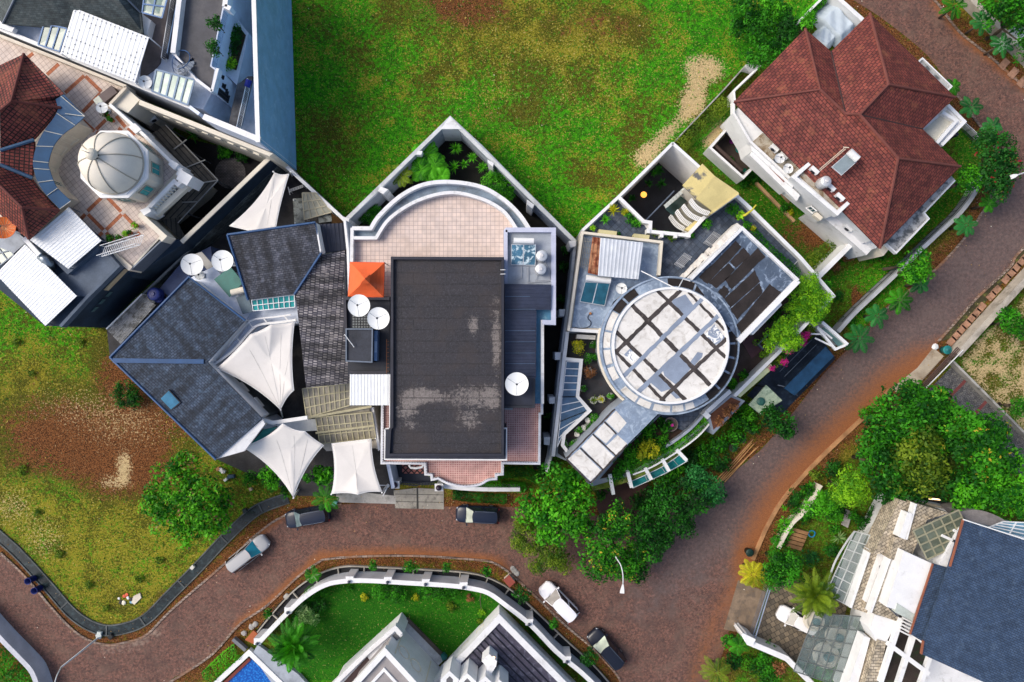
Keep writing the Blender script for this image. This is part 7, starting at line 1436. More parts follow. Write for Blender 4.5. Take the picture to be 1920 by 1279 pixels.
# ================================================================ vehicles
def car(label,px_,py_,ang,col,L=4.55,Wd=1.78,Hh_=1.68,hood=1.0,rails=True,ws=(.10,.14,.15),glz=(.012,.016,.022),name='parked_car',cat='car'):
    c=W(px_,py_,Hh_*.8); t=thing(name,label,cat,(c.x,c.y,.012),'cars parked along the brick road',R(ang)); k=L/4.6; hw=Wd/2
    paint=bpy.data.materials.get('car_paint_%.2f_%.2f'%(col[0],col[2]))
    if not paint:
        paint,t_,b_=newmat('car_paint_%.2f_%.2f'%(col[0],col[2])); b_.inputs['Base Color'].default_value=(*col,1); b_.inputs['Roughness'].default_value=.38; b_.inputs['Coat Weight'].default_value=.25; b_.inputs['Coat Roughness'].default_value=.15; b_.inputs['Specular IOR Level'].default_value=.35; b_.inputs['Metallic'].default_value=0
    b=MB(); st=[]; NX=28; f0=-L/2
    for i in range(NX+1):
        u=i/NX; x=-L/2+L*u; e=abs(x)/(L/2); s=1-.34*max(0,(e-.72)/.28)**2.4 - (.05 if x>0 else 0)*e
        belt=1.0 if x<L*.25 else 1.0-.24*((x-L*.25)/(L*.25))**1.6; low=.24+.12*max(0,(e-.85)/.15)
        if e>.985: belt-=.12; 
        w_=hw*s; st.append([(x,-w_*.90,low),(x,-w_,low+.22),(x,-w_*1.0,.72 if belt>.8 else .6),(x,-w_*.955,belt-.05),(x,-w_*.80,belt+.015),(x,-w_*.4,belt+.045),(x,0,belt+.055),(x,w_*.4,belt+.045),(x,w_*.80,belt+.015),(x,w_*.955,belt-.05),(x,w_*1.0,.72 if belt>.8 else .6),(x,w_,low+.22),(x,w_*.90,low)])
    n=13
    for s_ in st: b.v+=s_
    for i in range(NX):
        for j in range(n-1): b.f.append((i*n+j,(i+1)*n+j,(i+1)*n+j+1,i*n+j+1))
        b.f.append((i*n+n-1,(i+1)*n+n-1,(i+1)*n,i*n))
    b.f.append(tuple(range(n))); b.f.append(tuple(NX*n+j for j in range(n))[::-1])
    at=tuple(t.location)
    def bl(mb,nm,mt,sm=False,par=None):
        v=np.array(mb.v); me=bpy.data.meshes.new(nm); me.from_pydata(v.tolist(),[],mb.f); me.materials.append(mt); me.update()
        bm=bmesh.new(); bm.from_mesh(me); bmesh.ops.recalc_face_normals(bm,faces=bm.faces[:]); bm.to_mesh(me); bm.free()
        if sm: me.shade_smooth()
        o=bpy.data.objects.new(nm,me); C.objects.link(o); o.parent=par or t; return o
    bl(b,'body',paint,True)
    xb,xt,rt_,rb_=L*.265*hood,L*.085,-L*.43,-L*.480; zb,zt=.99,Hh_; wb,wt_=hw*.93,hw*.68
    Bp=[(xb,wb*.93),(rb_,wb*.93)]; 
    cab=MB(); bs=[(xb,-wb,zb),(xb,wb,zb),(rb_,wb,zb),(rb_,-wb,zb)]; tp_=[(xt,-wt_,zt-.03),(xt,wt_,zt-.03),(rt_,wt_,zt-.05),(rt_,-wt_,zt-.05)]
    for i in range(4): j=(i+1)%4; cab.poly([bs[i],bs[j],tp_[j],tp_[i]])
    bl(cab,'cabin_frame',paint)
    def pane(nm,a,b_,c_,d_,inset_,mat,bulge=.0):
        P=[Vector(q) for q in (a,b_,c_,d_)]; ce=sum(P,Vector())/4; nn=(P[1]-P[0]).cross(P[3]-P[0]).normalized(); o_=Vector((ce.x*.6,ce.y,0)); 
        if nn.dot(o_)<0: nn=-nn
        m=MB(); m.poly([p+(ce-p)*inset_+nn*.015 for p in P]); return bl(m,nm,mat)
    gw=GLASS('windscreen_%.2f'%ws[0],ws,.06); gs_=GLASS('car_side_glass',glz,.06)
    pane('windscreen',bs[0],bs[1],tp_[1],tp_[0],.06,gw); pane('rear_window',bs[3],bs[2],tp_[2],tp_[3],.1,gs_)
    for s in (-1,1):
        xm=(xt+rt_)/2
        for (x0,x1,X0,X1) in ((xb,(xb+rb_)/2,xt,xm),((xb+rb_)/2,rb_,xm,rt_)): pane('side_window',(x0-.08,s*wb,zb+.02),(x1+.06,s*wb,zb+.02),(X1+.06,s*wt_,zt-.06),(X0-.05,s*wt_,zt-.06),.05,gs_)
    r_=MB(); NN=8
    for i in range(NN+1):
        x=xt+(rt_-xt)*i/NN
        for j in range(7):
            v=-1+2*j/6; s_=i/NN*2-1; y=wt_*v*(1.04-.13*abs(s_)**3); xx=x+(.12*(1-v*v)*(1 if i<4 else -1)*abs(s_)); r_.v.append((xx,y,zt+.045*(1-v*v)-.03*s_*s_))
    for i in range(NN):
        for j in range(6): q=i*7+j; r_.f.append((q,q+1,q+8,q+7))
    bl(r_,'roof',paint,True)
    if rails:
        for s in (-1,1): bl(MB().tube([(xt-.15,s*wt_*.93,zt+.02),(xt-.25,s*wt_*.93,zt+.07),(rt_+.25,s*wt_*.93,zt+.06),(rt_+.12,s*wt_*.93,zt)],.02,5),'roof_rail',gmetal)
        for k_ in range(3): bl(MB().tube([(xt-.2,(k_-1)*.3,zt+.025),(rt_+.2,(k_-1)*.3,zt+.022)],.013,4),'roof_crease',paint)
    for s in (-1,1):
        bl(MB().box((xb-.12,s*(hw+.10),1.03),(.13,.22,.13)),'mirror',paint); bl(MB().box((L*.44,s*hw*.62,.70),(.34,.34,.14),s*-.5),'headlight',M('headlight_lens',(.6,.65,.7),.15,.02)); bl(MB().box((-L*.475,s*hw*.76,.92),(.16,.18,.34),s*.4),'tail_light',M('tail_red',(.35,.01,.01),.3))
    for x in (L*.31,-L*.30):
        for s in (-1,1):
            q=Matrix.Rotation(R(90),3,'X'); w_=bl(MB().lathe([(.2,-.1),(.30,-.11),(.33,-.07),(.33,.07),(.30,.11),(.2,.1)],(x,s*(hw-.10),.33),20,q),'wheel',M('tyre',(.012,.012,.013),.9,.1))
            bl(MB().lathe([(.001,-.1),(.2,-.105),(.2,.105),(.001,.1)],(x,s*(hw-.10),.33),12,q),'rim',metal,par=w_)
    bl(MB().box((-L*.49,0,.45),(.12,Wd*.78,.2)),'bumper',paint); bl(MB().box((L*.485,0,.42),(.10,Wd*.62,.2)),'grille',dark)
    bl(MB().bar((xb+.05,-.1,1.06),(xb-.1,.45,1.12),.02,.02),'wiper',dark)
    return t
dk=(.006,.012,.032)
car('dark navy car beside the drain, nose toward the silver car',573,972,190,dk,4.6,1.85,1.72)
car('silver grey car parked along the drain kerb',461,1041,38,(.42,.42,.43),4.75,1.72,1.75,ws=(.01,.16,.22))
car('dark blue car parked alone in front of the flat roof house',895,968,177.5,dk,4.5,1.78,1.72,ws=(.30,.33,.28))
car('white car parked under the curved wall near the street lamp',1048,1132,134,(.80,.80,.84),4.7,1.82,1.6,rails=False,ws=(.16,.15,.14))
car('black car parked behind the white one at the bottom',1138,1221,132,(.008,.011,.022),4.55,1.86,1.75,ws=(.33,.38,.30))
car('white car on the checkered forecourt half hidden by the palm',1497,1166,153,(.78,.78,.80),4.2,1.72,1.45,rails=False,ws=(.05,.05,.05))
cvm=M('grey_cover_cloth',(.46,.54,.62),.7,.05)
def covered(label,px_,py_,ang,L,Wd,Hh_,mid):
    c=W(px_,py_,Hh_*.7); g=seed(px_,py_); o=[]; b=MB(); NX,NY=34,20
    for i in range(NX+1):
        for j in range(NY+1):
            u=i/NX*2-1; v=j/NY*2-1; r=(abs(u)**5+abs(v)**5); z=Hh_*(1-.97*min(1,max(0,(max(abs(u),abs(v))-.80)/.20))**1.5)
            z*=(1 if abs(u)<mid else 1-.36*min(1,(abs(u)-mid)/.25)); z+=.05*math.sin(u*9+v*5)+.04*math.sin(v*13-u*4)*(abs(v))
            ang_=math.atan2(v,u); fx=1+.02*math.sin(ang_*14); x=u*L/2*fx*(1-.05*v*v); y=v*Wd/2*fx*(1-.10*u*u)
            b.v.append((x,y,max(.02,z)))
    for i in range(NX):
        for j in range(NY): q=i*(NY+1)+j; b.f.append((q,q+NY+1,q+NY+2,q+1))
    m=Matrix.Rotation(R(ang),3,'Z'); b.v=[tuple(m@Vector(v)+Vector((c.x,c.y,0))) for v in b.v]; return tag(b.build('covered_vehicle',cvm,smooth=True),label,'vehicle','vehicles under grey covers')
covered('large car under a loose grey cover beside the red roof notch',1568,44,-48,4.9,2.35,1.65,.5); covered('smaller vehicle under a grey cover in front of the covered car',1547,70,-42,2.3,1.9,1.2,.6)
# street lamps
def lamp(label,pts,head,base,gr='street lamps along the brick road'):
    b0=W(*base,0); t=thing('street_lamp',label,'street lamp',tuple(b0),gr); P=[W(*p) for p in pts]; pr=cr([tuple(p) for p in P],4)
    MB().tube([b0,(b0.x,b0.y,.5),(P[0].x,P[0].y,P[0].z)],.11,8,.07).build('pole',M('lamp_pole_paint',(.62,.64,.66),.5),t,True); MB().tube(pr,.06,7,.045).build('arm',M('lamp_pole_paint',(.62,.64,.66)),t,True)
    h0,h1=P[-1],W(*head); d=(h1-h0); d.z=0; d.normalize(); s=Vector((-d.y,d.x,0)); b=MB(); q=[h0-s*.06,h1-s*.17,h1+d*.32-s*.20,h1+d*.32+s*.20,h1+s*.17,h0+s*.06]; b.slab([Vector((p.x,p.y,h0.z+.05)) for p in q],t=.14); b.build('lamp_head',whitec,t)
lamp('tall lamp at the bottom left curve leaning arm over the road',[(115,1251,6.2),(109,1262,7.0),(104,1275,7.5),(101,1292,7.8)],(100,1310,7.8),(187,1194))
lamp('tall lamp rising from the dark trees with its arm over the white car road',[(1156,1047,6.6),(1164,1060,7.2),(1168,1078,7.6),(1168,1096,7.7)],(1167,1106,7.7),(1138,1009)); lamp('lamp arm reaching in from the right edge beside the red flowering tree',[(1995,300,6.8),(1960,310,7.2),(1925,322,7.4),(1908,328,7.5)],(1902,330,7.5),(1893,333))
# small things
for x,y,l in ((58,1087,'upper of two dark blue plastic barrels by the drain at the left'),(70,1105,'lower of two dark blue plastic barrels by the drain at the left')):
    c=W(x,y,.5); t=thing('plastic_barrel',l,'barrel',(c.x,c.y,0),'blue barrels by the drain'); MB().lathe([(.001,0),(.30,0),(.33,.2),(.33,.9),(.36,.92),(.36,1.0),(.31,1.0),(.29,.3),(.001,.28)],(c.x,c.y,0),20).build('body',M('barrel_blue',(.004,.012,.13),.45),t,True)
t=thing('plastic_bin','black round bin at the road edge near the yellow palm','bin',tuple(W(1403,1034,0))); c=W(1403,1034,.4); MB().lathe([(.001,0),(.3,0),(.38,.8),(.42,.82),(.42,.88),(.3,.94),(.001,.97)],(c.x,c.y,0),20).build('body',M('bin_dark',(.006,.03,.025),.5),t,True)
g=seed(7,7); tp2=[(.75,.75,.72),(.6,.1,.05),(.02,.02,.02),(.7,.7,.75),(.15,.35,.5),(.8,.75,.6)]
for k in range(9):
    x,y=236+g.uniform(-14,12),1124+g.uniform(-10,8); stone('trash_bag','heap of white, red and black trash on the left lot near the drain corner',x,y,.14+.05*(k%3),0,M('litter_%d'%(k%6),tp2[k%6],.7),'trash','trash heap on the left lot')
tag(MB().prism([(250,1118),(262,1112),(265,1121),(252,1134),(246,1130)],.12,.0).build('cardboard_sheet',M('litter_card',(.62,.56,.45),.9)),'pale crumpled sheet beside the litter heap on the left lot','sheet')
for x,y,w_,h_,c_,l in ((628,943,.55,.4,(.15,.42,.36),'pale green utility box by the drain end below the five cornered sail'),(187,1190,.7,.45,(.55,.6,.58),'white and green utility box at the foot of the bottom left lamp'),(209,1193,.5,.4,(.02,.02,.02),'small black drain cover right of the bottom left lamp'),(362,1063,.45,.35,(.6,.58,.52),'pale square slab beside the drain bend under the lot tree'),(417,882,.3,.7,(.7,.7,.68),'white scrap standing in the weeds left of the sail house'),(424,899,.4,.25,(.7,.72,.72),'white ring shaped scrap in the weeds below the standing one'),(460,957,.45,.4,(.03,.04,.04),'small dark box in the weeds beside the drain'),(434,893,.7,.35,(.03,.07,.12),'dark blue scrap in the weeds beside the white ring'),(471,917,.3,.3,(.6,.45,.3),'small tan block in the weeds near the sail corner'),(410,879,.4,.35,(.35,.17,.08),'brown block in the weeds next to the standing scrap')):
    c=W(x,y,.1); tag(MB().box((c.x,c.y,.15),(w_,h_,.3),R(g.uniform(0,90))).box((c.x,c.y,.32),(w_*.8,h_*.8,.05),R(20)).build('utility_box' if 'box' in l else ('drain_cover' if 'cover' in l else 'scrap'),M('box_%d'%x,c_,.7)),l,'box' if 'box' in l else ('cover' if 'cover' in l else 'scrap'))
t=thing('mailbox','small house shaped box with a rusty red roof on the verge by the road bend','box',tuple(W(956,1088,0))); b=MB(); c=W(955,1088,.5); b.box((c.x,c.y,.35),(.7,.9,.7),R(40)).build('body',cream,t); MB().box((c.x,c.y,.78),(.8,1.0,.12),R(40),ry=R(10)).build('roof',M('rust_roof',(.30,.07,.05),.8),t)
for k,(x,y) in enumerate(((965,1070),(969,1075),(961,1066),(458,1187),(472,1175),(479,1170),(537,1118))): stone('boulder',('rough stones piled on the verge where the kerb bends to the white car' if k<3 else 'pale stones on the verge beside the terracotta slab' if k<6 else 'single white stone on the orange verge below the road bend'),x,y,.3,0,conc,'stone','verge stones' if k<6 else None)
# ================================================================ trees and plants
T=tree
T('broadleaf_tree','big bright green tree at the road edge between the balcony house and the round roof','tree',[(1045,925,6.4,2.7),(1003,948,5.6,2.0),(1085,960,5.8,2.2),(1035,985,5.2,2.0),(1075,905,5.6,1.6),(1095,995,4.8,1.4)],'bright',.32,.8,1.,th=.22)
T('willow_tree','feathery olive green tree drooping over the road below the big bright tree','tree',[(992,1010,4.2,1.9),(1030,1035,4.0,1.8),(985,985,4.4,1.3),(1052,1052,3.0,1.2),(1010,1060,2.8,1.1)],'olive',.17,.6,.9)
T('broadleaf_tree','tall tree with yellow tipped leaves behind the curved street lamp','tree',[(1135,1010,5.2,2.2),(1160,975,5.4,1.9),(1118,1055,4.2,1.8),(1160,1060,3.8,1.9),(1190,1040,3.6,1.6)],'yt',.24,.65)
T('broadleaf_tree','dark green tree over the road right of the street lamp','tree',[(1220,1020,3.6,1.9),(1205,985,4.6,1.9),(1245,1000,3.4,1.4),(1192,1072,2.8,1.3)],'dark',.24,.6)
T('broadleaf_tree','dark glossy tree on the road side of the round roof house front garden','tree',[(1262,960,4.0,2.2),(1298,935,3.8,2.0),(1240,930,4.0,1.5),(1285,985,3.0,1.3)],'dark',.24,.6)
T('broadleaf_tree','dark leafy tree nearest the lower ends of the bamboo poles','tree',[(1328,915,3.4,1.7),(1340,935,2.8,1.0),(1300,900,3.6,1.4)],'teal',.24,.55)
T('broadleaf_tree','large bushy tree with pinkish tips standing alone on the left lot','tree',[(330,905,4.6,2.4),(378,935,4.8,2.6),(322,965,4.0,2.2),(398,975,3.6,1.9),(288,945,3.4,1.4),(355,1000,3.2,1.5),(350,870,3.8,1.5),(418,940,3.2,1.3)],'pinkish',.30,.6,.9,th=.2)
for a in (('large green tree overhanging the orange dust of the road at the grove corner',[(1690,775,6.2,2.8),(1655,800,5.6,2.2),(1720,750,5.4,1.8)],'mid'),
 ('green tree with yellow leaves beside the sliding gate at the top of the grove',[(1735,770,5.8,2.2),(1760,755,5.0,1.6),(1700,735,4.6,1.3)],'yt'),
 ('olive and tan tree in the middle of the right hand grove',[(1715,850,6.4,2.8),(1740,885,5.8,2.2),(1690,880,5.4,1.9)],'olive'),
 ('bright green tree with a yellowish top at the right of the grove',[(1820,820,7.0,2.8),(1850,860,6.6,2.6),(1790,790,6.0,2.0),(1860,800,5.4,1.8)],'yt'),
 ('vivid green tree at the far right edge of the grove above the stone clad house',[(1850,920,6.2,2.6),(1890,890,6.0,2.6),(1810,935,5.6,1.9),(1905,940,5.4,1.8)],'bright'),
 ('mid green tree at the lower left of the grove beside the lime bush',[(1650,870,5.4,2.4),(1630,840,5.0,2.0),(1665,910,4.6,1.8)],'mid'),
 ('shadowy tree filling the grove behind the stone terraces',[(1700,925,4.6,2.2),(1780,905,4.6,2.0),(1750,835,4.6,2.0)],'dark')): T('broadleaf_tree',a[0],'tree',a[1],a[2],.31,.8,1.,'grove of trees at the right')
T('round_tree','rounded yellow green tree between the road kerb and the grove','tree',[(1592,908,4.6,1.9),(1575,925,4.2,1.4),(1610,925,4.0,1.3)],'lime',.17,.55); T('round_tree','bright green tree beside the curved retaining wall and timber steps','tree',[(1545,945,3.8,1.6),(1525,955,3.4,1.0),(1560,965,3.2,1.1)],'bright',.19,.5)
T('flowering_tree','dark green tree dotted with red flowers at the inner road bend, right edge','tree',[(1865,285,5.0,2.2),(1880,320,4.8,1.9),(1850,330,4.4,1.6),(1850,262,4.2,1.3),(1868,355,4.0,1.3)],'flower',.24,.55)
T('round_tree','round bright green tree left of the red flowering tree','tree',[(1816,338,4.2,1.45)],'bright',.2,.45); T('round_tree','round bright green tree growing over the roadside wall below the red roof','tree',[(1718,500,4.6,1.75),(1712,512,4.2,1.2)],'bright',.22,.5)
T('broadleaf_tree','dark broadleaf tree overhanging the road beside the pale green pavilion','tree',[(1462,795,3.6,1.5),(1445,780,3.6,1.3),(1475,805,3.0,1.0)],'dark',.24,.5); 
T('lime_tree','bright lime tree right behind the pink bougainvillea','tree',[(1465,618,6.6,1.55),(1482,640,6.2,1.2),(1450,638,6.0,1.2)],'lime',.18,.45,z0=3.0); T('lime_tree','broad yellow green tree in the outer corner of the round roof house garden','tree',[(1510,555,7.0,1.7),(1535,572,6.8,1.4),(1500,582,6.4,1.3),(1525,592,6.2,1.1),(1518,532,6.2,1.1)],'lime',.16,.45,z0=3.0)
T('broadleaf_tree','mid green tree on the gravel plot at the right edge','tree',[(1895,605,3.2,1.4),(1912,620,3.0,1.1),(1890,590,3.0,.8)],'mid',.22,.45); T('broadleaf_tree','small green tree at the right edge below the gravel plot','tree',[(1908,762,2.6,1.0)],'mid',.2,.4)
T('broadleaf_tree','dense dark tree behind the verge wall in the top right corner','tree',[(1870,8,4.4,2.2),(1905,20,4.2,1.8),(1925,90,3.6,1.4),(1905,40,3.4,1.2)],'mid',.24,.6)
for a in (('leafy bush mass at the top of the lawn with white blossom',[(1395,20,3.0,2.0),(1420,55,2.8,1.7),(1385,55,2.4,1.2)],'mid'),('pale leaved bush at the upper edge between lawn and dark palms',[(1450,15,3.0,1.6),(1440,45,2.6,1.3)],'bright'),('dark bush beside the thin white wall at the top',[(1475,55,2.6,1.3),(1460,80,2.2,1.2)],'dark'),('deep green bush mass hugging the left corner of the red roof',[(1440,100,2.4,1.5),(1415,110,2.0,1.2),(1470,92,2.2,1.1)],'mid'),('small green tree against the thin white wall by the grey cover',[(1512,42,3.4,.9),(1522,32,3.2,.7)],'bright')): T('garden_bush',a[0],'bush',a[1],a[2],.2,.5,1.,'bushes at the top of the lawn')
T('lot_bush','low dark bush on the bare soil of the left lot','bush',[(238,738,1.0,1.5,.7),(252,752,.8,.9,.5)],'dark',.16,.4); T('lot_bush','low leafy bush on the soil by the corner of the slate roof','bush',[(470,898,.9,.8,.5)],'mid',.16,.3); T('broad_bush','pale green grassy bush between the slate house and the weeds','bush',[(505,890,1.6,1.15),(515,905,1.3,.9)],'bright',.22,.4)
T('broadleaf_tree','bright broad leaved tree between the two lower sails','tree',[(608,893,3.0,1.15),(600,885,2.8,.8)],'bright',.34,.4); shrub('leafy shrub left of the bright tree between the sails',577,896,.55,0,'mid',1.2)
shrub('green shrub at the drain end below the five cornered sail',540,922,.8,0,'mid',1.0)
# palms
for k,(x,y,s,l) in enumerate(((1791,11,1.25,'street palm highest up at the top edge beside the brick road'),(1843,41,1.25,'street palm second from the top right corner'),(1879,82,1.25,'street palm beside the small white gate canopy'),(1788,162,.85,'small palm half under the red roof eave'),(1821,201,1.15,'palm opposite the white balcony of the red roofed house'),(1862,237,1.0,'palm just above the red flowering tree'),
  (1855,382,.95,'small palm below the red flowering tree'),(1812,422,1.2,'palm beside the curved roadside wall'),(1725,532,1.1,'palm under the round bright tree'),(1687,563,1.4,'palm with splayed fronds over the road, middle of the wall row'),(1645,592,1.25,'palm second from the entrance portal'),(1612,634,1.5,'largest palm right beside the entrance portal'))):
    palm(l,x,y,2.6,s*1.3,7+k%2,'teal' if k%3 else 'mid',.36*s,'street palms',.38,5,36,20,.10,.10,a0=k*.7)
palm('palm at the road edge above the dark navy car',610,936,2.8,1.75,9,'mid',.45,None,.42,5,40,17,.09,.11)
palm('large date palm beside the pool with browning outer fronds',551,1212,3.8,3.5,40,'mid',.52,None,.42,-5,78,34,.09,.26,lean=(565,1195)); palm('large feathery date palm over the white car in the forecourt',1528,1115,4.4,3.3,40,'olive',.5,None,.42,-5,76,34,.09,.26)
palm('yellowing palm at the corner of the stone driveway',1413,1077,3.0,1.9,12,'yellow',.5,None,.45,5,50,17,.09,.13)
palm('tall dark palm left in the back garden of the curved terrace',752,325,3.2,1.55,13,'olive',.4,'back garden palms',.4,5,65,14,.09,z_:=.12) if False else palm('tall browning palm left in the back garden of the curved terrace',752,328,3.2,1.55,14,'olive',.4,'back garden palms',.4,5,65,14,.09)
for x,y,s,l in ((800,290,1.7,'highest of the broad fan palms under the garden wall point'),(812,312,1.6,'middle broad palm crowding the curved parapet'),(790,318,1.3,'lower left broad palm next to the browning one'),(828,330,1.0,'small palm touching the curved parapet in the middle')): palm(l,x,y,3.0,s*1.15,13,'bright',.5,'back garden palms',.4,0,60,18,.12)
for x,y,s,l in ((855,279,.85,'round spiky plant closest to the wall point'),(852,314,.85,'round spiky plant in the centre of the back garden'),(905,314,.75,'spiky plant right by the wall pier in the back garden'),(886,296,.7,'dark spiky plant beside the curved back wall'),(870,308,.6,'small spiky plant between the two round ones')): spiky(l,x,y,1.6,s*1.1,60,'bright',.075,group='spiky plants in the back garden')
T('garden_bush','big dense bush against the right side of the curved terrace','bush',[(935,348,2.0,1.65,1.1),(948,362,1.8,1.2,.9)],'bright',.13,.4,1.1); T('garden_bush','fine leaved bush in the left pocket of the garden wall','bush',[(690,402,1.5,1.15,.8),(700,392,1.4,.8,.7)],'mid',.12,.35); 
for x,y,r,l in ((1060,470,.5,'weed clump at the dark gap by the plant room corner'),(1058,500,.6,'fern in the dark gap beside the plant room'),(1052,560,.5,'dark fern halfway down the narrow side gap'),(1030,780,.5,'ivy clump low in the narrow side gap'),(1022,880,.8,'bush at the lower end of the narrow side gap')): shrub(l,x,y,r,0,'dark',.6)
hedge('dark bushy hedge behind the parked dark blue car',[(848,930),(905,936),(950,938)],.9,.9,0,'dark',.16); hedge('white flecked climbing shrubs on the front wall of the balcony house',[(895,915),(940,912),(985,918)],.9,1.3,0,'mid',.16); hedge('dark planting right of the hedge under the bright tree',[(930,890),(985,885),(1010,900)],1.0,.8,0,'dark',.18)
for x,y,z,r,l in ((858,925,0,.5,'small conifer at the left end of the car hedge'),): shrub(l,x,y,r,z,'dark',1.)
# west garden of round house and terraces
PT=((1083,650,ZG,'yellow','bush',.55,'yellow and green plant in a square pot nearest the white ledge'),(1112,645,ZG,'mid','bush',.35,'low round pot of green by the west roof wall'),(1105,670,ZG,'mid','bush',.5,'round dark bush in a pot beside the ring roof'),(1103,697,ZG,'rust','bush',.5,'reddish pot plant below the dark bush'),(1092,728,ZG,'mid','bush',.3,'small green plant on the red paving of the west garden'),
 (1112,750,ZG,'olive','spiky',.55,'yellow green spiky plant in the middle of the west garden'),(1126,748,ZG,'yellow','spiky',.5,'bright yellow spiky plant beside the diagonal roof'),(1143,742,ZG,'bright','bush',.28,'round bowl of green leaves near the ring roof'),(1113,783,ZG,'bright','bush',.42,'light green fern pot beside the white cylinders'),(1103,798,ZG,'mid','bush',.32,'round green pot plant by the diagonal roof edge'),(1085,805,ZG,'bright','bush',.26,'small green pot between the white cylinders'),
 (1078,830,ZG,'bright','bush',.38,'square planter of bright leaves at the lower end of the west garden'),(1058,833,ZG,'bright','spiky',.55,'spiky palm plant at the corner of the glass canopy'))
for x,y,z,lf,kd,r,l in PT: pot_plant(l,x,y,z,r*1.3,lf,kd,pr=.3 if kd=='bush' and r<.4 else .34,ph=.4,square=(x in (1083,1103,1078)),L=r*1.3)
for x,y,l in ((1101,787,'uppermost white cylinder pot in the west garden'),(1093,801,'middle white cylinder pot in the west garden'),(1081,813,'lowest white cylinder pot in the west garden')): c=W(x,y,ZG); tag(MB().lathe([(.001,0),(.24,0),(.26,.6),(.2,.62),(.18,.5),(.001,.5)],c,18).build('garden_pot',pconc),l,'pot')
c=W(1256,795,ZL-.2); t=thing('round_planter','large round pot ring with a magenta flower in dark water','planter',tuple(c)); MB().lathe([(.001,.1),(.6,.1),(.62,.5),(.7,.5),(.68,0),(.001,0)],c,24).build('pot',M('pot_rust',(.25,.19,.17),.8),t); MB().lathe([(.001,.0),(.12,.05),(.16,.15),(.001,.12)],c+Vector((.1,-.05,.42)),8).build('flower',M('magenta',(.7,.02,.3),.6),t)
for x,y,z,r,lf,l in ((1150,395,TF,.9,'yellow','spreading yellow palm-like plant at the court wall corner'),(1135,412,TF,.7,'bright','long leaved plant below the yellow one near the west roof'),(1112,428,TF,.5,'lime','lime plant by the outer corner of the west roof')): spiky(l,x,y,z+.7,r,30,lf,.1,z,'plants at the tip of the slate terrace')
for x,y,r,lf,l in ((1182,408,.55,'mid','leafy bush row start along the court wall'),(1192,418,.5,'bright','bright bush with flowers next to the court wall step'),(1172,398,.4,'yellow','yellow leaved bush beside the court wall'),(1228,437,.35,'olive','small grass clump left under the court parapet'),(1260,443,.5,'olive','yellow grass clump in the middle under the court parapet'),(1247,438,.3,'mid','small dark clump between the court parapet piers'),(1278,444,.25,'dark','tiny dark clump right of the yellow grass clump'),(1298,441,.35,'mid','little bush right of the last court pier'),(1325,421,.6,'bright','round bright shrub beside the court wall corner'),
 (1375,393,.75,'mid','large dark shrub in the corner below the yellow roof'),(1400,422,.5,'bright','shrub at the head of the striped wing'),(1412,430,.4,'yellow','yellow flowered shrub at the upper wing corner'),(1160,438,.25,'mid','tiny bush between the two ochre hatches')): shrub(l,x,y,r,TF,lf,r*1.1,.15,'terrace shrubs of the round roof house')
hedge('narrow green planting between the striped wing and the boundary wall',[(1412,432),(1440,462),(1475,492),(1500,515)],.8,.7,TF-.2,'mid',.17); T('banana_plant','yellow long leaved plant leaning over the boundary wall','plant',[(1388,404,6.6,.35,.3)],'lime',.3,.2,z0=TF)
tag(MB().tube([W(1383,408,6.4),W(1398,403,7.0),W(1410,394,7.4),W(1418,384,7.6)],.16,6,.05).build('dry_frond',M('yellow_frond',(.55,.48,.05),.8)),'long bright yellow dry frond crossing the boundary wall','frond')
for x,y,r,lf,l in ((1432,598,.7,'dark','dark shrub between the wing and the lime tree'),(1450,585,.8,'mid','shrub above the lime tree near the wing corner'),(1500,610,.8,'dark','dark spiky shrub between the two lime trees'),(1490,600,.9,'mid','green shrub below the broad yellow green tree'),(1518,618,.5,'olive','reddish grass by the portal end of the garden'),(1462,662,.6,'mid','bush at the wall behind the bougainvillea'),(1445,672,.5,'mid','bush left of the bougainvillea wall'),(1395,705,.6,'mid','shrub at the lower wall of the round roof garden'),(1372,720,.6,'bright','lime shrub beside the brown planter box wall'),(1548,535,.7,'bright','shrub spilling over the outer garden corner')): shrub(l,x,y,r,3.0,lf,r*1.1,.16,'garden shrubs of the round roof house')
for x,y,l in ((1430,665,'upper left lime topiary ball by the wall'),(1442,667,'upper right lime topiary ball by the wall'),(1432,638,'lime topiary ball below the lime tree'),(1393,713,'lime topiary ball beside the ring roof'),(1418,642,'small dark topiary ball by the bed edge')): ball(l,x,y,.36,3.0,'lime','topiary balls of the round roof garden')
for x,y,r,l in ((1508,628,.55,'magenta bougainvillea beside the entrance portal'),(1505,640,.45,'orange and magenta bougainvillea below the first one'),(1478,656,.6,'magenta bougainvillea in the middle of the driveway wall'),(1470,680,.4,'lower magenta bougainvillea over the driveway wall'),(1447,690,.3,'pink bougainvillea sprig at the lower end of the driveway wall')): T('bougainvillea',l,'flowering shrub',[(x,y,4.6,r,.4)],'pink',.13,.25,.9,z0=3.0)
for x,y,r,l in ((1458,676,.7,'green stems under the lower bougainvillea'),(1495,640,.6,'green shrub between the bougainvilleas')): shrub(l,x,y,r,3.2,'olive',.9)
for x,y,r,lf,l in ((1245,800,.9,'mid','shrub below the diagonal slab edge'),(1215,805,1.0,'bright','bright shrub beside the diagonal roof'),(1210,840,1.3,'mid','leafy shrub with pale flowers in the front bed'),(1170,870,1.0,'mid','shrub at the lower side of the diagonal roof'),(1185,850,.9,'bright','bright shrub between the diagonal roof and the yellow bush'),(1155,890,.8,'mid','ivy clump with pale leaves by the first white fin'),(1245,830,1.0,'bright','bright shrub left of the clipped hedge strip')): shrub(l,x,y,r,ZL-.3,lf,r*.8,.2,'front bed shrubs of the round roof house')
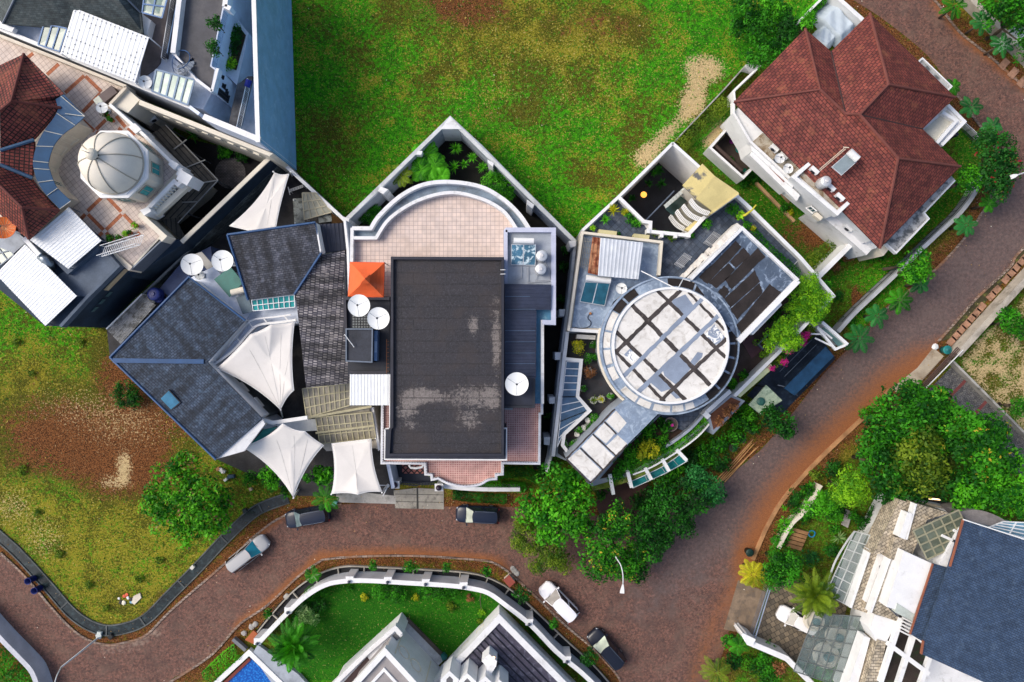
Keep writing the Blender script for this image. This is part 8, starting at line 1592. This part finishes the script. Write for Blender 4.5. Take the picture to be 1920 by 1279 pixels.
T('yellow_bush','yellow leaved bush in the front bed of the round roof house','bush',[(1218,842,4.6,1.1,.7),(1205,850,4.4,.6,.5)],'yellow',.2,.35,.8,z0=ZL-.3); T('rust_plant','rusty red and olive plants in the brown planter box','plant',[(1362,775,4.6,.5,.3),(1350,790,4.5,.5,.3),(1375,762,4.5,.45,.3)],'rust',.16,.25,z0=ZL+.6)
for x,y,r,lf,l in ((1110,915,.5,'olive','dry grass tuft at the tip of the diagonal roof'),(1125,925,.6,'mid','shrub below the tip of the diagonal roof'),(1268,880,1.1,'bright','feathery shrub below the last white fin'),(1250,905,1.3,'mid','palm-like shrub in the road side garden'),(1235,925,1.0,'dark','dark shrub left in the road side garden'),(1290,860,1.2,'dark','dark shrub by the dark pond strip'),(1320,855,1.2,'mid','glossy shrub in the middle of the road side garden'),(1345,830,1.1,'mid','shrub with yellow tips near the planter box'),(1350,865,1.2,'dark','dark broad shrub next to the bamboo poles'),(1375,820,1.0,'mid','shrub beside the round road side pots'),(1380,790,1.0,'mid','leafy shrub above the round road side pots'),(1400,775,1.0,'bright','bright shrub behind the pale green pavilion'),(1410,800,.9,'mid','shrub between pavilion and road'),(1300,885,1.2,'teal','broad leaved shrub under the glass strip'),(1205,935,1.3,'dark','dark shrub right of the round brown patio'),(1215,965,1.2,'mid','green shrub below the round brown patio'),(1140,905,.7,'mid','shrub at the left rim of the brown patio')): shrub(l,x,y,r,0,lf,1.6,.24,'road side shrubs of the round roof house',clump=.5)
for x,y,l in ((1388,822,'larger round pot by the bamboo poles'),(1372,838,'small round pot below the larger one'),(1407,805,'dark pot with leaves nearest the overhanging tree')): pot_plant(l,x,y,0,.35,'teal','bush',.42,.5,M('pot_dark_brown',(.09,.07,.06),.8),'round pots beside the road')
for x,y,r,lf,l in ((1235,320,.8,'dark','leafy plant at the upper wall of the dark court'),(1215,345,.7,'dark','plant above the glowing lamp in the dark court'),(1240,345,.8,'dark','broad leaved plant right in the dark court'),(1185,372,.7,'dark','plant at the left wall of the dark court'),(1225,325,.5,'mid','small fern at the back of the dark court')): spiky(l,x,y,1.2,r,18,lf,.18,0,'plants in the dark court')
# red roof house grounds
hedge('yellow green hedge between the pale dry strip and the gravel of the red roofed house',[(1276,272),(1322,229),(1366,186)],1.5,1.3,0,'olive',.17); hedge('leafy bank on the grass side of that yellow green hedge',[(1300,268),(1345,226)],.7,.7,0,'bright',.2)
hedge('tall yellow green hedge in the lower corner of the red roofed house garden',[(1520,500),(1560,465),(1588,440)],1.5,1.3,0,'olive',.2); hedge('dry tan hedge strip beside the tall yellow hedge',[(1500,488),(1530,455),(1548,432)],.6,.6,0,'yellow',.14) if False else None
for x,y,r,lf,l in ((1395,345,.5,'mid','ivy along the service yard wall foot'),(1415,325,.9,'mid','bush between the service yard and the ochre patio'),(1402,300,.5,'dark','dark bush in the service yard corner'),(1470,390,.6,'mid','bush at the lower end of the ochre patio'),(1482,398,.4,'yellow','yellow flowering bush beside the ochre patio'),(1370,300,.4,'mid','low ivy at the left foot of the service yard wall'),(1570,555,.6,'dark','dark bush by the outer garden corner on the grass'),(1590,600,.7,'bright','bright bush beside the roadside wall near the portal'),(1650,480,.6,'mid','bush under the lowest corner of the red roof'),(1565,500,.6,'rust','rust coloured bush by the white side wall'),(1590,480,.7,'rust','larger rust coloured bush near the tree trunk')): shrub(l,x,y,r,0,lf,r,.16,'shrubs round the red roofed house')
hedge('bright hedge beside the grey covered vehicles',[(1503,38),(1525,15),(1548,-6)],.9,1.6,0,'bright',.2); hedge('green strip of shrubs right of the covered car',[(1578,12),(1608,42)],.7,.7,0,'mid',.17)
T('tree_stump','leaning pale palm trunk on the grass beside the round tree','trunk',[(1672,503,.4,.15)],'dark',.1,.2) if False else tag(MB().tube([W(1655,505,.6),W(1690,500,1.6)],.18,8,.14).build('fallen_trunk',bark),'leaning pale trunk between the grass and the round bright tree','trunk')
for x,y,s,l in ((1480,60,1.2,'dark palm beside the bushes at the top of the lawn'),(1470,25,1.2,'dark palm closest to the thin white wall top')): palm(l,x,y,2.8,s,10,'dark',.4,'dark palms at the top',.4,0,55,14,.09)
# street side south
for x,y,r,l in ((502,1150,.5,'small round street shrub nearest the terracotta slab'),(699,1060,.55,'small round street tree left over the black trough'),(771,1062,.75,'leafy street tree in the middle over the black trough'),(837,1065,.55,'round street tree right of the middle one'),(913,1070,.6,'round street tree before the road bend box'),(1038,1170,.62,'round street tree beside the white car'),(979,1113,.95,'wider street tree beside the rusty roof box'),(1105,1232,.95,'wide street tree beside the black car')):
    T('street_tree',l,'tree',[(x,y,2.2,r)],'mid' if r<.9 else 'dark',.17,.28,1.,'street trees over the trough',th=.05)
palm('small palm growing at the bend of the black trough',585,1078,1.6,1.1,8,'mid',.4,None,.4,5,45,12,.09,.07)
for x,y,r,l in ((585,1112,1.0,'clipped ball shrub left inside the curved wall'),(608,1108,.75,'clipped ball shrub right inside the curved wall')): ball(l,x,y,r*.8,0,'mid','clipped balls inside the curved wall',ls=.1)
shrub('low dark shrubs below the clipped balls',598,1135,.9,0,'dark',.7,.14); T('variegated_bush','pale variegated bush above the date palm by the pool','bush',[(570,1148,1.0,1.0,.6),(585,1160,.9,.8,.5),(560,1165,.9,.7,.5)],'pale',.15,.35)
T('garden_bush','long dense bush along the curved wall on the lawn','bush',[(720,1108,.8,1.1,.5),(745,1112,.8,.9,.5)],'mid',.14,.35); T('garden_bush','second dense bush right of it along the curved wall','bush',[(800,1108,.8,.9,.5),(825,1112,.8,.9,.5),(848,1108,.8,.7,.4)],'mid',.14,.35)
for x,y,r,lf,l in ((683,1120,.45,'yellow','pale dry shrub beside the red soil patch'),(779,1120,.4,'yellow','orange yellow shrub between the two long bushes'),(845,1140,.6,'olive','feathery pale shrub on the lawn'),(882,1120,.5,'rust','rust and green shrub near the small white step'),(902,1148,.4,'lime','bright lime shrub at the foot of the slender trunk'),(655,1105,.4,'mid','green shrub above the red soil patch'),(900,1165,.4,'olive','yellowish shrub beside the house corner')): shrub(l,x,y,r,0,lf,r,.13,'lawn shrubs of the pool house')
tag(MB().tube([W(903,1105,.6),W(900,1125,1.2),W(903,1145,.3)],.06,6,.03).build('slender_trunk',bark),'slender bare trunk on the lawn inside the curved wall','trunk')
hedge('mixed green and red flowering shrubs on the verge at the bottom left of the pool',[(385,1275),(420,1240),(445,1222)],1.5,.8,0,'bright',.2); hedge('green shrubs in the bottom left corner behind the pale curved wall',[(-20,1235),(10,1262),(40,1300)],2.4,1.2,0,'mid',.24)
hedge('narrow lawn edge planting on the far side of the bottom house',[(965,1150),(1000,1190),(1060,1250)],.35,.2,0,'mid',.12)
# stone clad house garden
T('broadleaf_tree','dense dark green tree between the yellow palm and the date palm','tree',[(1470,1065,4.2,1.9),(1450,1080,3.8,1.4),(1485,1050,3.8,1.3),(1455,1045,3.6,1.2)],'mid',.2,.5)
for x,y,r,lf,l in ((1520,1045,.9,'teal','bluish green shrub on the lawn below the timber steps'),(1500,960,1.2,'mid','shrub on the outside of the curved retaining wall'),(1475,985,1.0,'bright','bright shrub between the kerb and the retaining wall'),(1460,1010,1.0,'mid','shrub lower between the kerb and the retaining wall'),(1450,1035,.8,'olive','yellowish shrub above the yellow palm'),(1490,935,1.0,'dark','dark shrub beside the dusty kerb'),(1515,920,1.0,'mid','green shrub higher beside the dusty kerb'),(1560,880,1.1,'dark','dark shrub between the kerb and the rounded yellow tree'),(1530,890,.8,'olive','light shrub right at the dusty kerb'),(1618,975,1.2,'dark','dark fern mass left of the stone terraces'),(1640,960,1.0,'dark','dark shrub against the first stone terrace'),(1600,965,.7,'mid','shrub beside the stone bench'),(1560,990,.6,'mid','low shrub on the lawn near the agave'),(1560,1030,.9,'dark','dark shrub below the variegated agave'),(1575,960,.6,'dark','dark shrub above the stone bench')): shrub(l,x,y,r,0,lf,1.2,.2,'shrubs in the stone clad house garden',clump=.42)
spiky('variegated agave with long pale leaves on the lawn near the glass canopy',1572,1008,.7,1.15,26,'pale',.12); spiky('spiky green rosette in the dark ferns by the stone terrace',1640,985,.6,.8,26,'mid',.08); spiky('small spiky rosette at the dusty kerb',1470,953,.5,.6,20,'bright',.07)
palm('green palm low at the bottom beside the white stepped wall',1385,1210,2.2,1.4,12,'mid',.4,'bottom garden palms',.4,0,55,14,.09); palm('palm with long fronds in the bottom corner by the road',1345,1262,2.6,2.0,12,'olive',.5,'bottom garden palms',.4,0,55,16,.09)
ball('round bright spiky ball shrub in the bottom garden',1398,1243,.75,0,'bright')
for x,y,r,lf,l in ((1425,1240,1.3,'mid','dark green shrub mass right in the bottom garden'),(1440,1212,.8,'bright','bright shrub under the white stepped wall'),(1365,1200,.7,'mid','shrub between the stone driveway and the bottom garden'),(1440,1270,1.2,'mid','shrub at the bottom edge left of the white wall'),(1375,1240,1.0,'dark','dark shrub between the bottom palms'),(1460,1255,.8,'rust','rust coloured shrub by the white wall at the bottom')): shrub(l,x,y,r,0,lf,1.2,.2,'shrubs in the bottom garden',clump=.42)
# verge planting and gravel plot
g=seed(11,3)
for x,y,r,l in ((1625,775,.8,'yellow flecked shrub on the dusty kerb at the grove corner'),(1650,760,.9,'leafy shrub with dry leaves at the ramp end'),(1700,728,.9,'yellow tipped shrub beside the sliding gate'),(1725,740,.7,'small shrub over the paved car park corner')): shrub(l,x,y,r,0,'yt',1.2,.22,'shrubs by the sliding gate',clump=.4)
WP={(30,640):'highest up at the left edge',(60,700):'just above the bare soil, left',(150,640):'below the corner of the navy annex',(330,760):'on the soil under the roof skylight',(40,880):'left of the bare soil',(110,1040):'near the two blue barrels',(165,1095):'above the lower left drain bend',(300,1050):'under the large lot tree',(200,1140):'closest to the drain corner',(70,960):'in the pale grass at the left edge',(260,1085):'just above the trash heap'}
for x,y,r in ((30,640,.5),(60,700,.4),(150,640,.4),(330,760,.4),(40,880,.6),(110,1040,.5),(165,1095,.5),(300,1050,.5),(200,1140,.4),(70,960,.4),(260,1085,.5)): shrub('weed clump '+WP[(x,y)]+' on the left lot',x,y,r,0,'olive',.35,.13,'weed clumps on the left lot','weed_clump','weed')
